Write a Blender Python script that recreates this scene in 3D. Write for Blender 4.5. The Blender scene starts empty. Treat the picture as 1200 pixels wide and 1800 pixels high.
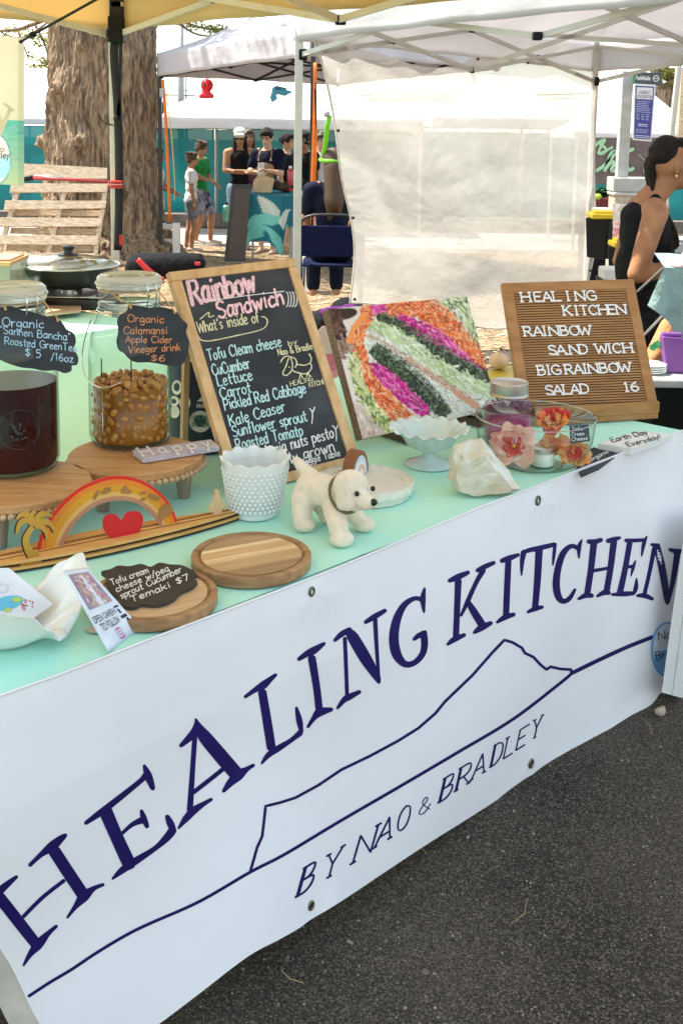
import bpy, bmesh, math, random
import numpy as np
from mathutils import Vector as V, Matrix, noise
from mathutils.geometry import tessellate_polygon
random.seed(7); RND = random.random
def U(a, b): return a + (b - a) * random.random()
sc = bpy.context.scene; C = sc.collection; PI = math.pi

# ---------------------------------------------------------------- camera
CF, CTH, CRO, CCY = 1908.0, 0.1272, 0.0155, 462.0
CAM = V((0, 0, 1.60))
FW = V((0, math.cos(CTH), -math.sin(CTH))); UP0 = V((0, math.sin(CTH), math.cos(CTH))); R0 = V((1, 0, 0))
RT = R0 * math.cos(CRO) + UP0 * math.sin(CRO); UPV = -R0 * math.sin(CRO) + UP0 * math.cos(CRO)
cam = bpy.data.objects.new('camera', bpy.data.cameras.new('camera')); C.objects.link(cam)
cam.matrix_world = Matrix(((RT.x, UPV.x, -FW.x, CAM.x), (RT.y, UPV.y, -FW.y, CAM.y), (RT.z, UPV.z, -FW.z, CAM.z), (0, 0, 0, 1)))
cam.data.sensor_fit = 'VERTICAL'; cam.data.sensor_height = 36; cam.data.lens = CF / 1800 * 36
cam.data.shift_y = -(900 - CCY) / 1800; cam.data.clip_start = .05; cam.data.clip_end = 900
sc.camera = cam
# ---------------------------------------------------------------- sky, sun, exposure
SUN_EL, SUN_AZ = math.radians(61), math.radians(-72)      # azimuth from +Y, negative = to the left
w = bpy.data.worlds.new('World'); sc.world = w; w.use_nodes = True
nt = w.node_tree; bgn = nt.nodes['Background']; sky = nt.nodes.new('ShaderNodeTexSky'); sky.sky_type = 'NISHITA'
sky.sun_disc = False; sky.sun_elevation = SUN_EL; sky.sun_rotation = SUN_AZ
sky.altitude = 10; sky.air_density = 1.0; sky.dust_density = .6; sky.ozone_density = 1.5
hs = nt.nodes.new('ShaderNodeHueSaturation'); hs.inputs['Saturation'].default_value = 1
gm = nt.nodes.new('ShaderNodeGamma'); gm.inputs[1].default_value = .5; tn = nt.nodes.new('ShaderNodeMix'); tn.data_type = 'RGBA'; tn.blend_type = 'MULTIPLY'; tn.inputs[0].default_value = 1; tn.inputs[7].default_value = (1.46, 1.44, 1.30, 1)
nt.links.new(sky.outputs[0], gm.inputs[0]); nt.links.new(gm.outputs[0], tn.inputs[6]); nt.links.new(tn.outputs[2], hs.inputs['Color']); nt.links.new(hs.outputs[0], bgn.inputs[0]); bgn.inputs[1].default_value = .15
sl = bpy.data.lights.new('sun', 'SUN'); sl.energy = 2.8; sl.angle = math.radians(.6); sl.color = (1, .95, .86)
so = bpy.data.objects.new('sun', sl); C.objects.link(so)
SD = V((math.sin(SUN_AZ) * math.cos(SUN_EL), math.cos(SUN_AZ) * math.cos(SUN_EL), math.sin(SUN_EL)))
so.rotation_euler = SD.to_track_quat('Z', 'Y').to_euler(); so.location = (0, 0, 20)
sc.view_settings.view_transform = 'Standard'; sc.view_settings.look = 'None'; sc.view_settings.gamma = 1
sc.view_settings.use_curve_mapping = False; sc.view_settings.exposure = 2.12
sc.cycles.max_bounces = 14; sc.cycles.transparent_max_bounces = 24; sc.cycles.transmission_bounces = 14; sc.cycles.use_denoising = True
sc.cycles.caustics_refractive = True; sc.cycles.blur_glossy = .5; sc.cycles.sample_clamp_indirect = 6

# ---------------------------------------------------------------- picture measurements -> places in the world
def ray(x, y): return FW + RT * ((x - 600) / CF) + UPV * ((CCY - y) / CF)
def at(x, y, z):
    k = ray(x, y); return CAM + k * ((z - CAM.z) / k.z)
def atY(x, y, Y):
    k = ray(x, y); return CAM + k * (Y / k.y)
def px(n, p): return n * (V(p) - CAM).dot(FW) / CF          # size in metres of n picture pixels at p
class Plane:
    def __init__(s, o, n):
        s.o = V(o); s.n = V(n).normalized()
        if s.n.dot(CAM - s.o) < 0: s.n = -s.n
    def P(s, x, y, off=0):
        k = ray(x, y); return CAM + k * ((s.o + s.n * off - CAM).dot(s.n) / k.dot(s.n))
def leaning(bl, br, z, lean):                                 # plane standing on the edge bl-br, leaning back
    a, b = at(*bl, z), at(*br, z); e = (b - a).normalized(); back = V((-e.y, e.x, 0))
    if back.dot(a - CAM) < 0: back = -back
    up = V((0, 0, 1)) * math.cos(lean) + back * math.sin(lean)
    pl = Plane(a, e.cross(up)); pl.e = e; pl.up = up; return pl
def vertical(p, q):
    p, q = V(p), V(q); e = (q - p); e.z = 0; e.normalize()
    pl = Plane(p, (-e.y, e.x, 0)); pl.e = e; pl.up = V((0, 0, 1)); return pl

# ---------------------------------------------------------------- materials
MATS = {}
def mat(name, col, rough=.6, var=.12, scale=12, bump=0, bscale=None, metal=0, col2=None, stretch=None, spec=.5, coat=0,
        trans=0, ior=1.45, alpha=1, sss=0, translucent=0, sheer=0, attr=False, bdist=.002, sheen=0, detail=5, lo=.35, hi=.65):
    if name in MATS: return MATS[name]
    m = bpy.data.materials.new(name); m.use_nodes = True; n = m.node_tree.nodes; L = m.node_tree.links
    b = n['Principled BSDF']; out = n['Material Output']
    tc = n.new('ShaderNodeTexCoord'); mp = n.new('ShaderNodeMapping'); L.new(tc.outputs['Object'], mp.inputs[0])
    if stretch: mp.inputs['Scale'].default_value = stretch
    nz = n.new('ShaderNodeTexNoise'); nz.inputs['Scale'].default_value = scale; nz.inputs['Detail'].default_value = detail
    L.new(mp.outputs[0], nz.inputs[0])
    cr = n.new('ShaderNodeValToRGB'); L.new(nz.outputs[0], cr.inputs[0])
    c = list(col)[:3]; d = list(col2)[:3] if col2 else [min(1, v * (1 + var)) for v in c]
    if not col2: c = [v * (1 - var) for v in c]
    cr.color_ramp.elements[0].position = lo; cr.color_ramp.elements[1].position = hi
    cr.color_ramp.elements[0].color = (*c, 1); cr.color_ramp.elements[1].color = (*d, 1)
    csrc = cr.outputs[0]
    if attr:
        at_ = n.new('ShaderNodeAttribute'); at_.attribute_name = 'Col'; csrc = at_.outputs['Color']
    L.new(csrc, b.inputs['Base Color'])
    b.inputs['Roughness'].default_value = rough; b.inputs['Metallic'].default_value = metal
    b.inputs['Specular IOR Level'].default_value = spec; b.inputs['Coat Weight'].default_value = coat
    b.inputs['Transmission Weight'].default_value = trans; b.inputs['IOR'].default_value = ior
    if sss:
        b.inputs['Subsurface Weight'].default_value = sss; b.inputs['Subsurface Radius'].default_value = (.02, .012, .008); b.inputs['Subsurface Scale'].default_value = .5
    if sheen: b.inputs['Sheen Weight'].default_value = sheen
    if bump:
        bz = n.new('ShaderNodeTexNoise'); bz.inputs['Scale'].default_value = bscale or scale * 4; bz.inputs['Detail'].default_value = 6
        L.new(mp.outputs[0], bz.inputs[0]); bp = n.new('ShaderNodeBump'); bp.inputs['Strength'].default_value = bump
        bp.inputs['Distance'].default_value = bdist; L.new(bz.outputs[0], bp.inputs['Height']); L.new(bp.outputs[0], b.inputs['Normal'])
    sh = b.outputs[0]
    if translucent:
        t = n.new('ShaderNodeBsdfTranslucent'); L.new(csrc, t.inputs[0])
        if bump: L.new(bp.outputs[0], t.inputs['Normal'])
        mx = n.new('ShaderNodeMixShader'); mx.inputs[0].default_value = translucent; L.new(sh, mx.inputs[1]); L.new(t.outputs[0], mx.inputs[2]); sh = mx.outputs[0]
    if sheer:
        t = n.new('ShaderNodeBsdfTransparent'); mx = n.new('ShaderNodeMixShader'); mx.inputs[0].default_value = sheer
        L.new(sh, mx.inputs[1]); L.new(t.outputs[0], mx.inputs[2]); sh = mx.outputs[0]
    if sh is not b.outputs[0]: L.new(sh, out.inputs[0])
    MATS[name] = m; return m
def glass(name, col=(1, 1, 1), rough=.02, ior=1.45):
    return mat(name, col, rough, 0, trans=1, ior=ior)
def wood(name, c1, c2, stretch=(3, 40, 40), rough=.55, scale=3, bump=.25):
    return mat(name, c1, rough, col2=c2, stretch=stretch, scale=scale, bump=bump, bscale=scale * 2, lo=.3, hi=.7)
def thinglass(name, clear=(.95, .98, .96), edge=(.42, .50, .46), refl=.16):
    if name in MATS: return MATS[name]
    m = bpy.data.materials.new(name); m.use_nodes = True; n = m.node_tree.nodes; L = m.node_tree.links; n.remove(n['Principled BSDF'])
    lw = n.new('ShaderNodeLayerWeight'); lw.inputs[0].default_value = .5; mx = n.new('ShaderNodeMix'); mx.data_type = 'RGBA'; mx.inputs[6].default_value = (*clear, 1); mx.inputs[7].default_value = (*edge, 1)
    pw = n.new('ShaderNodeMath'); pw.operation = 'POWER'; pw.inputs[1].default_value = 3.5; L.new(lw.outputs['Facing'], pw.inputs[0]); L.new(pw.outputs[0], mx.inputs[0])
    t = n.new('ShaderNodeBsdfTransparent'); L.new(mx.outputs[2], t.inputs[0]); g = n.new('ShaderNodeBsdfGlossy'); g.inputs['Roughness'].default_value = .02
    fr = n.new('ShaderNodeMath'); fr.operation = 'MULTIPLY_ADD'; fr.inputs[1].default_value = .45; fr.inputs[2].default_value = .03; p5 = n.new('ShaderNodeMath'); p5.operation = 'POWER'; p5.inputs[1].default_value = 5; L.new(lw.outputs['Facing'], p5.inputs[0]); L.new(p5.outputs[0], fr.inputs[0]); s = n.new('ShaderNodeMixShader'); L.new(fr.outputs[0], s.inputs[0]); L.new(t.outputs[0], s.inputs[1]); L.new(g.outputs[0], s.inputs[2]); L.new(s.outputs[0], n['Material Output'].inputs[0])
    MATS[name] = m; return m
def vol(name, col, dens, ior=1.34, rough=0):              # coloured liquid
    m = mat(name, (1, 1, 1), rough, 0, trans=1, ior=ior); n = m.node_tree.nodes; L = m.node_tree.links
    a = n.new('ShaderNodeVolumeAbsorption'); a.inputs[0].default_value = (*col, 1); a.inputs[1].default_value = dens
    L.new(a.outputs[0], n['Material Output'].inputs['Volume']); return m

# ---------------------------------------------------------------- mesh building
ORG = {}
class MB:
    def __init__(s): s.v = []; s.f = []; s.c = []
    def add(s, vs, fs, col=None):
        k = len(s.v); s.v += [tuple(p) for p in vs]; s.f += [tuple(i + k for i in f) for f in fs]; s.c += [col] * len(fs); return s
    def box(s, c, size, ax=None):                         # ax: three axes
        ax = ax or (V((1, 0, 0)), V((0, 1, 0)), V((0, 0, 1))); c = V(c); h = [x / 2 for x in size]
        vs = [c + ax[0] * (h[0] * i) + ax[1] * (h[1] * j) + ax[2] * (h[2] * k) for i in (-1, 1) for j in (-1, 1) for k in (-1, 1)]
        return s.add(vs, [(0, 1, 3, 2), (4, 6, 7, 5), (0, 4, 5, 1), (2, 3, 7, 6), (0, 2, 6, 4), (1, 5, 7, 3)])
    def beam(s, a, b, w, h=None, up=(0, 0, 1)):
        a, b = V(a), V(b); d = (b - a); l = d.length; d.normalize(); sd = d.cross(V(up))
        if sd.length < 1e-4: sd = d.cross(V((0, 1, 0)))
        sd.normalize(); u = sd.cross(d)
        return s.box((a + b) / 2, (l, w, h or w), (d, sd, u))
    def tube(s, pts, r, n=10, cap=True):
        pts = [V(p) for p in pts]; R = r if isinstance(r, (list, tuple)) else [r] * len(pts); vs = []; fs = []
        t = (pts[1] - pts[0]).normalized(); nrm = t.orthogonal().normalized()
        for i, p in enumerate(pts):
            t = (pts[min(i + 1, len(pts) - 1)] - pts[max(i - 1, 0)]).normalized()
            nrm = (nrm - t * nrm.dot(t)); nrm = nrm.normalized() if nrm.length > 1e-6 else t.orthogonal().normalized(); b = t.cross(nrm)
            for k in range(n):
                a = 2 * PI * k / n; vs.append(p + (nrm * math.cos(a) + b * math.sin(a)) * R[i])
        for i in range(len(pts) - 1):
            for k in range(n): fs.append((i * n + k, i * n + (k + 1) % n, (i + 1) * n + (k + 1) % n, (i + 1) * n + k))
        if cap:
            fs.append(tuple(range(n))[::-1]); fs.append(tuple(range((len(pts) - 1) * n, len(pts) * n)))
        return s.add(vs, fs)
    def lathe(s, c, prof, n=48, wob=None, close=False):     # prof: (radius, z) list
        c = V(c); vs = []; fs = []; m = len(prof)
        for (r, z) in prof:
            for k in range(n):
                a = 2 * PI * k / n; q = wob(a, r, z) if wob else (r, z)
                vs.append(c + V((q[0] * math.cos(a), q[0] * math.sin(a), q[1])))
        for i in range(m - 1 + (1 if close else 0)):
            j = (i + 1) % m
            for k in range(n): fs.append((i * n + k, i * n + (k + 1) % n, j * n + (k + 1) % n, j * n + k))
        if not close:
            if prof[0][0] > 1e-5: fs.append(tuple(range(n))[::-1])
            if prof[-1][0] > 1e-5: fs.append(tuple(range((m - 1) * n, m * n)))
        return s.add(vs, fs)
    def ball(s, c, r, n=10, m=7, ax=None):
        c = V(c); r = (r, r, r) if not hasattr(r, '__len__') else r; ax = ax or (V((1, 0, 0)), V((0, 1, 0)), V((0, 0, 1)))
        vs = [c + ax[2] * r[2]]; fs = []
        for i in range(1, m):
            t = PI * i / m
            for k in range(n):
                a = 2 * PI * k / n; vs.append(c + ax[0] * (r[0] * math.sin(t) * math.cos(a)) + ax[1] * (r[1] * math.sin(t) * math.sin(a)) + ax[2] * (r[2] * math.cos(t)))
        vs.append(c - ax[2] * r[2]); L = len(vs) - 1
        for k in range(n):
            fs.append((0, 1 + k, 1 + (k + 1) % n)); fs.append((L, L - n + (k + 1) % n, L - n + k))
        for i in range(m - 2):
            for k in range(n): fs.append((1 + i * n + k, 1 + (i + 1) * n + k, 1 + (i + 1) * n + (k + 1) % n, 1 + i * n + (k + 1) % n))
        return s.add(vs, fs)
    def cap(s, a, b, ra, rb=None, n=12):                    # tapered capsule
        a, b = V(a), V(b); rb = ra if rb is None else rb; d = (b - a).normalized() if (b - a).length > 1e-6 else V((0, 0, 1)); P = []; R = []
        for t in (-.98, -.8, -.45): P.append(a + d * ra * t); R.append(ra * math.sqrt(1 - t * t))
        P += [a, b]; R += [ra, rb]
        for t in (.45, .8, .98): P.append(b + d * rb * t); R.append(rb * math.sqrt(1 - t * t))
        return s.tube(P, R, n)
    def prism(s, pts, vec):                                  # flat polygon pushed by vec
        pts = [V(p) for p in pts]; vec = V(vec); n = len(pts)
        tr = tessellate_polygon([pts]); vs = pts + [p + vec for p in pts]
        fs = [tuple(t) for t in tr] + [tuple(i + n for i in t[::-1]) for t in tr]
        fs += [(i, (i + 1) % n, n + (i + 1) % n, n + i) for i in range(n)]
        return s.add(vs, fs)
    def poly(s, pts, col=None):
        pts = [V(p) for p in pts]; return s.add(pts, [tuple(t) for t in tessellate_polygon([pts])], col)
    def grid(s, fn, nu, nv, wrap=False):
        vs = [fn(i / nu, j / nv) for j in range(nv + 1) for i in range(nu + 1)]; k = nu + 1
        return s.add(vs, [(j * k + i, j * k + i + 1, (j + 1) * k + i + 1, (j + 1) * k + i) for j in range(nv) for i in range(nu)])
    def obj(s, name, m, par=None, smooth=False, org=None, bev=0, solid=0, remesh=0, sm=0, sub=0, auto=None, recalc=True):
        o3 = ORG[par] if par else V(org or (0, 0, 0))
        me = bpy.data.meshes.new(name); me.from_pydata([tuple(V(p) - o3) for p in s.v], [], s.f)
        if any(c is not None for c in s.c):
            a = me.color_attributes.new('Col', 'FLOAT_COLOR', 'CORNER'); d = []
            for f, c in zip(s.f, s.c): d += [*(c or (.5, .5, .5)), 1] * len(f)
            a.data.foreach_set('color', d)
        me.update()
        if recalc:
            bm = bmesh.new(); bm.from_mesh(me); bmesh.ops.recalc_face_normals(bm, faces=bm.faces); bm.to_mesh(me); bm.free()
        if smooth: me.polygons.foreach_set('use_smooth', [True] * len(me.polygons))
        if m: me.materials.append(m)
        o = bpy.data.objects.new(name, me); C.objects.link(o)
        if par: o.parent = par
        else: o.location = o3
        ORG[o] = o3
        if remesh:
            r = o.modifiers.new('r', 'REMESH'); r.mode = 'VOXEL'; r.voxel_size = remesh; r.use_smooth_shade = True
        if sm: q = o.modifiers.new('s', 'SMOOTH'); q.iterations = sm; q.factor = .5
        if solid: q = o.modifiers.new('t', 'SOLIDIFY'); q.thickness = solid; q.offset = 0
        if bev: q = o.modifiers.new('b', 'BEVEL'); q.width = bev; q.segments = 2; q.limit_method = 'ANGLE'; q.angle_limit = .7
        if sub: q = o.modifiers.new('u', 'SUBSURF'); q.levels = sub; q.render_levels = sub
        if smooth and auto is not None:
            me.set_sharp_from_angle(angle=auto)
        return o
def tag(o, label=None, cat=None, group=None, kind=None):
    if label: o['label'] = label
    if cat: o['category'] = cat
    if group: o['group'] = group
    if kind: o['kind'] = kind
    return o
def thing(name, label, cat, loc, group=None):
    o = bpy.data.objects.new(name, None); C.objects.link(o); o.location = loc; o.empty_display_size = .05
    ORG[o] = V(loc); return tag(o, label, cat, group)
def catmull(pts, n=5, closed=False):
    P = [np.array(p, float) for p in pts]; out = []; L = len(P)
    if L < 3: return [tuple(p) for p in P]
    rng = range(L) if closed else range(L - 1)
    for i in rng:
        g = lambda k: P[k % L] if closed else P[max(0, min(L - 1, k))]
        a, b, c, d = g(i - 1), g(i), g(i + 1), g(i + 2)
        for j in range(n):
            t = j / n; out.append(tuple(.5 * (2 * b + (c - a) * t + (2 * a - 5 * b + 4 * c - d) * t * t + (3 * b - a - 3 * c + d) * t ** 3)))
    if not closed: out.append(tuple(P[-1]))
    return out
WJ = [0]
def ribbon(mb, pts, w, mp, col=None, off0=0, rnd=True):
    k = 1
    while rnd and k < len(pts) - 1:
        a, b, c = pts[k - 1], pts[k], pts[k + 1]; ux, uy, vx, vy = b[0] - a[0], b[1] - a[1], c[0] - b[0], c[1] - b[1]
        if ux * vx + uy * vy < .25 * math.hypot(ux, uy) * math.hypot(vx, vy):
            ribbon1(mb, pts[:k + 1], w, mp, col, off0, rnd); pts = pts[k:]; off0 += .00003; k = 1
        else: k += 1
    ribbon1(mb, pts, w, mp, col, off0, rnd)
def ribbon1(mb, pts, w, mp, col=None, off0=0, rnd=True):   # pts 2-D (x, y[, width]) -> mp(x, y, off) gives 3-D
    P = [(p[0], p[1], (p[2] if len(p) > 2 else 1) * w * (U(.78, 1.2) if WJ[0] else 1)) for p in pts]; n = len(P); vs = []
    if rnd and n > 1:                                       # blunt rounded tips
        def ext(a, b):
            dx, dy = a[0] - b[0], a[1] - b[1]; l = math.hypot(dx, dy) or 1; return (a[0] + dx / l * a[2] * .35, a[1] + dy / l * a[2] * .35, a[2] * .45)
        P = [ext(P[0], P[1])] + P + [ext(P[-1], P[-2])]; n += 2
    for i in range(n):
        a, b = P[max(0, i - 1)], P[min(n - 1, i + 1)]; dx, dy = b[0] - a[0], b[1] - a[1]; l = math.hypot(dx, dy) or 1
        nx, ny = -dy / l * P[i][2] / 2, dx / l * P[i][2] / 2
        vs += [mp(P[i][0] + nx, P[i][1] + ny, off0), mp(P[i][0] - nx, P[i][1] - ny, off0)]
    mb.add(vs, [(2 * i, 2 * i + 1, 2 * i + 3, 2 * i + 2) for i in range(n - 1)], col)

# ---------------------------------------------------------------- handwriting: one line per glyph, ~ marks curved strokes
GL = {}
for ln in '''A4:0,0 2,5 4,0|.8,1.7 3.2,1.7
B3.4:0,0 0,5|~0,5 2.4,4.9 2.6,3.6 1.6,2.7 0,2.7|~.6,2.7 3,2.4 3.1,.9 1.8,0 0,0
C3.6:~3.6,4.1 2.4,5 .8,4.4 0,2.5 .8,.5 2.4,0 3.6,.9
D3.8:0,0 0,5|~0,5 2,4.9 3.7,3.8 3.7,1.4 2,.1 0,0
E3:3,5 0,5 0,0 3,0|0,2.6 2.3,2.6
F3:3,5 0,5 0,0|0,2.6 2.3,2.6
G3.9:~3.6,4.2 2.4,5 .8,4.4 0,2.5 .8,.5 2.4,0 3.8,.7 3.8,2.3|2.2,2.3 3.9,2.3
H3.6:0,0 0,5|3.6,0 3.6,5|0,2.6 3.6,2.6
I1.4:.7,0 .7,5
K3.4:0,0 0,5|3.2,5 0,2.2|1,2.9 3.4,0
L2.8:0,5 0,0 2.8,0
M4.4:0,0 .4,5 2.2,1 4,5 4.4,0
N3.6:0,0 0,5 3.6,0 3.6,5
O4:~2,5 .5,4.2 0,2.5 .5,.7 2,0 3.5,.7 4,2.5 3.5,4.3 2,5
P3.2:0,0 0,5|~0,5 2.4,4.9 3.2,3.7 2.4,2.5 0,2.3
R3.4:0,0 0,5|~0,5 2.4,4.9 3,3.7 2.2,2.6 0,2.4|1.4,2.4 3.4,0
S3:~2.9,4.3 1.6,5 .3,4.3 .4,3.1 2.4,2.1 2.9,1.1 1.8,0 0,.6
T3.6:0,5 3.6,5|1.8,5 1.8,0
U3.6:~0,5 0,1.5 .8,.1 2.6,.1 3.6,1.5 3.6,5
V3.6:0,5 1.8,0 3.6,5
W5:0,5 1.2,0 2.5,4 3.8,0 5,5
Y3.6:0,5 1.8,2.5 3.6,5|1.8,2.5 1.8,0
a2.6:~2.3,2.7 1,3.1 0,1.7 .5,.1 1.7,.3 2.3,1.8|~2.4,3 2.2,1 2.8,0
b2.6:0,5 0,0|~0,1.8 1.2,3 2.5,2.2 2.3,.5 1,0 0,.6
c2.3:~2.2,2.5 1.2,3 .1,2 .2,.6 1.2,0 2.3,.6
d2.6:2.4,5 2.4,0|~2.4,1.9 1.3,3 .1,2 .2,.5 1.3,0 2.4,1
e2.4:~.1,1.5 2.2,1.9 1.9,2.8 .9,3 .1,1.8 .5,.2 1.5,0 2.4,.6
f2:~2.1,4.6 1.3,5 .8,4.2 .8,0|0,2.8 1.8,2.8
g2.6:~2.4,2.6 1.1,3 .1,2 .3,.6 1.4,.4 2.3,1.6|~2.4,3 2.5,-.8 1.4,-1.8 .1,-1.2
h2.5:0,5 0,0|~0,1.8 1.2,3 2.2,2.4 2.4,0
i.9:.4,3 .5,0|.3,4.1 .55,4.4
k2.4:0,5 0,0|2.1,3 0,1.2|.8,1.8 2.4,0
l.9:.4,5 .5,0
m4:0,3 .1,0|~.1,1.9 1.1,3 1.8,2.4 1.9,0|~1.9,1.9 3,3 3.7,2.3 3.9,0
n2.5:0,3 .1,0|~.1,1.9 1.2,3 2.2,2.4 2.4,0
o2.5:~1.3,3 .2,2.3 .1,.8 1.2,0 2.3,.7 2.4,2.2 1.3,3
p2.5:0,3 0,-2|~0,1.8 1.2,3 2.4,2.2 2.3,.6 1.1,0 0,.5
q2.5:2.4,3 2.4,-2|~2.4,1.9 1.3,3 .1,2 .2,.5 1.3,0 2.4,1
r1.8:0,3 .1,0|~.1,1.8 .9,2.9 1.9,2.8
s2.1:~1.9,2.6 1,3 .2,2.4 .6,1.7 1.8,1.1 1.6,.2 .1,.2
t2:~1,4.6 .9,1 1.3,0 2,.3|0,3 2,3
u2.5:~0,3 .1,.9 1,0 2.1,1 2.3,3|2.3,3 2.5,0
v2.3:0,3 1.1,0 2.3,3
w3.6:0,3 .9,0 1.8,2.4 2.7,0 3.6,3
y2.4:0,3 1.2,.4|2.4,3 .4,-2
z2.1:0,3 2,3 0,0 2.1,0
02.8:~1.4,5 .2,4 .1,1.2 1.4,0 2.6,1.2 2.6,4 1.4,5
11.4:.1,4 .8,5 .8,0
22.6:~.1,4 1.2,5 2.5,4 1.6,2 0,0|0,0 2.6,0
43:2.2,0 2.2,5 0,1.6 3,1.6
52.6:2.5,5 .3,5|~.3,5 .2,3 1.6,3.1 2.6,1.8 1.6,.1 0,.3
62.6:~2.1,4.9 .6,3.6 .1,1.4 1.2,0 2.5,.9 2.2,2.4 .9,2.6 .2,1.4
72.6:0,5 2.6,5 1,0
83:~1.5,5 .3,4 1.5,2.7 2.7,1.2 1.5,0 .2,1.2 1.5,2.7 2.6,4 1.5,5
$2.8:~2.7,3.9 1.4,4.6 .2,3.7 1.4,2.6 2.6,1.5 1.4,.5 .1,1.1|1.4,5.4 1.4,-.3
/2:0,-.5 2,5.2
'.8:.5,5 .3,4
"1.4:.3,5 .2,4|1,5 .9,4
!.8:.4,5 .4,1.3|.35,.1 .45,.3
&3.6:~3.5,1.8 2,0 .2,.6 .5,2.2 2.2,3.8 1.6,5 .6,4.2 1.4,2.6 3.6,0
-2:0,2.2 2,2.2
.8:.3,0 .4,.2
,.8:.4,.3 .1,-.7'''.split('\n'):
    h, s = ln.split(':', 1); ch = h[0]; wd = float(h[1:] or .8); st = []
    for q in s.split('|'):
        cur = q.startswith('~'); pts = [tuple(map(float, p.split(','))) for p in q.lstrip('~').split()]
        st.append(catmull(pts, 4) if cur else pts)
    GL[ch] = (wd, st)
def tw(t, gap=.9): return sum((GL[c][0] if c in GL else 1.8) + gap for c in t) - gap
def text(mb, t, mp, a, b, cap, wd=.5, gap=.9, col=None, jit=0, slab=0, off=.001, fat=None):
    """letters between the flat points a and b (2-D coordinates of mp), cap = vector to the cap height"""
    n = tw(t, gap); X = ((b[0] - a[0]) / n, (b[1] - a[1]) / n); Y = (cap[0] / 5, cap[1] / 5); x = 0; q = [off]
    for c in t:
        if c not in GL: x += 1.8 + gap; continue
        w_, st = GL[c]; jy = U(-jit, jit); jx = U(-jit, jit) * .3; sl = U(-jit, jit) * .08
        if slab:
            st = list(st); ends = []
            for s in st:
                for e, f in ((s[0], s[1]), (s[-1], s[-2])):
                    if (e[1] < .1 or e[1] > 4.9) and abs(f[1] - e[1]) > .5 * abs(f[0] - e[0]) and c not in 'OCGS06': ends.append(e)
            for e in ends: st.append([(e[0] - slab, e[1]), (e[0] + slab, e[1])])
        for s in st:
            pts = [(a[0] + X[0] * (x + u + jx + sl * v) + Y[0] * (v + jy), a[1] + X[1] * (x + u + jx + sl * v) + Y[1] * (v + jy)) for u, v in s]
            sc_ = math.hypot(*Y); f = 1
            if fat: f = fat if len(s) == 2 and abs(s[0][1] - s[-1][1]) > 3 else 1
            ribbon(mb, pts, wd * sc_ * f, mp, col, q[0]); q[0] += .00006
        x += w_ + gap
# ---------------------------------------------------------------- flat prints painted into a small raster
def homog(src, dst):
    A = []
    for (x, y), (u, v) in zip(src, dst): A += [[x, y, 1, 0, 0, 0, -u * x, -u * y, -u], [0, 0, 0, x, y, 1, -v * x, -v * y, -v]]
    h = np.linalg.svd(np.array(A))[2][-1].reshape(3, 3)
    return lambda x, y: tuple((h[:2] @ (x, y, 1)) / (h[2] @ (x, y, 1)))
class Raster:
    def __init__(s, w, h, col): s.w, s.h = w, h; s.a = np.zeros((h, w, 3)); s.a[:] = col; s.yy, s.xx = np.mgrid[0:h, 0:w]
    def disc(s, x, y, rx, ry, col, ang=0, al=1, soft=1.5):
        c, n = math.cos(ang), math.sin(ang); dx, dy = s.xx - x, s.yy - y
        d = np.sqrt(((dx * c + dy * n) / rx) ** 2 + ((-dx * n + dy * c) / ry) ** 2); k = np.clip((1 - d) * min(rx, ry) / soft + .5, 0, 1)[..., None] * al
        s.a = s.a * (1 - k) + np.array(col) * k
    def line(s, x0, y0, x1, y1, wd, col, al=1):
        x_0, x_1 = int(max(0, min(x0, x1) - wd - 2)), int(min(s.w, max(x0, x1) + wd + 3)); y_0, y_1 = int(max(0, min(y0, y1) - wd - 2)), int(min(s.h, max(y0, y1) + wd + 3))
        if x_1 <= x_0 or y_1 <= y_0: return
        X, Y = s.xx[y_0:y_1, x_0:x_1], s.yy[y_0:y_1, x_0:x_1]; dx, dy = x1 - x0, y1 - y0; l2 = dx * dx + dy * dy or 1
        t = np.clip(((X - x0) * dx + (Y - y0) * dy) / l2, 0, 1); d = np.hypot(X - x0 - t * dx, Y - y0 - t * dy)
        k = np.clip(wd / 2 - d + .5, 0, 1)[..., None] * al; s.a[y_0:y_1, x_0:x_1] = s.a[y_0:y_1, x_0:x_1] * (1 - k) + np.array(col) * k
    def panel(s, name, fn, m, par):                          # fn(u, v) -> 3-D, v down
        me = bpy.data.meshes.new(name); o3 = ORG[par]; w, h = s.w, s.h
        vs = [tuple(fn(i / (w - 1), j / (h - 1)) - o3) for j in range(h) for i in range(w)]
        me.from_pydata(vs, [], [(j * w + i, (j + 1) * w + i, (j + 1) * w + i + 1, j * w + i + 1) for j in range(h - 1) for i in range(w - 1)])
        a = me.color_attributes.new('Col', 'FLOAT_COLOR', 'POINT'); d = np.ones((h, w, 4)); d[..., :3] = s.a; a.data.foreach_set('color', d.ravel())
        me.materials.append(m); o = bpy.data.objects.new(name, me); C.objects.link(o); o.parent = par; ORG[o] = o3; return o

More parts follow.
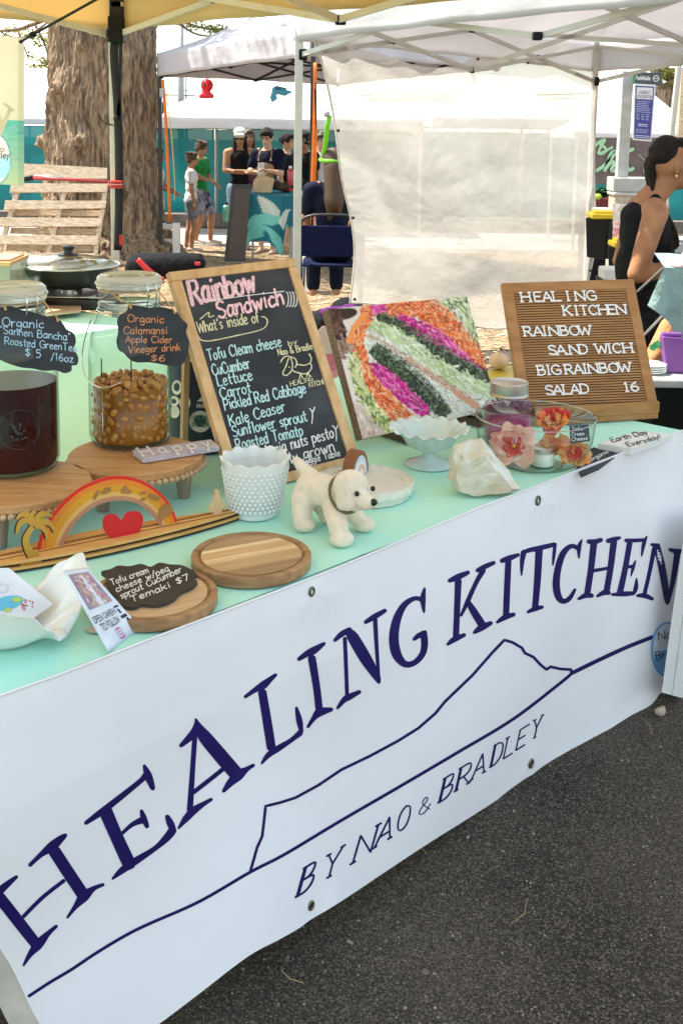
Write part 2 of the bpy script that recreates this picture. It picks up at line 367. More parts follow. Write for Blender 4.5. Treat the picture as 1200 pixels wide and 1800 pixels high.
# ================================================================ SETTING
def nodes_of(m): return m.node_tree.nodes, m.node_tree.links
ASPH = mat('asphalt', (.026, .0195, .0145), .9, col2=(.095, .073, .055), scale=1.5, bump=1, bscale=220, bdist=.006, spec=.3)
def speckle(m, scale, thr, col, amt=1):
    n, L = nodes_of(m); b = n['Principled BSDF']; src = b.inputs['Base Color'].links[0].from_socket
    tc = n.new('ShaderNodeTexCoord'); v = n.new('ShaderNodeTexVoronoi'); v.inputs['Scale'].default_value = scale; L.new(tc.outputs['Object'], v.inputs[0])
    s = n.new('ShaderNodeSeparateColor'); L.new(v.outputs['Color'], s.inputs[0])
    r = n.new('ShaderNodeMapRange'); r.inputs[1].default_value = thr; r.inputs[2].default_value = 1; r.inputs[4].default_value = amt; L.new(s.outputs[0], r.inputs[0])
    mx = n.new('ShaderNodeMix'); mx.data_type = 'RGBA'; L.new(r.outputs[0], mx.inputs[0]); L.new(src, mx.inputs[6]); mx.inputs[7].default_value = (*col, 1)
    L.new(mx.outputs[2], b.inputs['Base Color'])
speckle(ASPH, 300, .5, (.24, .19, .145), .85); speckle(ASPH, 420, .4, (.004, .004, .004), .95)
LIT = mat('leaf litter', (.15, .09, .045), .9, col2=(.34, .235, .13), scale=9, bump=1, bscale=60, bdist=.02)
speckle(LIT, 45, .6, (.46, .33, .19), .8); speckle(LIT, 60, .6, (.07, .045, .03), .8)
PAVE = mat('pale pavement', (.26, .24, .215), .9, col2=(.36, .33, .30), scale=2, bump=.4, bscale=60)
tag(MB().grid(lambda u, v: V((-60 + 120 * u, -12 + 112 * v, 0)), 60, 60).obj('asphalt_ground', ASPH), kind='structure')
def sheet(name, pts, z, m):
    return tag(MB().poly([V((x, y, z)) for x, y in pts]).obj(name, m), kind='structure')
edge = [(-14, 5.6), (-6, 5.9), (-3, 6.3), (-1.6, 6.1), (-.6, 6.5), (.4, 7.4), (1.2, 7.7), (2.2, 8.3), (4.2, 9.3), (8, 9.5)]
sheet('leaf_litter_ground', edge + [(8, 14.2), (-14, 14.2)], .006, LIT)
sheet('pale_pavement', [(-16, 14.0), (14, 14.0), (14, 16.2), (-16, 16.2)], .012, PAVE)
tag(MB().box((-1, 16.9, .09), (34, .35, .18)).obj('kerb', mat('kerb concrete', (.12, .10, .08), .9, col2=(.2, .17, .14), bump=.4)), kind='structure')
# loose leaves, twigs and grit
def litter(name, n, region, size, m, zz, elong=3):
    mb = MB()
    for _ in range(n):
        x, y = region(); a = U(0, 2 * PI); l = U(*size); t = V((math.cos(a), math.sin(a), U(-.15, .3))).normalized(); s = V((-t.y, t.x, U(-.2, .2))) * (l / elong)
        p = V((x, y, zz + abs(t.z) * l)); mb.add([p - t * l, p + s, p + t * l, p - s], [(0, 1, 2, 3)])
    return tag(mb.obj(name, m, recalc=False), kind='stuff')
litter('fallen_leaves', 9000, lambda: (U(-7, 4), 6.4 + 7.6 * RND() ** 1.3), (.015, .05), mat('dry leaf', (.30, .19, .09), .8, col2=(.62, .47, .28), scale=3), .01)
mb = MB()
for _ in range(60):
    x, y = U(-.9, 1.9), U(.8, 3.4); a = U(0, PI); l = U(.012, .05) if RND() < .8 else U(.05, .09); bnd = U(-.3, .3)
    p = [V((x + math.cos(a + bnd * k) * l * k, y + math.sin(a + bnd * k) * l * k, .003)) for k in (-1, 0, 1)]; mb.tube(p, .0008, 4)
tag(mb.obj('pine_needles', mat('dry needle', (.30, .21, .10), .7, col2=(.50, .38, .2), scale=20)), kind='stuff')
mb = MB()
for _ in range(5200):
    x, y = U(-1.2, 2.2), U(.7, 3.6); r = U(.0012, .0034) if RND() < .985 else U(.004, .007); mb.ball((x, y, r * .5), (r * U(.7, 1.3), r, r * .7), 5, 4)
tag(mb.obj('asphalt_grit', mat('grit', (.04, .034, .028), .8, col2=(.34, .29, .23), scale=25)), kind='stuff')
p = at(1159, 1256, .0); mb = MB(); mb.ball(p + V((0, 0, .008)), (.016, .011, .013), 9, 6); mb.ball(p + V((.008, .004, .012)), (.008, .008, .012), 7, 5)
tag(mb.obj('pebble', mat('pebble', (.42, .32, .24), .8, bump=.5, scale=80), smooth=True), 'small tan pebble on the asphalt under the end of the banner', 'stone')

# ---------------------------------------------------------------- big tree
BARK = mat('bark', (.13, .088, .058), .95, col2=(.45, .315, .205), scale=7, stretch=(4, 4, .6), bump=1, bscale=20, bdist=.04, lo=.34, hi=.60)
LEAF = mat('sunlit leaf', (.16, .17, .03), .6, col2=(.36, .32, .08), scale=2, translucent=.45)
def tree(name, label, base, prof, limbs, leaves, burls=(), seg=320, rows=330, rough=.05):
    t = thing(name, label, 'tree', base); b = V(base); H = prof[-1][1]
    def rad(z):
        for (r0, z0), (r1, z1) in zip(prof, prof[1:]):
            if z <= z1: k = (z - z0) / (z1 - z0); return r0 + (r1 - r0) * k
        return prof[-1][0]
    def f(u, v):
        z = v * H; a = u * 2 * PI; r = rad(z); c, s = math.cos(a), math.sin(a)
        tw_ = a + .12 * noise.noise(V((c * 2, s * 2, z * 1.5)))
        q = V((math.cos(tw_) * r * 17, math.sin(tw_) * r * 17, z * 2.0)); n1 = abs(noise.noise(q)); n2 = abs(noise.noise(q * 2.3)); n3 = noise.noise(V((c * 1.3, s * 1.3, z * .5)))
        d = rough * (n1 * 1.5 + n2 * .7 - .5) + .05 * n3 + .02 * noise.noise(q * 5)
        for (a0, z0, w0, h0) in burls:
            da = (a - a0 + PI) % (2 * PI) - PI; e = ((da * r) ** 2 + (z - z0) ** 2) / w0 ** 2
            if e < 6: d += h0 * math.exp(-e) * (1 - .25 * math.cos(min(6, math.sqrt(e) * 9)))
        r += d; return b + V((c * r, s * r, z))
    MB().grid(f, seg, rows).obj('trunk', BARK, t, smooth=True)
    for pts, r0, r1 in limbs:
        P = catmull([tuple(p) for p in pts], 4); MB().tube(P, [r0 + (r1 - r0) * i / (len(P) - 1) for i in range(len(P))], 9).obj('limb', BARK, t, smooth=True)
    mb = MB()
    for c, rad_, n, s in leaves:
        c = V(c)
        for _ in range(n):
            d = V((random.gauss(0, 1), random.gauss(0, 1), random.gauss(0, 1))).normalized() * (RND() ** .5); p = c + V((d.x * rad_[0], d.y * rad_[1], d.z * rad_[2]))
            x = V((U(-1, 1), U(-1, 1), U(-.5, .5))).normalized() * s * U(.6, 1.2); y = x.cross(V((U(-1, 1), U(-1, 1), 1))).normalized() * s * .45
            mb.add([p - x, p + y, p + x, p - y], [(0, 1, 2, 3)])
    if mb.v: mb.obj('crown', LEAF, t, recalc=False)
    return t
tb = at(186, 452, 0); tb.z = 0; ZT = tb.y
def tp(x, y, dy=0): return atY(x, y, ZT + dy)
fa = -PI / 2
limbs = [([tb + V((0, 0, 3.6)), tb + V((-.9, .2, 5.2)), tb + V((-2.2, 0, 7.2))], .42, .12), ([tb + V((.1, 0, 3.7)), tb + V((.8, .5, 5.4)), tb + V((1.6, .8, 7.6))], .40, .12),
         ([tb + V((0, .2, 3.8)), tb + V((.1, 1.2, 6)), tb + V((0, 2.2, 8))], .34, .1),
         ([tp(120, 20, .5), tp(60, 42, 0), tp(30, 52, -.2), tp(-20, 55, -.4)], .03, .014), ([tp(60, 40), tp(78, 75), tp(88, 112)], .016, .006),
         ([tp(30, 50), tp(46, 90, .2), tp(52, 108, .2)], .012, .005), ([tp(110, 20), tp(40, 66, -.2), tp(-10, 50, -.3)], .014, .007),
         ([tp(300, 30), tp(340, 58), tp(372, 64)], .02, .008), ([tp(300, 30), tp(352, 48), tp(420, 58)], .02, .008)]
lv = [(tp(70, 68), (.16, .3, .10), 130, .035), (tp(88, 110), (.10, .2, .07), 110, .035), (tp(52, 100), (.16, .3, .07), 60, .03), (tp(30, 52), (.22, .3, .05), 70, .03), (tp(10, 62), (.3, .3, .06), 60, .03),
      (tp(60, 116), (.12, .2, .03), 50, .03), (tp(92, 80), (.06, .2, .05), 60, .03),
      (tp(385, 52), (.16, .3, .06), 150, .035), (tp(350, 48), (.2, .3, .04), 60, .03), (tp(330, 38), (.3, .3, .06), 90, .035)]
for _ in range(26):
    a = U(0, 2 * PI); rr = U(.3, 3.2); lv.append((tb + V((math.cos(a) * rr, 1.2 + math.sin(a) * rr, U(7.0, 9.6))), (.7, .7, .4), 120, .075))
tree('big_tree', 'thick rough-barked tree trunk standing behind the wooden pallet, leafy twigs at its left', tb, [(.98, 0), (.72, .40), (.61, 1.2), (.58, 2.2), (.60, 3.2), (.56, 4.2)], limbs, lv,
     burls=[(fa - .72, 1.95, .13, .10), (fa - 1.35, 1.35, .13, .12), (fa - .18, 1.36, .15, .09), (fa + .52, 2.62, .12, .09), (fa + .42, 1.5, .16, .07), (fa + 1.45, 1.75, .17, .12)], rough=.055)
rb = atY(1150, 420, 15.5); rb.z = 0
def rp(x, y, dy=0): return atY(x, y, 15.5 + dy)
tree('right_tree', 'brown forked tree rising behind the purple poster and the white tent at the right', rb, [(.22, 0), (.17, 1.5), (.14, 2.15)],
     [([rb + V((0, 0, 2.0)), rp(1168, 165), rp(1185, 140), rp(1210, 120)], .11, .05), ([rb + V((0, 0, 1.9)), rp(1155, 150), rp(1150, 100), rp(1140, 40)], .10, .05), ([rp(1168, 165), rp(1190, 190), rp(1215, 160)], .06, .03),
      ([rp(1165, 195), rp(1185, 185), rp(1205, 175)], .05, .03), ([rp(1152, 130), rp(1130, 110), rp(1095, 100)], .04, .02)],
     [(rp(1175, 128), (.22, .4, .10), 260, .05), (rp(1192, 150), (.18, .4, .12), 200, .05), (rp(1196, 185), (.14, .3, .1), 120, .045), (rp(1150, 60), (.8, .8, .5), 500, .07), (rp(1060, 70), (.7, .7, .3), 300, .07)], seg=40, rows=40, rough=.03)

# ---------------------------------------------------------------- teal fence, wires, lamp post
TEAL = mat('teal mesh', (.0, .16, .17), .8, col2=(.01, .24, .25), scale=.9, bump=.4, bscale=3, bdist=.03, translucent=.5, sheer=.05)
GREY = mat('galvanised', (.35, .35, .34), .45, metal=.6)
f = thing('teal_fence', 'long teal windscreen fence running behind the crowd and the tree', 'fence', (-6, 17.2, 0))
for i in range(13):
    x0 = -10 + i * 1.6
    MB().grid(lambda u, v: V((x0 + .03 + u * 1.54, 17.2 + .03 * math.sin(u * 9 + i) + .02 * noise.noise(V((u * 4 + i, v * 5, 0))), .16 + v * (1.32 + .02 * math.sin(u * PI)))), 14, 10).obj('fabric_panel', TEAL, f, smooth=True)
    MB().tube([(x0, 17.24, 0), (x0, 17.24, 1.56)], .025, 8).obj('post', GREY, f)
MB().tube([(-10, 17.24, 1.5), (10.8, 17.24, 1.5)], .014, 6).obj('top_rail', GREY, f)
for x, Y, r, lab in ((318, 30, .10, 'tall pale lamp post rising beyond the white tents'), (327, 34, .03, 'thin dark utility pole just right of the tall pale lamp post')):
    a, b = atY(x, 175, Y), atY(x, 20, Y); a.z = 0; o = MB().tube([a, b], [r, r * .8], 10).obj('lamp_post' if r > .05 else 'utility_pole', GREY, smooth=True, org=a); tag(o, lab, 'pole')
for k, (y0, y1) in enumerate(((126, 150), (134, 158), (142, 146))):
    a, b = atY(-200, y0, 33), atY(1400, y1, 33); P = [a.lerp(b, i / 20) - V((0, 0, .5 * math.sin(PI * (i / 20)))) for i in range(21)]
    tag(MB().tube(P, .011, 5).obj('power_line', mat('wire', (.05, .05, .05)), org=a), ('highest', 'middle', 'lowest')[k] + ' of the thin power lines crossing the sky behind the tents', 'wire')

# ---------------------------------------------------------------- pop-up tents
WHITE = mat('white canopy', (.80, .78, .79), .8, var=.03, scale=3, translucent=.38, bump=.5, bscale=5, bdist=.02)
LILAC = mat('grey white canopy', (.66, .63, .66), .8, var=.05, scale=3, translucent=.3, bump=.6, bscale=6, bdist=.03)
CREAM = mat('cream canopy', (.80, .64, .36), .8, var=.04, scale=3, translucent=.55, bump=.3, bscale=4, bdist=.02)
STEELW = mat('white painted steel', (.62, .60, .54), .4, var=.05); STEELB = mat('black steel', (.02, .02, .02), .4); PLAST = mat('black plastic', (.006, .006, .007), .5, spec=.25)
def popup(name, label, cs, zs, peak, vh, fab, steel, legs=(0, 1, 2, 3), truss=True, low=.24, leg_r=.016, wob=.012, thick=.0025, legtop=None, fine=14):
    cs = [V((c[0], c[1], 0)) for c in cs]; ctr = sum(cs, V()) / 4; t = thing(name, label, 'tent', (cs[0].x, cs[0].y, 0)); T = [c + V((0, 0, z + vh)) for c, z in zip(cs, zs)]
    zt = sum(p.z for p in T) / 4; pk = V((ctr.x, ctr.y, zt + peak))
    for i in range(4):
        a, b = T[i], T[(i + 1) % 4]; out = ((a + b) / 2 - pk); out.z = 0; out.normalize(); n = V((a.x * 3.1, b.y * 2.7, i))
        def rf(u, v, a=a, b=b, out=out, i=i):
            e = a.lerp(b, u); p = e.lerp(pk, v); p.z -= .10 * math.sin(PI * min(1, v * 1.0)) * (1 - v) + .02 * math.sin(PI * u) * (1 - v)
            return p + V((0, 0, wob * noise.noise(p * 1.7)))
        MB().grid(rf, 18, 14).obj('roof_panel', fab, t, smooth=True, solid=thick)
        def vf(u, v, a=a, b=b, out=out):
            p = a.lerp(b, u); s = wob * noise.noise(V((p.x * 4, p.y * 4, v * 2))) + wob * .6 * math.sin(u * 23)
            return p + out * (.012 + s * (.3 + v)) + V((0, 0, -v * vh + .012 * math.sin(u * PI) * v + .003 * math.sin(u * 31) * v))
        MB().grid(vf, 60, 6).obj('valance', fab, t, smooth=True, solid=thick)
    for i in legs:
        c = cs[i] + (ctr - cs[i]).normalized() * .02; MB().box(c + V((0, 0, (zs[i] + vh) / 2)), (leg_r * 2, leg_r * 2, zs[i] + vh - .01)).obj('leg', steel, t, bev=.003)
        MB().box(c + V((0, 0, .01)), (.07, .07, .012)).obj('foot', steel, t)
    if truss:
        J = []
        for i in range(4):
            a, b = cs[i] + (ctr - cs[i]).normalized() * .04, cs[(i + 1) % 4] + (ctr - cs[(i + 1) % 4]).normalized() * .04; za, zb = zs[i] + vh - .03, zs[(i + 1) % 4] + vh - .03
            m = (a + b) / 2; zm = (za + zb) / 2; inn = (ctr - m).normalized() * .012; m = m
            A, B, M1, M0 = a + V((0, 0, za)), b + V((0, 0, zb)), m + V((0, 0, zm)), m + V((0, 0, zm - low))
            for p, q, s in ((A, M0, 1), (A - V((0, 0, low)), M1, -1), (B, M0, 1), (B - V((0, 0, low)), M1, -1)):
                MB().beam(p + inn * s, q + inn * s, .012, .026).obj('truss_bar', steel, t, bev=.002)
            for p in (M1, M0): MB().box(p, (.04, .04, .035)).obj('joint', PLAST, t, bev=.006)
            for p, q in ((A, M0), (B, M0)):
                x = p.lerp(q, .5); x.z -= .0; MB().ball(x, (.018, .018, .018), 8, 6).obj('pivot', PLAST, t)
            for p in (A - V((0, 0, low)),): MB().box(p, (.045, .045, .06)).obj('slider', PLAST, t, bev=.008)
            J.append((M1, M0))
        for M1, M0 in J:
            pa = V((pk.x, pk.y, zt + .05)); MB().beam(M1, pa - V((0, 0, low * 1.1)), .012, .026).obj('truss_bar', steel, t); MB().beam(M0, pa, .012, .026).obj('truss_bar', steel, t)
        MB().tube([(pk.x, pk.y, zt - .3), (pk.x, pk.y, pk.z - .01)], .018, 8).obj('centre_pole', steel, t)
    return t
E_ = V((.706, .708, 0)).normalized(); N_ = V((.708, -.706, 0)).normalized()      # along the stall front (to the right, away); out of the stall
def flat(x, y, z): p = at(x, y, z); return p
Cc = at(200, 52, 2.02); Cc.z = 0
popup('cream_tent', 'cream pop-up canopy over the stall, black joint at its back corner leg', [Cc, Cc + N_ * 3.05, Cc + N_ * 3.05 - E_ * 3.05, Cc - E_ * 3.05], [2.02, 1.995, 2.02, 2.02], .75, .24, CREAM, STEELW, legs=(0, 1, 3), wob=.006)
Ac = at(519, 72, 2.02); Ac.z = 0; Bc = Ac + E_ * 2.83
popup('white_tent', 'white pop-up canopy at the upper right, with the white sheet hanging from its side', [Ac, Bc, Bc + N_ * 2.95, Ac + N_ * 2.95], [2.02, 1.99, 2.06, 2.08], .85, .2, WHITE, STEELW, leg_r=.020, wob=.008)
ML = atY(278, 135, 12.3); MR = atY(550, 100, 10.3); d = (MR - ML); d.z = 0; dl = d.length; d.normalize(); bk = V((-d.y, d.x, 0))
popup('lilac_tent', 'greyish white pop-up tent with a black frame in front of the crowd', [(ML.x, ML.y), (MR.x, MR.y), ((MR + bk * dl).x, (MR + bk * dl).y), ((ML + bk * dl).x, (ML + bk * dl).y)], [ML.z, MR.z, MR.z, ML.z], .75, .26, LILAC, STEELB, legs=(0, 1), leg_r=.022, low=.22)
def fartent(label, x0, x1, yb, ytop, xp, yp, Y, dep=None):
    a, b = atY(x0, yb, Y), atY(x1, yb, Y); vh = (yb - ytop) * Y / CF; wd = b.x - a.x; dep = dep or wd; pk = atY(xp, yp, Y + dep / 2)
    return popup('white_tent', label, [(a.x, Y), (b.x, Y), (b.x, Y + dep), (a.x, Y + dep)], [a.z] * 4, pk.z - a.z - vh, vh, WHITE, STEELW, truss=False)
fartent('wide white tent roof above the teal fence, behind the black-framed tent', 236, 742, 225, 204, 500, 104, 15.6, 3)
fartent('white peaked tent seen blurred through the sheer top of the hanging sheet', 760, 1012, 226, 205, 866, 118, 19)
fartent('white peaked tent behind the purple poster, above the brown lettered banner', 1012, 1250, 246, 232, 1112, 132, 13.6)
fartent('white tent roof at the far left, between the green banner and the trunk', -60, 330, 222, 206, 165, 96, 18.2)

# ---------------------------------------------------------------- white sheet hanging from the white tent
SHEET = mat('sheer white cotton', (.59, .55, .50), .9, var=.03, scale=4, translucent=.5, sheer=.26, bump=.6, bscale=18, bdist=.010)
plS = vertical(Ac, Bc)
top = [(553, 70), (600, 79), (633, 87), (687, 100), (720, 112), (753, 118), (793, 118), (813, 111), (832, 101), (870, 101), (920, 106), (987, 116), (1051, 127)]
bot = [(614, 534), (650, 536), (700, 543), (760, 556), (800, 566), (850, 578), (900, 578), (960, 570), (1026, 560)]
lef = [(553, 70), (570, 133), (587, 220), (597, 300), (607, 350), (617, 393), (622, 450), (614, 534)]; rig = [(1051, 127), (1047, 200), (1045, 300), (1047, 370), (1050, 415), (1040, 470), (1028, 520), (1026, 560)]
def poly_at(P, t):
    k = t * (len(P) - 1); i = min(int(k), len(P) - 2); k -= i; return (P[i][0] * (1 - k) + P[i + 1][0] * k, P[i][1] * (1 - k) + P[i + 1][1] * k)
top, bot, lef, rig = [catmull(q, 4) for q in (top, bot, lef, rig)]
def sheetf(u, v):
    T, B, L, R = poly_at(top, u), poly_at(bot, u), poly_at(lef, v), poly_at(rig, v)
    x, y = [(1 - v) * T[k] + v * B[k] + (1 - u) * L[k] + u * R[k] - ((1 - u) * (1 - v) * lef[0][k] + u * (1 - v) * rig[0][k] + (1 - u) * v * lef[-1][k] + u * v * rig[-1][k]) for k in (0, 1)]
    d = .035 * noise.noise(V((u * 3, v * 4, 2))) + .007 * noise.noise(V((u * 9, v * 12, 7))) + .004 * abs(noise.noise(V((u * 14 + v * 5, v * 16 - u * 4, 3)))) + .0008 * noise.noise(V((u * 30, v * 40, 1)))
    d += .035 * math.sin(u * 7 + v * 3) * v * .6 + .02 * math.exp(-((u - .05 - .25 * v) * 26) ** 2) + .007 * math.exp(-((v - .36 - .05 * math.sin(u * 6)) * 30) ** 2) + .005 * math.sin((u - v * .5) * 40) * math.exp(-(v * 3) ** 2)
    return plS.P(x, y, .03 + d)
sh = thing('hanging_sheet', 'sheer white cotton sheet hung across the side of the white tent', 'sheet', (plS.P(830, 560).x, plS.P(830, 560).y, 0))
MB().grid(sheetf, 150, 150).obj('cloth', SHEET, sh, smooth=True)
HEM = mat('cotton hem', (.84, .79, .72), .9, translucent=.3)
MB().tube([sheetf(.004, i / 60) for i in range(61)], .006, 5).obj('hem', HEM, sh, smooth=True)
MB().tube([sheetf(.996, i / 60) for i in range(61)], .007, 5).obj('hem', HEM, sh, smooth=True)
MB().tube([sheetf(i / 60, .996) for i in range(61)], .006, 5).obj('hem', HEM, sh, smooth=True)
for u, v in ((.012, .30), (.012, .68), (.03, .98), (.5, .985), (.99, .55), (.99, .73), (.68, .01), (.84, .01)):
    MB().ball(sheetf(u, v) + plS.n * .01, (.009, .009, .009), 8, 6).obj('grommet', STEELB, sh)

# corner straps and ties on the cream tent's leg
lp = lambda x, y: atY(x + 1.5, y, Cc.y - .06)
BLK = mat('black webbing', (.010, .010, .012), .7); RED = mat('red strap', (.55, .03, .03), .5)
t = thing('strap', 'long black strap hanging down the cream tent leg, tied round it halfway', 'strap', lp(206, 440))
def band(pts, w_, m, nm, par, thick=.004, n=4):
    P = catmull(pts, n); mb = MB()
    for k in (0, 1):
        pass
    vs = []
    for i, p in enumerate(P):
        a, b = P[max(0, i - 1)], P[min(len(P) - 1, i + 1)]; d = V((b[0] - a[0], 0, b[2] - a[2])).normalized(); s = V((-d.z, 0, d.x)) * (w_ / 2); vs += [V(p) + s, V(p) - s]
    mb.add(vs, [(2 * i, 2 * i + 1, 2 * i + 3, 2 * i + 2) for i in range(len(P) - 1)]); return mb.obj(nm, m, par, solid=thick, smooth=True)
band([lp(203, 60), lp(199, 95), lp(203, 150), lp(206, 200), lp(208, 280), lp(208, 360), lp(206, 440)], .038, BLK, 'webbing', t)
band([lp(212, 66), lp(210, 120), lp(208, 180), lp(207, 210)], .014, BLK, 'webbing', t)
MB().tube([lp(172, 202), lp(180, 214), lp(196, 220), lp(207, 218)], .004, 6).obj('cord', BLK, t); MB().ball(lp(203, 208), (.014, .01, .018), 8, 6).obj('knot', BLK, t)
t = thing('leg_clamp', 'black plastic corner bracket at the top of the cream tent leg', 'bracket', lp(204, 70))
MB().box(lp(204, 52), (.07, .07, .12)).obj('bracket', PLAST, t, bev=.008); MB().box(lp(204, 20), (.06, .05, .11)).obj('webbing', BLK, t, bev=.006)
MB().box(lp(206, 8), (.05, .05, .02)).obj('tape', mat('beige tape', (.55, .45, .3)), t)
t = thing('tie_band', 'red and white band wound round the cream tent leg', 'strap', lp(204, 323))
for dy in (319, 324, 329): MB().box(lp(203, dy), (.062, .05, .009)).obj('wrap', RED if dy != 324 else mat('faded red', (.65, .2, .2)), t, bev=.003)
o = MB().box(lp(212, 422), (.018, .012, .05)).obj('buckle', RED, bev=.003, org=lp(212, 422)); tag(o, 'small red buckle low on the cream tent leg', 'buckle')
t = thing('red_pole', 'thin red and silver pole with a black hook lashed across in front of the pallet', 'pole', lp(110, 316))
q = lambda x, y: atY(x, y, Cc.y + .1)
MB().tube([q(58, 313), q(110, 315), q(190, 320)], [.011, .009, .008], 8).obj('shaft', mat('red metal', (.42, .05, .06), .35), t, smooth=True)
MB().tube([q(62, 309), q(110, 312)], .006, 8).obj('silver_sleeve', mat('silver sleeve', (.6, .58, .57), .3, metal=.8), t, smooth=True)
MB().tube(catmull([q(60, 313), q(45, 315), q(34, 318), q(27, 312), q(32, 307)], 4), .011, 8).obj('hook', PLAST, t, smooth=True)
MB().cap(q(36, 315), q(56, 312), .013, .012).obj('grip', PLAST, t, smooth=True)
t = thing('elastic_cord', 'black elastic cord running from the canopy down to the green banner corner', 'cord', lp(40, 70))
MB().tube([atY(175, -4, Cc.y - .6), atY(60, 60, Cc.y - .4), atY(36, 74, Cc.y - .35)], .006, 6).obj('cord', BLK, t); MB().ball(atY(58, 61, Cc.y - .4), (.018, .014, .014), 8, 6).obj('toggle', PLAST, t); MB().ball(atY(37, 73, Cc.y - .36), (.009, .009, .009), 8, 6).obj('hook', PLAST, t)

# ---------------------------------------------------------------- green banner, left edge
plG = vertical(Cc, Cc - E_); R_ = Raster(60, 130, (.62, .58, .42))
for j in range(130):
    v = j / 130; c = np.array((.62, .60, .44)) if v < .56 else np.array((.10, .42, .36)) * (1 - min(1, (v - .56) * 2.2)) + np.array((.42, .50, .30)) * min(1, (v - .56) * 2.2)
    R_.a[j] = c
for _ in range(120): x, y = U(0, 60), U(74, 118); R_.line(x, y, x + U(3, 9), y + U(-1, 1), 1.2, (.05, .35, .34) if RND() < .5 else (.3, .55, .42), .35)
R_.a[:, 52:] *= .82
R_.disc(26, 107, 17, 22, (.05, .25, .3)); R_.disc(26, 107, 15.5, 20.5, (.75, .78, .70)); R_.disc(29, 112, 13, 12, (.35, .62, .72)); R_.disc(22, 99, 15, 9, (.72, .70, .6))
gb = thing('green_banner', 'cream and sea-green printed banner hanging at the far left edge', 'banner', plG.P(0, 322))
PRN = mat('printed surface', (1, 1, 1), .55, attr=True); PRNT = mat('printed vinyl', (1, 1, 1), .5, attr=True, translucent=.35)
gf = lambda u, v, o=0: plG.P(-42 + 85 * u, (62 + 3 * u) + 260 * v + 1 * u, .012 * math.sin(u * 5 + v * 2) + o)
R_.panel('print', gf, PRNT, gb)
mb = MB(); mp = lambda x, y, o: plG.P(x, y, .02 + o)
DK = mat('dark print', (.03, .03, .035), .6); WHP = mat('cream lettering', (.80, .74, .60), .6)
ribbon(mb, [(-8, 250), (4, 225), (18, 192)], 8, mp); ribbon(mb, [(4, 222), (-10, 180)], 8, mp, None, .001); ribbon(mb, [(8, 182), (24, 194)], 5, mp, None, .002); mb.obj('lettering', WHP, gb)
mb = MB(); text(mb, 'Nao', mp, (-24, 266), (8, 266), (0, -9), .7); text(mb, 'Bradley', mp, (-26, 282), (17, 277), (0, -11), .7); mb.obj('small_lettering', DK, gb)

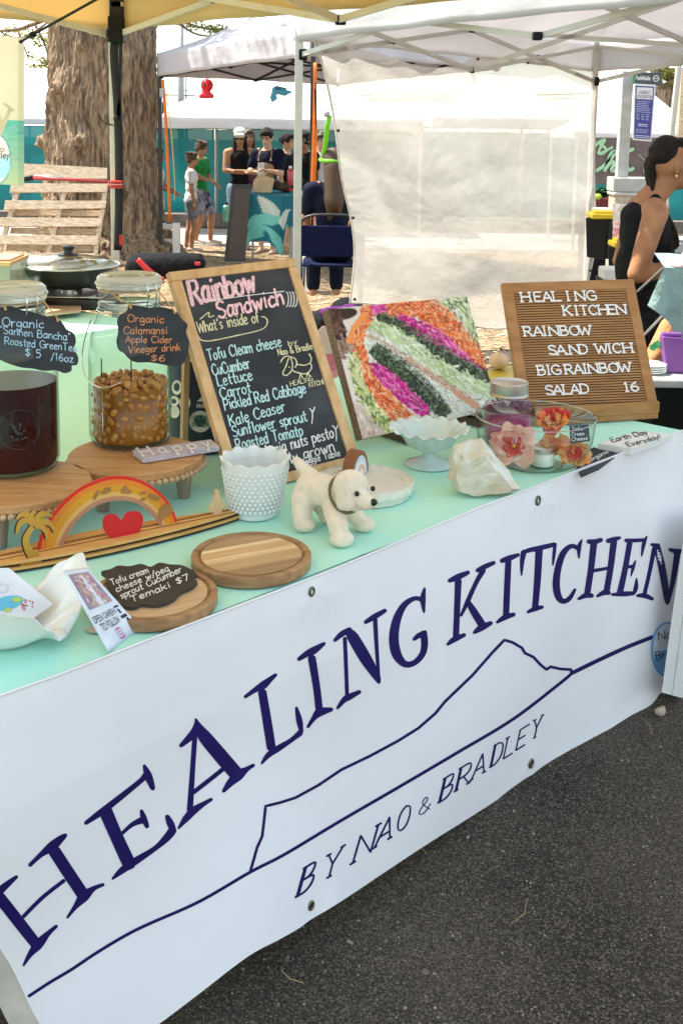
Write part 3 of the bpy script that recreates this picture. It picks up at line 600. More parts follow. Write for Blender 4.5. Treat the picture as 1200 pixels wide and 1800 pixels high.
# ================================================================ PEOPLE
EYE = mat('dark eye', (.01, .008, .006), .2); LIP = mat('lip', (.35, .12, .10), .5)
def skin(n, c): return mat('skin ' + n, c, .6, var=.16, scale=14, sss=.1, bump=.3, bscale=120, spec=.3)
def cloth(n, c, c2=None): return mat('cloth ' + n, c, .85, col2=c2, scale=14, bump=.8, bscale=14, bdist=.03, spec=.2)
SK1, SK2, SK3 = skin('tan', (.40, .21, .12)), skin('fair', (.52, .32, .22)), skin('brown', (.30, .15, .085))
HB, HD = mat('black hair', (.006, .004, .003), .55, col2=(.03, .018, .012), scale=30, bump=1, bscale=60, bdist=.01, stretch=(8, 8, .7), spec=.25), mat('brown hair', (.045, .024, .012), .5, var=.4, scale=40, bump=.8, bscale=90, stretch=(6, 6, .6), col2=(.085, .042, .018))
def person(label, base, yaw, H, skinm, hairm, top, bottom, arms, legs=None, sleeve=.5, hem=.35, hair='short', lean=0, headturn=0, nod=0, group=None, vox=.011, shoes=None, sleevem=None, slim=1., seat=0, hf=0):
    """built from local x (his left +), y (forward), z (up), all in fractions of the height"""
    b = V(base); rot = Matrix.Rotation(yaw, 3, 'Z'); t = thing('person', label, 'person', b)
    def J(x, y, z, lz=.52):
        if lean and z > lz: y = y + math.sin(lean) * (z - lz); z = lz + (z - lz) * math.cos(lean)
        return b + rot @ (V((x, y, z - seat)) * H)
    ax = (rot @ V((1, 0, 0)), rot @ V((0, 1, 0)), V((0, 0, 1))); S = slim
    def el(mb, c, r, k=1, axx=None, n=16): mb.ball(J(*c), tuple(q * H * k for q in r), n, 10, axx or ax)
    def cp(mb, a, c, ra, rb, k=1): mb.cap(J(*a) if len(a) == 3 else a, J(*c) if len(c) == 3 else c, ra * H * k, rb * H * k)
    hr = Matrix.Rotation(yaw + headturn, 3, 'Z'); hax = (hr @ V((1, 0, 0)), hr @ V((0, math.cos(nod), -math.sin(nod))), hr @ V((0, math.sin(nod), math.cos(nod)))); hc = J(0, .012 + hf, .93)
    def hd(x, y, z): return hc + (hax[0] * x + hax[1] * y + hax[2] * z) * H
    m = MB()
    m.ball(hd(0, -.002, .005), (.046 * H, .056 * H, .062 * H), 18, 12, hax); m.ball(hd(0, .018, -.032), (.036 * H, .038 * H, .038 * H), 14, 10, hax)
    m.cap(hd(0, .05, .004), hd(0, .066, -.016), .006 * H, .009 * H, 8); m.ball(hd(0, .047, -.052), (.014 * H, .012 * H, .010 * H), 8, 6, hax)
    m.ball(hd(0, .052, -.034), (.015 * H, .008 * H, .007 * H), 8, 6, hax)
    for s in (-1, 1): m.ball(hd(.047 * s, -.004, -.008), (.007 * H, .014 * H, .019 * H), 8, 6, hax)
    m.cap(hc - V((0, 0, .03 * H)), J(0, -.005, .825), .030 * H, .036 * H)
    tor = [((0, .004, .745), (.092 * S, .060, .085)), ((0, -.002, .80), (.080 * S, .045, .04)), ((0, 0, .65), (.078 * S, .052, .085)), ((0, 0, .56), (.084 * S, .058, .06)), ((0, -.004, .515), (.088 * S, .064, .05))]
    for c, r in tor: el(m, c, r)
    legs = legs or [((.048, 0, .5), (.052, .01, .27), (.052, -.005, .045), 0), ((-.048, 0, .5), (-.052, .01, .27), (-.052, -.005, .045), 0)]
    for hp, kn, an, fy in legs:
        cp(m, hp, kn, .056, .037); cp(m, kn, (kn[0] * .3 + an[0] * .7, kn[1] * .3 + an[1] * .7, kn[2] * .3 + an[2] * .7), .037, .026); cp(m, (kn[0] * .7 + an[0] * .3, kn[1] * .7 + an[1] * .3 - .006, kn[2] * .7 + an[2] * .3), an, .034, .022)
        m.cap(J(an[0], an[1] - .015, .022 + seat * 0 + (an[2] - .045)), J(an[0] + .01 * math.copysign(1, an[0]), an[1] + .095, .014 + (an[2] - .045)), .022 * H, .016 * H)
    for sgn, el_, wr, hand in arms:
        sh_ = (.108 * sgn * S, -.004, .80); cp(m, (.07 * sgn, 0, .81), sh_, .034, .033); cp(m, sh_, el_, .032, .024); cp(m, el_, wr, .025, .0165)
        w0, e0 = J(*wr), J(*el_); d = (w0 - e0).normalized() if hand is None else (rot @ V(hand)).normalized(); sd = d.cross(V((0, 0, 1))).normalized(); nn = sd.cross(d)
        m.ball(w0 + d * .03 * H, (.024 * H, .034 * H, .013 * H), 10, 8, (sd, d, nn))
        for k in range(4):
            o_ = sd * (.017 - .0115 * k) * H; L_ = (.026, .033, .031, .024)[k] * H; p0 = w0 + d * .055 * H + o_; p1 = p0 + d * L_ * .6 - nn * .004 * H; m.cap(p0, p1, .0062 * H, .0058 * H, 8); m.cap(p1, p1 + d * L_ * .4 - nn * L_ * .5, .0058 * H, .005 * H, 8)
        m.cap(w0 + d * .02 * H + sd * .02 * H, w0 + d * .045 * H + sd * .036 * H - nn * .006 * H, .0085 * H, .0065 * H, 8)
    body = m.obj('body', skinm, t, smooth=True, remesh=vox * H, sm=3)
    for s in (-1, 1):
        MB().ball(hd(.018 * s, .0505, .004), (.008 * H, .005 * H, .0048 * H), 8, 6, hax).obj('eye', EYE, t, smooth=True)
        MB().cap(hd(.028 * s, .048, .016), hd(.010 * s, .055, .018), .0026 * H, .003 * H, 6).obj('eyebrow', hairm, t, smooth=True)
    MB().cap(hd(-.012, .0595, -.034), hd(.012, .0595, -.034), .0028 * H, .0028 * H, 6).obj('mouth', LIP, t, smooth=True)
    hm = MB(); pny = hair == 'pony'
    if pny: hm.ball(hd(0, -.021, .022), (.0475 * H, .043 * H, .048 * H), 20, 14, hax); hm.ball(hd(0, .012, .042), (.038 * H, .034 * H, .024 * H), 14, 10, hax)
    else: hm.ball(hd(0, -.010, .016), (.0505 * H, .058 * H, .060 * H), 18, 12, hax); hm.ball(hd(0, .026, .046), (.040 * H, .030 * H, .026 * H), 12, 8, hax)
    for s in () if pny else (-1, 1): hm.ball(hd(.040 * s, .01, .02), (.014 * H, .022 * H, .035 * H), 8, 6, hax)
    if hair in ('long', 'back'):
        hm.ball(hd(0, -.03, -.03), (.052 * H, .034 * H, .06 * H), 14, 10, hax); hm.cap(hd(0, -.038, -.02), J(0, -.058, .74), .052 * H, .050 * H); hm.cap(J(.02, -.06, .76), J(.022, -.062, .68), .034 * H, .012 * H); hm.cap(J(-.02, -.06, .76), J(-.02, -.062, .66), .034 * H, .012 * H)
        if hair == 'long': hm.cap(hd(.04, -.005, 0), J(.052, .03, .78), .018 * H, .016 * H); hm.cap(hd(-.04, -.005, 0), J(-.052, .03, .76), .018 * H, .016 * H)
    if hair == 'pony':
        hm.ball(hd(0, -.056, .026), (.013 * H, .013 * H, .013 * H), 10, 8, hax)
        for q_ in range(9):
            e1, e2, e3 = U(-.008, .008), U(-.008, .008), U(-.012, .012); P_ = catmull([tuple(hd(.004, -.048, .022)), tuple(hd(.006 + e1, -.060 + e2, -.006)), tuple(hd(.012 + e1, -.055 + e2, -.05)), tuple(hd(.024 + e1, -.036 + e3, -.11)), tuple(hd(.040 + e1, -.004 + e3 * 1.4, -.17)), tuple(hd(.052 + e1, .012 + e3, -.235 + e3 * 2))], 4); hm.tube(P_, [(.010 - .0070 * i / (len(P_) - 1)) * H for i in range(len(P_))], 8)
    if hair == 'bun': hm.ball(hd(0, -.065, .02), (.024 * H, .02 * H, .024 * H), 10, 8, hax)
    if hair == 'mop':
        for k in range(26):
            a_ = k * 2.4; z_ = .02 + .045 * math.cos(k * .7); hm.ball(hd(.044 * math.cos(a_), -.008 + .048 * math.sin(a_), z_), (.014 * H, .014 * H, .014 * H), 8, 6, hax)
        hm.ball(hd(0, -.02, -.01), (.052 * H, .045 * H, .045 * H), 12, 8, hax)
    hm.obj('hair', hairm, t, smooth=True, remesh=vox * .8 * H, sm=1)
    if top:
        m = MB()
        for c, r in tor: el(m, c, (r[0] + .006, r[1] + .007, r[2] + (.004 if c[2] < .79 else -.012)))
        if seat == 0: el(m, (0, 0, .53), (.094 * S, .066, .055))
        for sgn, e2, wr, hand in arms:
            sh_ = (.108 * sgn * S, -.004, .80)
            if sleeve > 0:
                k = min(1, sleeve); en = tuple(sh_[i] + (e2[i] - sh_[i]) * k for i in range(3)); (m if not sleevem else m).cap(J(.06 * sgn, 0, .805), J(*sh_), .037 * H, .040 * H); m.cap(J(*sh_), J(*en), .040 * H, .038 * H)
            else: el(m, (0, -.012, .785), (.086 * S, .056, .045)); cp(m, (.052 * sgn * S, .0, .80), (.055 * sgn * S, .002, .835), .022, .016)
        m.obj('shirt' if sleeve > 0 else 'tank_top', top, t, smooth=True, remesh=vox * H, sm=2)
    if bottom:
        m = MB(); el(m, (0, 0, .53), (.092 * S, .067, .045)); el(m, (0, -.004, .505), (.094 * S, .070, .05))
        for hp, kn, an, fy in legs:
            q_ = [hp, kn] if hem >= .28 or hem < 0 else [hp, kn]; k = (.5 - hem) / .23 if hem > .27 else 1
            en = tuple(hp[i] + (kn[i] - hp[i]) * min(1, k) for i in range(3)); cp(m, hp, en, .064, .060 - .012 * min(1, k))
            if hem < .25: cp(m, kn, tuple(kn[i] + (an[i] - kn[i]) * .95 for i in range(3)), .046, .036)
        m.obj('shorts' if hem > .25 else 'trousers', bottom, t, smooth=True, remesh=vox * H, sm=2)
    if shoes:
        for hp, kn, an, fy in legs:
            m = MB(); m.cap(J(an[0], an[1] - .018, .022 + an[2] - .045), J(an[0] + .01 * math.copysign(1, an[0]), an[1] + .098, .016 + an[2] - .045), .028 * H, .021 * H); m.obj('shoe', shoes, t, smooth=True)
    t['_'] = 0; del t['_']
    return t, J, hd, H
def gp(x, Y, z=0): p = atY(x, 300, Y); p.z = z; return p
W_T, G_T, GY, NV, BKC, BRN = cloth('white', (.72, .70, .68)), cloth('green', (.02, .22, .05)), cloth('grey', (.13, .14, .16), (.22, .23, .26)), cloth('navy', (.005, .008, .022)), cloth('black', (.008, .008, .010)), cloth('apron', (.30, .20, .13))
PNK, DEN = cloth('pink print', (.55, .35, .36), (.75, .68, .66)), cloth('denim', (.16, .21, .27))
def height(ytop, Y): return atY(600, ytop - 4 * 0, Y).z
hang = lambda s: (s, (.118 * s, -.01, .63), (.115 * s, .02, .49), (0, .1, -1))
# yaw: 0 faces away (+Y); -90 deg faces +X (right)
RGT = -PI / 2
person('child in a pink print skirt half hidden by the trunk, one arm held out', gp(276, 12.95), RGT, 1.29, SK3, HD, PNK, PNK, [(1, (.12, .02, .66), (.08, .14, .60), None), (-1, (-.118, .03, .66), (-.08, .16, .585), None)], sleeve=.5, hem=.30, hair='short')
person('small girl in a white T-shirt and grey shorts standing side-on before the teal fence', gp(336, 13.4), RGT + .15, 1.23, SK1, HD, W_T, GY, [(1, (.118, .0, .65), (.10, .03, .50), (0, .1, -1)), (-1, (-.118, -.02, .66), (-.10, .02, .51), (0, .1, -1))], sleeve=.55, hem=.36, hair='mop', headturn=-.2,
       legs=[((.045, 0, .5), (.045, .03, .27), (.045, .0, .045), 0), ((-.045, 0, .5), (-.045, -.01, .27), (-.045, -.05, .045), 0)], shoes=cloth('sandal', (.5, .42, .33)))
person('boy in a green T-shirt and patterned shorts stepping forward behind the small girl', gp(352, 14.2), RGT - .35, 1.36, SK1, HD, G_T, cloth('patterned', (.02, .03, .07), (.35, .36, .42)), [(1, (.11, .03, .66), (.04, .13, .62), None), (-1, (-.118, .03, .64), (-.09, .12, .585), None)], sleeve=.6, hem=.31, hair='mop', nod=.25,
       legs=[((.045, 0, .5), (.045, .03, .28), (.04, -.03, .045), 0), ((-.045, 0, .5), (-.045, .10, .28), (-.05, .085, .045), 0)], shoes=cloth('sandal', (.5, .42, .33)))
cm, J, hd, H = person('man in a white cap and black tank top, sunglasses, forearms crossed', gp(421, 13.7), RGT - 1.25 + PI * .0, 1.53, SK1, HB, BKC, DEN, [(1, (.125, .03, .655), (.0, .13, .64), (-.9, .3, 0)), (-1, (-.125, .03, .64), (.02, .14, .655), (.9, .3, .1))], sleeve=0, hem=.30, hair='long', nod=.3, headturn=-.3, slim=.97)
m = MB(); m.ball(hd(0, -.002, .040), (.054 * H, .062 * H, .040 * H), 16, 10); m.obj('cap_crown', W_T, cm, smooth=True)
MB().cap(hd(-.025, .062, .030), hd(.025, .062, .030), .020 * H, .020 * H).obj('cap_peak', W_T, cm, smooth=True)
m = MB(); [m.ball(hd(.02 * s, .056, .002), (.017 * H, .008 * H, .011 * H), 10, 7) for s in (-1, 1)]; m.obj('sunglasses', EYE, cm, smooth=True)
p5, J, hd, H = person('brown-haired person in dark red, half hidden between the capped man and aproned man', gp(437, 14.6), PI + .2, 1.51, SK3, HD, cloth('maroon', (.12, .04, .05)), NV, [hang(1), hang(-1)], sleeve=.6, hair='long')
am, J, hd, H = person('dark-haired man in a navy shirt and tan apron looking down at his phone', gp(470, 13.3), RGT - 1.9, 1.54, SK2, HB, NV, NV, [(1, (.135, .03, .66), (.06, .12, .66), None), (-1, (-.13, .03, .645), (-.06, .14, .67), None)], sleeve=.7, hair='short', nod=.45, slim=.97)
m = MB(); m.ball(J(0, .03, .66), (.075 * H, .048 * H, .12 * H), 14, 10, ((Matrix.Rotation(RGT - 1.9, 3, 'Z') @ V((1, 0, 0))), (Matrix.Rotation(RGT - 1.9, 3, 'Z') @ V((0, 1, 0))), V((0, 0, 1)))); m.obj('apron', BRN, am, smooth=True)
for s in (-1, 1): MB().tube([J(.05 * s, .055, .74), J(.05 * s, .03, .815), J(.02 * s, -.03, .83)], .011 * H, 6).obj('apron_strap', BRN, am)
tag(MB().box(J(-.02, .175, .685), (.075, .012, .14)).obj('phone', mat('pale phone', (.6, .56, .56), .3), bev=.004, org=J(-.02, .175, .685)), 'pale phone held up by the man in the tan apron', 'phone')
person('woman with dark hair tied back, black top, looking right beside the apron man', gp(503, 13.8), RGT - .3, 1.47, SK2, HB, BKC, BKC, [hang(1), hang(-1)], sleeve=.25, hair='bun')
person('person in dark clothes glimpsed between the white post and the grey pole', gp(535, 14.3), PI - .5, 1.48, SK3, HB, BKC, BKC, [hang(1), hang(-1)], sleeve=.6, hair='mop')
person('person in a pale cap top glimpsed just right of the grey pole, farthest back', gp(562, 15.0), PI + .4, 1.47, SK2, HD, cloth('pale grey', (.45, .43, .42)), GY, [hang(1), hang(-1)], sleeve=.6, hair='short')
# seated woman, back view
swp = gp(585, 8.6); sw, J, hd, H = person('woman seated with her back turned, long brown hair, navy top and green balloon band', swp, .15, 1.62, SK1, HD, NV, NV, [(1, (.125, .04, .66), (.1, .16, .58), None), (-1, (-.125, .04, .66), (-.1, .16, .58), None)],
    legs=[((.05, 0, .5), (.06, .24, .5), (.06, .24, .28), 0), ((-.05, 0, .5), (-.06, .24, .5), (-.06, .24, .28), 0)], sleeve=.7, hem=.1, hair='back', seat=.13)
BAL = mat('green balloon', (.22, .62, .03), .25, translucent=.3, var=.05)
bb = thing('balloon_headband', 'lime green balloon band with an upright stalk on the seated woman\'s head', 'balloon', hd(0, 0, .03))
ring = [hd(.062 * math.cos(a), -.004 + .068 * math.sin(a), .012 + .004 * math.sin(a)) for a in [2 * PI * i / 24 for i in range(25)]]; MB().tube(ring, .016, 10).obj('band', BAL, bb, smooth=True)
MB().tube(catmull([hd(-.045, .0, .04), atY(572, 252, 8.55), atY(575, 222, 8.5), atY(580, 203, 8.5)], 4), .019, 10).obj('stalk', BAL, bb, smooth=True)
MB().ball(atY(574, 200, 8.48), (.026, .026, .028), 12, 8).obj('stalk_tip', mat('grey balloon', (.35, .36, .33), .3), bb, smooth=True)
ch = thing('folding_chair', 'navy folding chair with a black frame under the seated woman', 'chair', swp)
NVY = cloth('navy canvas', (.003, .006, .035)); Z0 = .36 * 1
MB().box(swp + V((0, .02, .50)), (.46, .44, .02)).obj('seat', NVY, ch, bev=.008); MB().box(swp + V((0, -.26, .70)), (.47, .02, .24)).obj('backrest', NVY, ch, bev=.008)
for sx in (-1, 1):
    MB().tube(catmull([swp + V((.245 * sx, .2, 0)), swp + V((.245 * sx, -.05, .50)), swp + V((.245 * sx, -.27, .84))], 3), .012, 8).obj('frame', STEELB, ch, smooth=True)
    MB().tube([swp + V((.225 * sx, -.28, 0)), swp + V((.225 * sx, .2, .50))], .012, 8).obj('leg', STEELB, ch, smooth=True)
MB().tube(catmull([swp + V((-.245, -.27, .84)), swp + V((-.15, -.28, .90)), swp + V((.15, -.28, .90)), swp + V((.245, -.27, .84))], 4), .012, 8).obj('top_rail', STEELB, ch, smooth=True)

# woman at the right edge, close
wy = 4.75; wb = gp(1118, wy); WH = 1.68
wsk = skin('warm', (.36, .165, .085))
ww, J, hd, H = person('dark-haired woman with a ponytail and gold earring, black tank top, at the right edge', wb, RGT - .05, WH, wsk, HB, BKC, BKC,
    [(1, (.120, -.028, .650), (.085, .13, .672), (-.1, .95, .1)), (-1, (-.115, -.02, .655), (-.06, .13, .65), (.2, .95, 0))],
    legs=[((.05, 0, .5), (.06, .2, .44), (.06, .12, .045), 0), ((-.05, 0, .5), (-.06, .17, .43), (-.06, .05, .045), 0)], sleeve=0, hem=.1, hair='pony', nod=.05, lean=.12, vox=.0055, slim=.95, seat=.06, hf=.032)
for s in (-1, 1):
    eb = MB(); eb.ball(hd(.0475 * s, -.006, -.006), (.006 * H, .0125 * H, .0175 * H), 14, 10); eb.ball(hd(.0485 * s, -.002, -.022), (.005 * H, .007 * H, .007 * H), 8, 6); eb.obj('ear', wsk, ww, smooth=True)
for s in (-1, 1): MB().ball(hd(.052 * s, -.002, -.034), (.004, .004, .010), 8, 6).obj('earring', mat('gold', (.8, .55, .2), .25, metal=1), ww, smooth=True)

# ================================================================ BACKGROUND THINGS
PAL = wood('pallet wood', (.42, .30, .19), (.70, .56, .40), stretch=(1.5, 14, 14), scale=4, rough=.85, bump=.5)
def slab(pl, pts, th, off=0): return [pl.P(x, y, off) for x, y in pts], -pl.n * th
def qprism(pl, pts, th, name, m, par, off=0, bev=.002, **k):
    p, v = slab(pl, pts, th, off); return MB().prism(p, v).obj(name, m, par, bev=bev, **k)
plP = leaning((-10, 486), (176, 482), 0, math.radians(24))
pa = thing('wooden_pallet', 'rough wooden pallet leaning up in front of the tree trunk', 'pallet', plP.P(80, 484))
for a, b in (((38, 287), (189, 314)), ((20, 322), (190, 337)), ((10, 352), (188, 366)), ((1, 382), (180, 398)), ((-6, 413), (174, 430)), ((-12, 444), (168, 462))):
    h_ = (26 if a[1] == 287 else 16) ; dx = 2.5 if a[1] != 287 else 0
    qprism(plP, [(a[0], a[1]), (b[0] , a[1] + (1 if a[1] != 287 else 8)), (b[0] - dx, b[1] ), (a[0] - dx, a[1] + h_ + (0 if a[1] != 287 else -1))], .02, 'board', PAL, pa)
for a, b in (((40, 312), (-14, 486)), ((122, 312), (74, 486)), ((190, 318), (162, 486))):
    qprism(plP, [(a[0] - 6, a[1]), (a[0] + 2, a[1]), (b[0] + 4, b[1]), (b[0] - 4, b[1])], .09, 'stringer', PAL, pa, off=-.0212)
for y in (368, 400, 430, 460): qprism(plP, [(28 - (y - 368) * .25, y), (186 - (y - 368) * .2, y + 2), (183 - (y - 368) * .2, y + 12), (26 - (y - 368) * .25, y + 10)], .018, 'board', PAL, pa, off=-.114)
# orange straps and the white trestle
ORA = mat('orange strap', (.80, .20, .02), .6, translucent=.2)
t = thing('tent_strap', 'orange tie-down strap running to the white trestle beside the trunk', 'strap', atY(298, 388, 12.2))
qa = lambda x, y: atY(x, y, 12.2)
band([qa(286, 140), qa(291, 200), qa(295, 290), qa(299, 390)], .034, ORA, 'webbing', t); MB().tube([qa(292, 160), qa(302, 240), qa(308, 330), qa(306, 352)], .006, 5).obj('cord', mat('thin yellow cord', (.6, .4, .15)), t)
MB().box(qa(285, 163), (.05, .03, .10)).obj('buckle', GREY, t, bev=.004)
t = thing('tent_strap', 'orange tie-down strap spreading in a narrow V beside the grey pole', 'strap', atY(548, 420, 10.0)); qa2 = lambda x, y: atY(x, y, 10.0)
band([qa2(554, 110), qa2(553, 200), qa2(549, 320), qa2(545, 418)], .034, ORA, 'webbing', t); band([qa2(553, 145), qa2(556, 230), qa2(554, 310), qa2(546, 418)], .014, ORA, 'webbing', t)
band([qa2(545, 418), qa2(549, 424), qa2(556, 421)], .03, BLK, 'loop', t); MB().tube([qa2(557, 300), qa2(560, 400), qa2(561, 500)], .008, 5).obj('cord', BLK, t)
WPT = mat('white paint', (.74, .70, .64), .6, var=.06, scale=8)
t = thing('white_trestle', 'small white painted wooden trestle standing by the foot of the trunk', 'trestle', gp(300, 12.5)); pz = lambda x, y, Y=12.5: atY(x, y, Y)
for a, b, Y in (((310, 392), (310, 452), 12.4), ((285, 392), (284, 452), 12.6), ((280, 380), (279, 402), 12.6)): MB().beam(pz(*a, Y), pz(*b, Y) if b[1] < 450 else gp(b[0], Y), .085, .05, up=(0, 1, 0)).obj('post', WPT, t, bev=.004)
for y in (398, 424): MB().beam(pz(280, y, 12.45), pz(316, y + 1, 12.45), .03, .06).obj('rail', WPT, t, bev=.004)
t = thing('tent_weight', 'tall white plastic weight at the foot of the grey pole', 'weight', gp(547, 10.25)); MB().box(gp(547, 10.22, .19), (.14, .22, .38)).obj('body', WPT, t, bev=.02)
MB().box(gp(547, 10.22, .395), (.05, .06, .03)).obj('filler_cap', GREY, t, bev=.006)
# toys on the far tent
t = thing('inflatable_octopus', 'red inflatable octopus toy dangling from the black-framed tent', 'toy', atY(363, 155, 11.6)); RT_ = mat('red vinyl', (.70, .015, .03), .25, var=.05, translucent=.2); a = lambda x, y, Y=11.6: atY(x, y, Y)
m = MB(); m.ball(a(364, 150), (.068, .065, .068), 14, 10); m.cap(a(363, 155), a(362, 166), .04, .045)
for x in (354, 360, 366, 372): m.cap(a(363, 162), a(x, 169, 11.56), .03, .026)
m.obj('body', RT_, t, smooth=True, remesh=.008, sm=2); MB().tube([a(364, 141), a(364, 122)], .002, 4).obj('string', BLK, t)
for s in (-4, 4): MB().ball(a(364 + s, 149, 11.535), (.010, .006, .012), 8, 6).obj('eye', EYE, t, smooth=True)
t = thing('inflatable_plane', 'blue inflatable aeroplane toy dangling under the black-framed tent', 'toy', atY(490, 162, 11.0)); BT_ = mat('blue vinyl', (.06, .30, .42), .25, var=.2, translucent=.2); b_ = lambda x, y, Y=11.0: atY(x, y, Y)
m = MB(); m.cap(b_(478, 172), b_(484, 160), .022, .034); m.cap(b_(484, 158), b_(500, 163), .036, .034); m.cap(b_(498, 162), b_(510, 162), .026, .016); m.obj('body', BT_, t, smooth=True, remesh=.008, sm=2)
m = MB(); m.cap(b_(486, 154, 10.9), b_(501, 157, 11.1), .018, .016); m.obj('wing', mat('dark blue vinyl', (.02, .10, .28), .3), t, smooth=True); m = MB(); m.cap(b_(479, 176), b_(484, 172), .018, .02); m.obj('tail', BT_, t, smooth=True)
MB().tube([b_(490, 152), b_(490, 122)], .002, 4).obj('string', BLK, t)

# teal print table and its things
ty = 12.0; t = thing('market_table', 'table under a teal leaf-print cloth in front of the watching men', 'table', gp(465, ty)); TP = lambda x, y, Y=ty: atY(x, y, Y)
zt = TP(470, 342).z; MB().box(TP(475, 342) + V((.05, .38, -.014)), (.74, .76, .025)).obj('tabletop', WPT, t)
for x, dy in ((428, .05), (512, .05), (445, .7), (515, .7)): MB().tube([gp(x, ty + dy), gp(x, ty + dy, zt - .02)], .014, 8).obj('leg', GREY, t)
R_ = Raster(90, 100, (.012, .13, .17))
for cx, cy, L_, ang in ((42, 26, 26, 1.1), (40, 50, 26, 2.6), (34, 52, 24, -.3), (26, 78, 22, 1.9), (48, 78, 20, .6), (66, 40, 16, 1.5), (60, 92, 18, .2), (14, 90, 16, 2.2)):
    dx, dy = math.cos(ang), math.sin(ang); col = (.16, .50, .42) if cy > 40 else (.60, .62, .52); R_.line(cx - dx * L_, cy - dy * L_, cx + dx * L_, cy + dy * L_, 1.6, col)
    for k in range(-6, 7):
        x0, y0 = cx + dx * L_ * k / 7, cy + dy * L_ * k / 7; l = (8 - abs(k)) * 1.4
        for s in (-1, 1): R_.line(x0, y0, x0 + (dx * .6 - s * dy) * l, y0 + (dy * .6 + s * dx) * l, 2.6, col)
R_.a[:, 60:] *= np.array((.75, .8, .85))  # right part of the drape darkened: its shade is put into the print colour
ttop = [(420, 342), (440, 341), (480, 343), (505, 344), (524, 343)]; tbot = [(407, 424), (428, 450), (440, 424), (470, 424), (484, 436), (496, 452), (502, 400), (524, 396)]
def tcf(u, v):
    T, B = poly_at(ttop, u), poly_at(tbot, u); x = T[0] + (B[0] - T[0]) * v; y = T[1] + (B[1] - T[1]) * v; return TP(x, y, ty - .03 - .03 * math.sin(u * 16) * v)
tc_ = thing('leaf_print_cloth', 'teal tablecloth with mint palm leaves hanging in points off the far table', 'tablecloth', TP(420, 342)); R_.panel('drape', tcf, mat('printed cloth', (1, 1, 1), .9, attr=True), tc_)
MB().grid(lambda u, v: V((TP(420, 342).x + u * (TP(524, 342).x - TP(420, 342).x), ty - .03 + v * .82, zt + .004)), 4, 4).obj('top_sheet', cloth('teal', (.012, .13, .17), (.04, .24, .26)), tc_)
PAP = mat('brown paper', (.50, .34, .19), .8, bump=.4, scale=12); c = TP(459, 340); c.y += .25; c.z = zt + .006
t = thing('paper_bag', 'brown paper bag slumped on the teal print table', 'bag', c); MB().prism([c + V((-.12, -.05, 0)), c + V((.10, -.05, 0)), c + V((.13, -.05, .15)), c + V((.02, -.05, .19)), c + V((-.10, -.05, .14))], (0, .12, 0)).obj('bag', PAP, t, bev=.008)
MB().prism([c + V((-.10, -.05, .14)), c + V((.02, -.05, .19)), c + V((.06, -.055, .23)), c + V((-.04, -.055, .2))], (0, .10, 0)).obj('folded_top', PAP, t, bev=.004)
c2_ = TP(488, 340); c2_.y += .35; c2_.z = zt + .006; m = MB(); [m.ball(c2_ + V((U(-.14, .14), U(-.06, .06), U(.02, .10))), (U(.05, .08), .06, U(.03, .05)), 9, 7) for _ in range(16)]
tag(m.obj('fabric_pile', cloth('olive', (.03, .022, .012), (.08, .055, .03)), smooth=True, org=c2_, remesh=.012), 'heap of dark brown fabric on the teal print table', 'fabric')
def bottle(x, y0, y1, wpx, Y, body, capm, label, z=None):
    p = atY(x, y1, Y); top_ = atY(x, y0, Y); r = px(wpx / 2, p); h = top_.z - p.z; t = thing('bottle', label, 'bottle', p)
    MB().lathe(p, [(r * .9, 0), (r, .01), (r, h * .78), (r * .8, h * .85), (r * .45, h * .88), (r * .45, h * .9)], 20).obj('bottle', body, t, smooth=True); MB().lathe(p + V((0, 0, h * .9)), [(r * .55, 0), (r * .55, h * .1), (r * .4, h * .11)], 16).obj('cap', capm, t, smooth=True)
bottle(510, 292, 336, 11, 12.3, mat('red enamel', (.40, .01, .02), .3, coat=.5), mat('pale cap', (.6, .6, .58)), 'tall red drinks bottle standing on the teal print table')
bottle(398, 356, 389, 12, 13.35, mat('mint enamel', (.22, .48, .33), .4), PLAST, 'mint green bottle held low in the cap man\'s hand')
c = thing('menu_board', 'dark A-frame board leaning beside the teal print table', 'sign board', TP(400, 458, 11.8)); plM = Plane(TP(415, 400, 11.85), (0, -1, .12))
qprism(plM, [(412, 330), (440, 330), (431, 456), (398, 455)], .02, 'panel', mat('brown panel', (.05, .03, .02), .4), c); qprism(plM, [(408, 324), (441, 324), (441, 330), (408, 330)], .03, 'frame', STEELB, c, off=.004); qprism(plM, [(408, 324), (413, 324), (399, 459), (394, 459)], .03, 'frame', STEELB, c, off=.006)
qprism(plM, [(396, 454), (432, 455), (432, 460), (394, 460)], .03, 'frame', STEELB, c, off=.008)
# bags behind
def lump(name, label, cat, c, parts, m, rm=.01, par=None, group=None):
    mb = MB(); [mb.ball(V(c) + V(o_), r, 12, 8) for o_, r in parts]; o = mb.obj(name, m, smooth=True, org=c, remesh=rm, sm=2); return tag(o, label, cat, group)
g0 = gp(590, 8.0); lump('backpack', 'black backpack slumped on the leaf litter below the navy chair', 'bag', g0, [((0, 0, .12), (.22, .14, .12)), ((.1, 0, .2), (.14, .12, .12)), ((-.12, .02, .1), (.12, .12, .1))], BKC)
lump('purple_bag', 'purple cloth bag lying on the black backpack', 'bag', g0 + V((.02, -.12, .22)), [((0, 0, 0), (.13, .06, .05)), ((.1, 0, .02), (.08, .05, .05))], cloth('purple', (.10, .015, .12)))
g0 = gp(298, 9.6); BG = thing('tent_bag', 'long black holdall with red straps lying on the litter beyond the jars', 'bag', g0)
gl = lambda x, y: atY(x, y, 9.5)
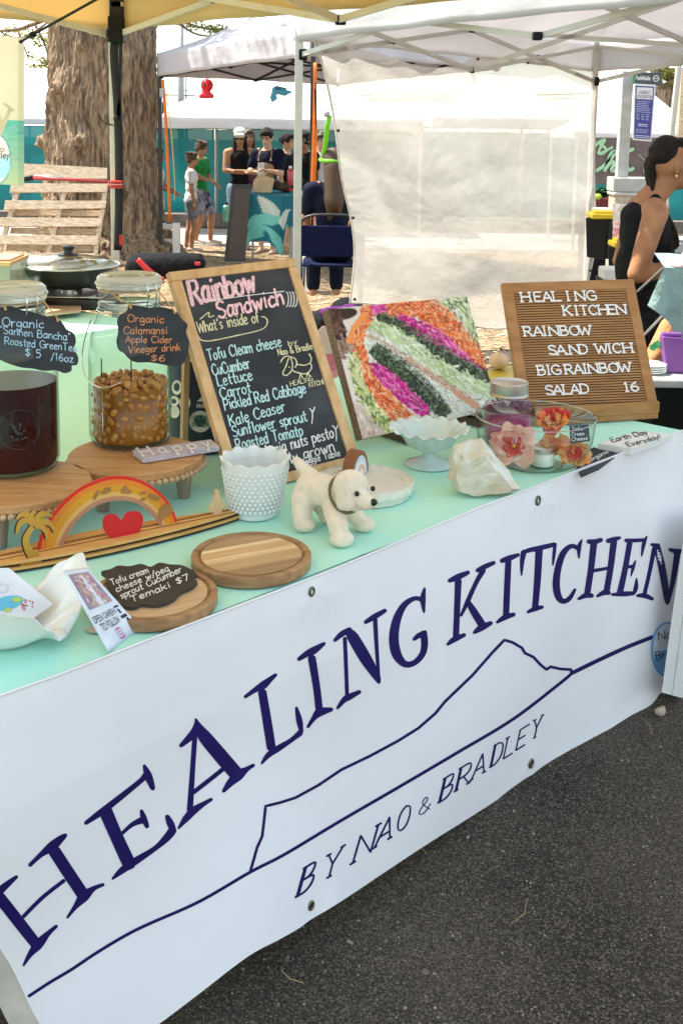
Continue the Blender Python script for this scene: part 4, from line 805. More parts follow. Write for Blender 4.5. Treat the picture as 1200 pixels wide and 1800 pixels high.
MB().cap(gl(246, 470), gl(342, 464), .13, .10, 16).obj('body', BKC, BG, smooth=True); MB().cap(gl(318, 456), gl(350, 452), .04, .035, 12).obj('end_flap', BKC, BG, smooth=True)
band([gl(248, 452) - V((0, .16, 0)), gl(262, 466) - V((0, .17, 0)), gl(276, 478) - V((0, .17, 0)), gl(286, 490) - V((0, .15, 0))], .05, RED, 'strap', BG); MB().box(gl(287, 488) - V((0, .16, 0)), (.07, .03, .06)).obj('buckle', RED, BG, bev=.006); MB().box(gl(350, 461) - V((0, .1, 0)), (.05, .03, .03)).obj('buckle', RED, BG, bev=.006)

# sign post on its stone pillar
sy = 9.2; s_ = lambda x, y, dy=0: atY(x, y, sy + dy); PIL = mat('pebbled stone', (.34, .28, .22), .9, col2=(.55, .47, .38), scale=18, bump=.8, bscale=40, bdist=.01)
t = thing('stone_pillar', 'pebbled stone pillar carrying the sign post at the right', 'pillar', gp(1097, sy)); wd = px(46, s_(1097, 360))
MB().box(gp(1099, sy + wd / 2, s_(1099, 344).z / 2), (wd, wd, s_(1099, 344).z)).obj('shaft', PIL, t, bev=.01); zc = s_(1099, 344).z
MB().box(gp(1099, sy + wd / 2, zc + .012), (wd * 1.12, wd * 1.12, .03)).obj('cap_slab', mat('pale concrete', (.5, .46, .4), .9, bump=.3), t, bev=.01)
t = thing('sign_post', 'square pale metal post with signs on the stone pillar', 'post', gp(1101, sy, zc + .03)); c = s_(1103, 330)
MB().box(gp(1107, sy + .12, zc + .03 + .06), (px(70, c), px(50, c), .12)).obj('base_plate', mat('grey metal paint', (.42, .41, .38), .5), t, bev=.008)
pw = px(19, c); MB().beam(V((s_(1098, 300).x, sy + .12, zc + .15)), V((s_(1108, 130).x, sy + .12, s_(1108, 124).z)), pw, pw, up=(0, 1, 0)).obj('post', mat('grey metal paint', (.42, .41, .38), .5), t, bev=.006)
plB = Plane(s_(1120, 200, -.03), (0, -1, 0)); t = thing('parking_sign', 'small dark grey sign reading ParkMobile at the top of the post', 'sign', plB.P(1136, 138))
qprism(plB, [(1112, 126), (1162, 128), (1160, 151), (1111, 148)], .006, 'panel', mat('charcoal sign', (.06, .075, .08), .4), t); m = MB(); text(m, 'ParkMobile', lambda x, y, o: plB.P(x, y, .002 + o), (1117, 140), (1142, 141), (0, -7), .8); m.obj('lettering', WPT, t)
m = MB(); ribbon(m, [(1152 + 5 * math.cos(a), 138 + 5 * math.sin(a)) for a in [i * .5 for i in range(13)]], 1.5, lambda x, y, o: plB.P(x, y, .003)); ribbon(m, [(1148, 138), (1156, 138)], 1.5, lambda x, y, o: plB.P(x, y, .0035)); m.obj('emblem', WPT, t)
m = MB(); ribbon(m, [(1113.5, 128), (1113, 147)], 2, lambda x, y, o: plB.P(x, y, .003), rnd=False); m.obj('stripe', mat('sign green', (.1, .4, .15)), t)
t = thing('purple_poster', 'tall purple and white information poster fixed to the sign post', 'poster', plB.P(1130, 247)); VIO = mat('violet print', (.06, .055, .26), .45)
P4 = [(1114, 147), (1152, 149), (1144, 249), (1111, 246)]; hm_ = homog([(0, 0), (1, 0), (1, 1), (0, 1)], P4); qprism(plB, P4, .006, 'board', WPT, t, off=.012)
bb_ = lambda u, v, o: plB.P(*hm_(u, v), .014 + o)
m = MB(); m.poly([bb_(u, v, 0) for u, v in ((.07, .03), (.93, .03), (.93, .05), (.07, .05))]); m.poly([bb_(u, v, 0) for u, v in ((.07, .24), (.93, .24), (.93, .965), (.07, .965))]); m.poly([bb_(u, v, 0) for u, v in ((.07, .03), (.12, .03), (.12, .24), (.07, .24))]); m.poly([bb_(u, v, 0) for u, v in ((.88, .05), (.93, .05), (.93, .24), (.88, .24))]); m.obj('print', VIO, t)
m = MB(); text(m, 'A GUIDE AT', bb_, (.25, .15), (.75, .15), (0, -.045), 1); text(m, 'THIS LOCATION', bb_, (.17, .215), (.85, .215), (0, -.04), 1); m.obj('heading', VIO, t)
m = MB()
for k, v in enumerate((.28, .31, .34, .37, .40, .43, .46, .78, .81, .84)):
    ribbon(m, [(.14, v), (.14 + U(.5, .7), v)], .008, lambda x, y, o: bb_(x, y, .002), rnd=False)
for u in (.2, .45, .68):
    for v in (.5, .53, .56, .59): ribbon(m, [(u - .06, v), (u + .1, v)], .008, lambda x, y, o: bb_(x, y, .002), rnd=False)
for v in (.68, .71, .90, .935): ribbon(m, [(.25 if v < .8 else .1, v), (.75 if v < .8 else .9, v)], .016, lambda x, y, o: bb_(x, y, .002), rnd=False)
m.obj('small_print', mat('pale print', (.55, .55, .68)), t)
# thin pole at the right edge
o = MB().tube([atY(1178, 250, 7.6), atY(1194, 100, 7.6)], .022, 8).obj('tent_pole', STEELW, org=atY(1178, 250, 7.6)); tag(o, 'slim pale pole slanting above the dark-haired woman\'s head', 'pole')
o = MB().tube([atY(1201, 120, 12.9), atY(1194, 250, 12.9)], .05, 8).obj('wooden_pole', PAL, org=atY(1194, 250, 12.9)); tag(o, 'tan wooden pole at the very right edge behind the woman', 'pole')
# brown lettered banner
plN = Plane(atY(1100, 280, 11.4), (0, -1, 0)); t = thing('brown_banner', 'brown banner with looping mint lettering beyond the sheet', 'banner', plN.P(1100, 322)); nb = lambda u, v: plN.P(1030 + 210 * u, 242 + 82 * v, .01 * math.sin(u * 14) + .01 * v)
MB().grid(nb, 30, 4).obj('vinyl', mat('brown vinyl', (.12, .085, .08), .5, col2=(.16, .115, .105)), t, smooth=True); m = MB(); nm = lambda x, y, o: plN.P(x, y, .025 + o)
for s_i, (pts, wd_) in enumerate((([(1040, 262), (1052, 250), (1062, 246), (1055, 258), (1052, 270), (1062, 266), (1075, 259)], 5), ([(1050, 250), (1064, 262), (1058, 270), (1050, 268)], 5), ([(1088, 262), (1100, 256), (1103, 251), (1092, 252), (1088, 262), (1096, 268), (1112, 262)], 6),
    ([(1048, 300), (1062, 290), (1078, 272), (1080, 266), (1072, 272), (1062, 300)], 6), ([(1064, 296), (1074, 284), (1078, 288), (1074, 300), (1084, 298), (1092, 290)], 6), ([(1096, 286), (1088, 292), (1090, 301), (1100, 296), (1100, 287), (1104, 299), (1112, 296)], 6))):
    ribbon(m, catmull(pts, 5), wd_, nm, None, s_i * .001)
m.obj('lettering', mat('mint print', (.38, .62, .38), .5), t); m = MB(); ribbon(m, [(1122, 272), (1142, 292)], 2, nm); m.poly([nm(1140 + 11 * math.cos(a), 298 + 13 * math.sin(a), .004) for a in [i * .4 for i in range(16)]]); m.obj('cup_drawing', mat('olive print', (.32, .36, .2), .5), t)
# produce crates, totes, bags behind the sheet
q9 = lambda x, y, Y=8.7: atY(x, y, Y); CR = mat('red crate', (.16, .03, .025), .5)
t = thing('produce_crate', 'dark red crate of greens beside the stone pillar', 'crate', q9(1055, 372, 9.6)); MB().box(q9(1055, 357, 9.75), (.28, .3, .11)).obj('crate', CR, t, bev=.01); MB().box(V((q9(1055, 357, 9.75).x, 9.75, q9(1055, 372, 9.6).z / 2)), (.3, .34, q9(1055, 372, 9.6).z)).obj('stand', BKC, t)
m = MB()
for _ in range(70):
    p = q9(U(1042, 1075), U(333, 346), 9.75) + V((0, U(-.12, .12), 0)); d = V((U(-1, 1), U(-1, 1), U(0, 1))).normalized() * .05; s2 = d.cross(V((0, 0, 1))).normalized() * .02; m.add([p - d, p + s2, p + d, p - s2], [(0, 1, 2, 3)])
m.obj('greens', mat('dark greens', (.02, .07, .015), .6), t, recalc=False); tag(MB().ball(q9(1050, 346, 9.62), (.035, .035, .030), 12, 8).obj('lime', mat('lime skin', (.35, .55, .05), .4), smooth=True, org=q9(1050, 346, 9.62)), 'yellow-green lime on the dark red crate', 'fruit')
YEL = mat('yellow plastic', (.75, .55, .02), .4, var=.05)
def tote(x0, x1, y0, y1, Y, label, h=None):
    a_, b2 = q9(x0, y0, Y), q9(x1, y0, Y); t = thing('storage_tote', label, 'storage bin', gp((x0 + x1) / 2, Y, max(0, q9(x0, y1, Y).z))); w_ = (b2 - a_).length; cx = (a_ + b2) / 2; zb = max(.0, q9(x0, y1, Y).z)
    MB().lathe(V((cx.x, cx.y + w_ * .4, zb)), [(w_ * .56, 0), (w_ * .66, a_.z - zb)], 4).obj('bin', PLAST, t, bev=.01); MB().box(V((cx.x, cx.y + w_ * .4, a_.z + .015)), (w_ * 1.06, w_ * 1.06, .035)).obj('lid', YEL, t, bev=.008)
    m = MB(); m.box(V((cx.x, cx.y + w_ * .4, a_.z + .04)), (w_ * .8, w_ * .7, .02)); m.obj('lid_panel', YEL, t, bev=.006); return t
tote(1040, 1090, 384, 455, 7.3, 'black bin with a yellow lid just right of the sheet, plates on top')
tote(1078, 1122, 434, 500, 7.0, 'lower black bin with a yellow lid beside the woman\'s elbow')
m = MB(); c = q9(1062, 370, 7.5); m.lathe(c, [(0, 0), (.06, .0), (.09, .012), (.088, .016), (.06, .006), (0, .005)], 24); tag(m.obj('paper_plate', mat('paper white', (.78, .77, .75), .7), smooth=True, org=c), 'white paper plates on the yellow lid of the taller bin', 'plate')
PB = mat('printed bag', (1, 1, 1), .35, attr=True, translucent=.3); R_ = Raster(50, 80, (.72, .66, .62))
for _ in range(22): x, y = U(2, 30), U(35, 70); R_.disc(x, y, U(2, 4), U(2, 4), (.75, .12, .25)); R_.disc(x, y, 1.2, 1.2, (.8, .7, .7))
R_.disc(44, 22, 14, 8, (.72, .25, .38)); R_.disc(44, 34, 5, 14, (.72, .25, .38)); R_.disc(40, 66, 16, 18, (.70, .58, .25)); R_.line(46, 0, 48, 80, 4, (.8, .75, .72))
t = thing('plastic_bag', 'crumpled white plastic bag printed in pink standing by the stone pillar', 'bag', q9(1095, 430, 7.2)); fb = homog([(0, 0), (1, 0), (1, 1), (0, 1)], [(1077, 358), (1116, 362), (1112, 432), (1076, 428)])
def bgf(u, v):
    x, y = fb(u, v); return q9(x, y, 7.2) + V((0, -.10 * math.sin(PI * u) * (.4 + .6 * v) + .02 * noise.noise(V((u * 5, v * 6, 3))), 0))
R_.panel('front', bgf, PB, t); MB().grid(lambda u, v: bgf(u, v) + V((0, .13 * math.sin(PI * u) + .01, 0)), 14, 14).obj('back', mat('bag white', (.7, .68, .66), .4, translucent=.3), t, smooth=True)
t = thing('white_box', 'white box on the ground between the bins and the letter board', 'box', gp(1078, 6.3, .3)); b0 = q9(1077, 482, 6.2); MB().box(b0, (.14, .16, .08)).obj('box', WPT, t, bev=.01); MB().box(b0 + V((0, 0, -(b0.z - .04) / 2 - .02)), (.16, .18, b0.z - .042)).obj('stand', PLAST, t)
# neighbour's table on the right, grey-teal cloth
GT = cloth('grey teal linen', (.20, .30, .30), (.27, .38, .37)); ny = 3.95; nt_ = lambda x, y, Y=ny: atY(x, y, Y)
t = thing('teal_linen_cloth', 'grey-teal linen cloth falling in a point from a table at the right edge', 'tablecloth', nt_(1190, 640))
edgeL = [(1166, 470), (1150, 505), (1137, 536), (1178, 566), (1182, 600), (1200, 640)]
def lf(u, v):
    T = (1166 + 90 * u, 470 + 3 * u); B = poly_at([(1137, 537), (1160, 553), (1176, 568), (1192, 612), (1204, 645), (1256, 645)], u); k = .02 * math.sin(u * 11) * v
    return nt_(T[0] + (B[0] - T[0]) * v, T[1] + (B[1] - T[1]) * v, ny - .02 - k)
MB().grid(lf, 24, 20).obj('drape', GT, t, smooth=True); z2 = nt_(1170, 470).z; xa, xb = nt_(1166, 470).x, nt_(1256, 472).x + .5
MB().grid(lambda u, v: V((xa + (xb - xa) * u + .1 * v, ny - .02 + .5 * v, z2 - .002)), 6, 6).obj('top_sheet', GT, t)
t = thing('side_table', 'folding table with pale metal legs under the grey-teal cloth', 'table', V((xa + .1, ny + .2, 0))); MB().box(V(((xa + xb) / 2 + .09, ny + .24, z2 - .02)), (xb - xa - .12, .46, .028)).obj('tabletop', WPT, t)
MB().tube([nt_(1120, 512, 4.5), nt_(1166, 470, 4.1)], .006, 6).obj('brace', GREY, t); MB().tube([nt_(1130, 590, 4.2), nt_(1166, 552, 4.1)], .006, 6).obj('brace', GREY, t)
for x in (xa + .22, xb - .1): MB().tube([V((x, ny + .4, 0)), V((x, ny + .4, z2 - .03))], .012, 8).obj('leg', GREY, t)
lump('pink_cloth', 'crumpled pale pink cloth on the grey-teal covered table', 'cloth', nt_(1200, 462, 4.0), [((0, 0, 0), (.05, .06, .02)), ((.05, 0, .025), (.06, .06, .03)), ((-.02, -.02, -.008), (.03, .04, .008))], cloth('rose', (.55, .36, .38)), rm=.006)
t = thing('low_table', 'grey tray table low beneath the teal cloth, holding plates and a purple bag', 'table', V((nt_(1180, 668, 3.9).x, 3.9, 0))); lz = nt_(1180, 668, 3.75).z; MB().box(V((nt_(1190, 668, 3.9).x, 3.95, lz - .015)), (.36, .4, .03)).obj('tray', mat('grey tray', (.35, .35, .33), .5), t, bev=.006)
MB().lathe(V((nt_(1190, 668, 3.9).x, 3.98, 0)), [(.16, 0), (.22, lz - .03)], 4).obj('tub', PLAST, t, bev=.01)
pk_ = mat('purple film', (.32, .12, .42), .3, translucent=.4, bump=.6, scale=6)
c = V((nt_(1184, 660, 3.85).x, 3.85, lz)); t = thing('purple_bag', 'shiny purple bag standing on the grey tray table', 'bag', c); MB().prism([c + V(p) for p in ((-.03, 0, .002), (.05, 0, .002), (.06, .01, .08), (.03, .01, .13), (-.045, .01, .135))], (0, .05, 0)).obj('bag', pk_, t, bev=.006)
MB().box(c + V((-.008, .03, .14)), (.07, .03, .012)).obj('fold', pk_, t, bev=.003)
c = V((nt_(1152, 648, 3.8).x, 3.86, lz)); t = thing('plate_stack', 'stack of pale plates at the left of the grey tray table', 'plates', c)
for k in range(4): MB().lathe(c + V((0, 0, .001 + .008 * k)), [(0, 0), (.035, 0), (.055, .008), (.054, .011), (.034, .004), (0, .004)], 24).obj('plate', mat('paper white', (.78, .77, .75), .7), t, smooth=True)
c = nt_(1154, 610, 3.9); m = MB()
for k in range(9):
    a_ = k * .7; d = V((math.cos(a_), .4 * math.sin(a_), .5 * math.sin(a_ * 1.7) + .2)).normalized() * .03; s2 = d.cross(V((0, 1, 0))).normalized() * .012; m.add([c - d * .1, c + d * .5 + s2, c + d, c + d * .5 - s2], [(0, 1, 2, 3)])
tag(m.obj('mint_sprig', mat('bright leaf', (.03, .30, .12), .4), org=c, recalc=False), 'bright green leafy sprig above the plates at the right', 'sprig')
tag(MB().cap(nt_(1140, 640, 3.95), nt_(1180, 575, 4.05), .03, .045).obj('orange_cloth', cloth('orange tan', (.42, .20, .09)), smooth=True, org=nt_(1150, 620, 3.95)), 'orange-tan rolled cloth propped behind the purple bag', 'cloth')

# ================================================================ THE STALL TABLE
TZ = .75
MINT = mat('mint tablecloth', (.45, .82, .67), .75, col2=(.51, .87, .72), scale=1.3, bump=.5, bscale=16, bdist=.006, spec=.3)
PR = at(1196, 755, TZ); PL = at(-260, 1222 + 260 * .392, TZ); FE = (PR - PL).normalized(); FN = V((FE.y, -FE.x, 0)); SE = (at(150, 547, TZ) - PR).normalized()
TA, TB_, TC_, TD = PR, PR + SE * 3.25, PR + SE * 3.25 - FE * 2.6, PL - FE * .25
t = thing('display_table', 'long folding table under the mint cloth and the big banner', 'table', (PR.x, PR.y, 0))
ins = lambda p, k=.03: p + ((TA + TC_) / 2 - p).normalized() * k
MB().prism([ins(p) + V((0, 0, -.03)) for p in (TA, TB_, TC_, TD)], (0, 0, .022)).obj('tabletop', WPT, t)
for p in (TA, TB_, TC_, TD, (TA + TD) / 2, TA.lerp(TB_, .3), TD.lerp(TC_, .3)):
    q_ = ins(p, .16); MB().tube([(q_.x, q_.y, 0), (q_.x, q_.y, TZ - .03)], .016, 8).obj('leg', GREY, t)
tcl = thing('mint_tablecloth', 'mint green cloth covering the whole stall table', 'tablecloth', PR)
def topf(u, v):
    p = TD.lerp(TA, u).lerp(TC_.lerp(TB_, u), v); return V((p.x, p.y, TZ - .002 + .0012 * noise.noise(V((p.x * 5, p.y * 5, 0))) + .0013 * math.exp(-((p - PR).dot(FN) + .40 + .006 * math.sin(p.x * 9)) ** 2 / .00004) + .0013 * math.exp(-((p - PR).dot(FE) + 1.32) ** 2 / .00004) + .001 * math.exp(-((p - PR).dot(FE) + .55) ** 2 / .00003)))
MB().grid(topf, 300, 300).obj('top', MINT, tcl, smooth=True)
def drop(a, b, nrm, L, nm, n=60):
    def f(u, v):
        p = a.lerp(b, u); k = v; return p + nrm * (.002 - .02 * k) + V((0, 0, -.002 - k * L))
    MB().grid(f, n, 12).obj(nm, MINT, tcl, smooth=True)
drop(TD, TA, FN, .42, 'front_drop'); drop(TA, TB_, V((-SE.y, SE.x, 0)) * (1 if V((-SE.y, SE.x, 0)).dot(FE) > 0 else -1), .45, 'side_drop')

# ---------------------------------------------------------------- the big banner
plb = Plane(PR, FN); sOf = lambda p: (p - PR).dot(FE)
S0 = sOf(plb.P(1130, 1000)); CRS = [(-.34, .02), (-.71, -.03), (-1.08, .02), (-1.42, .0), (-1.78, .03)]; GRM = [(sOf(plb.P(x, y)), plb.P(x, y).z) for x, y in ((548, 1040), (945, 880), (547, 1592), (933, 1342))]
def bdisp(p):
    s = sOf(p); k = max(0, (TZ - p.z) / .7)
    d = .014 + .012 * min(1, k * 4) + .016 * math.sin(s * 4.3 + 2 * k) * k + .006 * math.sin(s * 9 - 3 * k + 1) * min(1, 2 * k) + .012 * math.sin(s * 2.1 + 5 * k) * k + .004 * noise.noise(V((s * 3, p.z * 4, 0)))
    for q in CRS: d += .0012 * math.exp(-((s - q[0] + q[1] * k) / .022) ** 2) * min(1, 3 * k)
    for q in GRM: d += .004 * math.exp(-((s - q[0]) ** 2 + (p.z - q[1]) ** 2) / .0022) - .0007 * math.sin(5 * math.atan2(p.z - q[1], s - q[0])) * math.exp(-((s - q[0]) ** 2 + (p.z - q[1]) ** 2) / .006)
    d += .012 * math.exp(-((s - S0) / .06) ** 2) * min(1, .35 + k)
    return d
def bs(x, y, off=0):
    d = .02
    for _ in range(5): d = bdisp(plb.P(x, y, d))
    return plb.P(x, y, d + off)
VINYL = mat('white vinyl', (.83, .805, .835), .42, col2=(.89, .87, .90), scale=2.2, spec=.4, translucent=.08, bump=.10, bscale=9, bdist=.02)
VINYL_B = mat('vinyl back', (.62, .58, .52), .6)
INK = mat('navy ink', (.011, .005, .090), .55, spec=.3)
def disc(mb, mp, cx, cy, rx, ry, off, nr=5, n=28):
    vs = [mp(cx, cy, off)] + [mp(cx + rx * k / nr * math.cos(2 * PI * j / n), cy + ry * k / nr * math.sin(2 * PI * j / n), off) for k in range(1, nr + 1) for j in range(n)]
    mb.add(vs, [(0, 1 + j, 1 + (j + 1) % n) for j in range(n)] + [(1 + k * n + j, 1 + (k + 1) * n + j, 1 + (k + 1) * n + (j + 1) % n, 1 + k * n + (j + 1) % n) for k in range(nr - 1) for j in range(n)])
bt = [(-330, 1351), (-100, 1262), (0, 1222), (117, 1180), (260, 1124), (400, 1071), (600, 994), (820, 900), (945, 853), (1060, 808), (1196, 757), (1250, 735)]
bbm = [(150, 1890), (215, 1845), (280, 1800), (350, 1747), (435, 1682), (490, 1652), (525, 1632), (547, 1616), (600, 1584), (735, 1494), (830, 1434), (910, 1382), (935, 1366), (950, 1358), (1020, 1320), (1100, 1274), (1165, 1245), (1215, 1241), (1258, 1244)]
bl_ = [(-330, 1351), (-160, 1470), (0, 1667), (70, 1800), (150, 1890)]
def xat(P, x):
    for (a, b), (c, d) in zip(P, P[1:]):
        if x <= c: return b + (d - b) * (x - a) / (c - a)
    return P[-1][1]
bt2, bbm2, bl2 = catmull(bt, 6), catmull(bbm, 6), catmull(bl_, 6)
def bleft(y):
    for (a, b), (c, d) in zip(bl2, bl2[1:]):
        if y <= d: return a + (c - a) * (y - b) / (d - b)
    return bl2[-1][0]
def bannerf(u, v):
    x = -330 + 1583 * u
    for _ in range(8):                                     # slide the lower rows right where the left edge is cut away
        T, B = xat(bt2, x), xat(bbm2, max(x, 150)); y = T + (B - T) * v; xl = bleft(min(y, 1890)); x = xl + (1253 - xl) * u
    return bs(x, y)
bn = thing('banner', 'large white vinyl banner in navy lettering along the front of the stall', 'banner', (PL.x, PL.y, .1))
MB().grid(bannerf, 420, 110).obj('vinyl', VINYL, bn, smooth=True)
MB().tube([bannerf(i / 200, .0) + V((0, 0, -.001)) for i in range(201)], .0022, 5).obj('top_hem', VINYL, bn, smooth=True)
big = [
 [(-10, 1566, 20), (8, 1588, 21), (58, 1652, 20), (63, 1659, 15)], [(-14, 1584, 11), (5, 1562, 13), (30, 1541, 6)], [(42, 1697, 4), (54, 1677, 10), (68, 1660, 17), (86, 1640, 9), (100, 1628, 6)],
 [(96, 1496, 22), (120, 1533, 22), (146, 1572, 22)], [(53, 1521, 7), (72, 1503, 9), (92, 1488, 17), (108, 1474, 12), (116, 1468, 7)], [(119, 1613, 4), (133, 1594, 9), (148, 1576, 18), (165, 1562, 9), (182, 1555, 6)], [(42, 1611, 7), (75, 1578, 7), (113, 1548, 7)],
 [(186, 1426, 24), (205, 1470, 23), (228, 1520, 24)], [(151, 1447, 7), (175, 1430, 11), (205, 1407, 11), (246, 1374, 9), (256, 1364, 12)], [(254, 1346, 6), (261, 1364, 14), (269, 1386, 9)], [(214, 1466, 6), (232, 1450, 8), (249, 1442, 12)], [(249, 1425, 6), (253, 1438, 11), (259, 1453, 8)],
 [(198, 1545, 4), (215, 1530, 12), (238, 1514, 13), (272, 1492, 9), (292, 1474, 13), (302, 1462, 15)], [(306, 1462, 10), (300, 1448, 13), (294, 1435, 8)],
 [(344, 1264, 4), (350, 1278, 13), (360, 1295, 23), (385, 1325, 25), (415, 1360, 25)], [(343, 1290, 9), (339, 1350, 9), (334, 1425, 11)], [(314, 1456, 4), (328, 1438, 12), (342, 1424, 13), (360, 1412, 8), (372, 1405, 6)], [(393, 1391, 6), (405, 1376, 13), (420, 1362, 18), (434, 1352, 9), (446, 1345, 6)], [(318, 1311, 7), (332, 1298, 12), (343, 1285, 14), (346, 1266, 5)], [(340, 1393, 8), (362, 1376, 8), (391, 1353, 8)],
 [(461, 1216, 15), (470, 1270, 16), (477, 1315, 16)], [(431, 1225, 6), (448, 1213, 9), (462, 1205, 14), (474, 1195, 10), (485, 1186, 6)], [(460, 1342, 4), (472, 1327, 10), (490, 1315, 11), (512, 1301, 8), (528, 1288, 11)], [(530, 1287, 7), (526, 1266, 11), (521, 1244, 5)],
 [(548, 1156, 14), (556, 1205, 13), (561, 1246, 13)], [(525, 1159, 7), (540, 1149, 11), (552, 1143, 13), (570, 1131, 6)], [(541, 1278, 5), (552, 1262, 9), (562, 1252, 15), (583, 1247, 7)],
 [(606, 1122, 7), (608, 1170, 7), (610, 1226, 7)], [(588, 1126, 6), (600, 1115, 10), (615, 1107, 10)], [(612, 1110, 12), (620, 1120, 20), (642, 1157, 21), (661, 1188, 14), (666, 1200, 6)], [(659, 1087, 8), (662, 1140, 7), (666, 1198, 5)], [(642, 1094, 7), (658, 1084, 10), (677, 1073, 7)], [(593, 1245, 5), (605, 1230, 10), (614, 1225, 11), (632, 1216, 7)],
 [(741, 1054, 8), (728, 1052, 8), (710, 1064, 11), (697, 1090, 15), (692, 1122, 17), (697, 1150, 17), (711, 1167, 12), (728, 1165, 10), (742, 1150, 11), (746, 1132, 12), (744, 1113, 13)], [(746, 1034, 4), (743, 1053, 10), (745, 1076, 4)], [(727, 1124, 6), (736, 1117, 9), (748, 1110, 5)],
 [(805, 1020, 12), (803, 1070, 11), (801, 1119, 11)], [(789, 1021, 7), (805, 1014, 11), (823, 1006, 7)], [(786, 1133, 5), (798, 1124, 10), (816, 1116, 7)], [(849, 1002, 10), (836, 1025, 8), (822, 1056, 8), (810, 1082, 5)], [(838, 1003, 7), (852, 996, 9), (868, 989, 7)], [(822, 1058, 9), (833, 1076, 13), (846, 1097, 14)], [(833, 1112, 6), (846, 1103, 12), (863, 1095, 7)],
 [(893, 986, 11), (891, 1030, 11), (889, 1080, 11)], [(881, 986, 8), (895, 981, 10), (911, 975, 6)], [(873, 1094, 5), (887, 1085, 10), (903, 1080, 7)],
 [(917, 972, 7), (930, 967, 8), (945, 964, 9), (974, 957, 8)], [(920, 970, 10), (917, 988, 8), (916, 1011, 3)], [(975, 956, 6), (973, 975, 6), (971, 993, 3)], [(947, 966, 13), (944, 1020, 12), (940, 1068, 11)], [(927, 1076, 5), (940, 1070, 9), (953, 1067, 6)],
 [(1016, 964, 8), (1003, 960, 8), (989, 973, 11), (980, 1000, 12), (977, 1028, 13), (981, 1049, 12), (990, 1057, 9), (1001, 1051, 8), (1010, 1036, 5)], [(1022, 949, 3), (1017, 962, 8), (1017, 981, 3)],
 [(1043, 955, 12), (1038, 1000, 11), (1031, 1046, 11)], [(1033, 952, 8), (1045, 952, 9), (1056, 949, 8)], [(1016, 1053, 5), (1028, 1047, 9), (1040, 1047, 8)], [(1078, 952, 12), (1072, 1000, 11), (1065, 1041, 11)], [(1067, 951, 8), (1079, 948, 9), (1089, 945, 5)], [(1049, 1048, 5), (1060, 1042, 9), (1070, 1042, 8)], [(1037, 1004, 7), (1055, 1001, 6), (1073, 998, 6)],
 [(1106, 954, 10), (1098, 1000, 10), (1089, 1041, 11)], [(1099, 950, 7), (1115, 950, 7), (1132, 949, 6)], [(1136, 943, 3), (1131, 955, 7), (1127, 977, 3)], [(1097, 998, 5), (1112, 995, 6)], [(1116, 986, 3), (1112, 998, 6), (1108, 1013, 2)], [(1075, 1045, 5), (1095, 1044, 9), (1113, 1043, 7)], [(1114, 1042, 6), (1117, 1032, 8), (1118, 1017, 3)],
 [(1149, 964, 8), (1141, 1005, 7), (1132, 1044, 7)], [(1144, 957, 5), (1156, 960, 10)], [(1154, 962, 12), (1163, 1000, 13), (1171, 1050, 11), (1172, 1062, 4)], [(1190, 970, 11), (1183, 1015, 9), (1174, 1058, 5)], [(1176, 966, 6), (1188, 969, 9), (1200, 968, 5)], [(1119, 1047, 5), (1132, 1047, 9), (1146, 1053, 6)]]
m = MB()
for k, st in enumerate(big): ribbon(m, catmull(st, 7), 1.0, bs, None, .0006 + .00003 * (k % 9))
m.obj('large_lettering', INK, bn, smooth=True)
m = MB(); hz = [(50, 1752), (88, 1727), (125, 1705), (170, 1675), (220, 1645), (260, 1625), (350, 1585), (440, 1533), (500, 1502), (600, 1442), (700, 1384), (800, 1325), (900, 1265), (980, 1204), (1005, 1183)]
ribbon(m, catmull(hz, 8), 5.6, bs, None, .0006, rnd=False); ribbon(m, catmull([(1005, 1183), (1050, 1161), (1100, 1138), (1148, 1119)], 8), 7, bs, None, .0006, rnd=False); m.obj('ground_line', INK, bn, smooth=True)
m = MB(); mt = [(440, 1532), (447, 1508), (452, 1490), (461, 1470), (464, 1445), (467, 1417), (492, 1411), (520, 1402), (560, 1380), (600, 1353), (650, 1329), (700, 1302), (735, 1280), (765, 1254), (782, 1233), (830, 1187), (865, 1147), (886, 1125), (900, 1129), (917, 1139), (922, 1148), (937, 1155), (950, 1169), (960, 1177), (967, 1172), (985, 1176), (1003, 1177), (1004, 1184)]
ribbon(m, [p for q_ in [[(a[0] + (b[0] - a[0]) * i / 4, a[1] + (b[1] - a[1]) * i / 4) for i in range(4)] for a, b in zip(mt, mt[1:])] for p in q_], 5.0, bs, None, -.0001+.0008); m.obj('mountain_outline', INK, bn, smooth=True)
for ch, x, y, wx, hh, ix in (('B', 523, 1575, 24, 50, 14), ('Y', 566, 1549, 25, 46, 12), ('N', 620, 1517, 31, 48, 14), ('A', 658, 1490, 27, 45, 13), ('O', 696, 1465, 20, 42, 8), ('&', 735, 1435, 20, 28, 5), ('B', 772, 1410, 20, 42, 10), ('R', 801, 1390, 22, 40, 9), ('A', 828, 1371, 22, 39, 9), ('D', 862, 1348, 16, 38, 8), ('L', 884, 1334, 16, 37, 8), ('E', 906, 1319, 16, 36, 8), ('Y', 932, 1301, 14, 35, 7)):
    m = MB(); text(m, ch, bs, (x, y), (x + wx, y - wx * .62), (ix, -hh), .36, slab=.55 if ch not in 'O&' else 0, off=.0006, fat=1.6); m.obj('letter', INK, bn, smooth=True)
EYB = mat('brass eyelet', (.16, .14, .11), .35, metal=.9, var=.3); HOLE = mat('hole', (.003, .003, .003), .9)
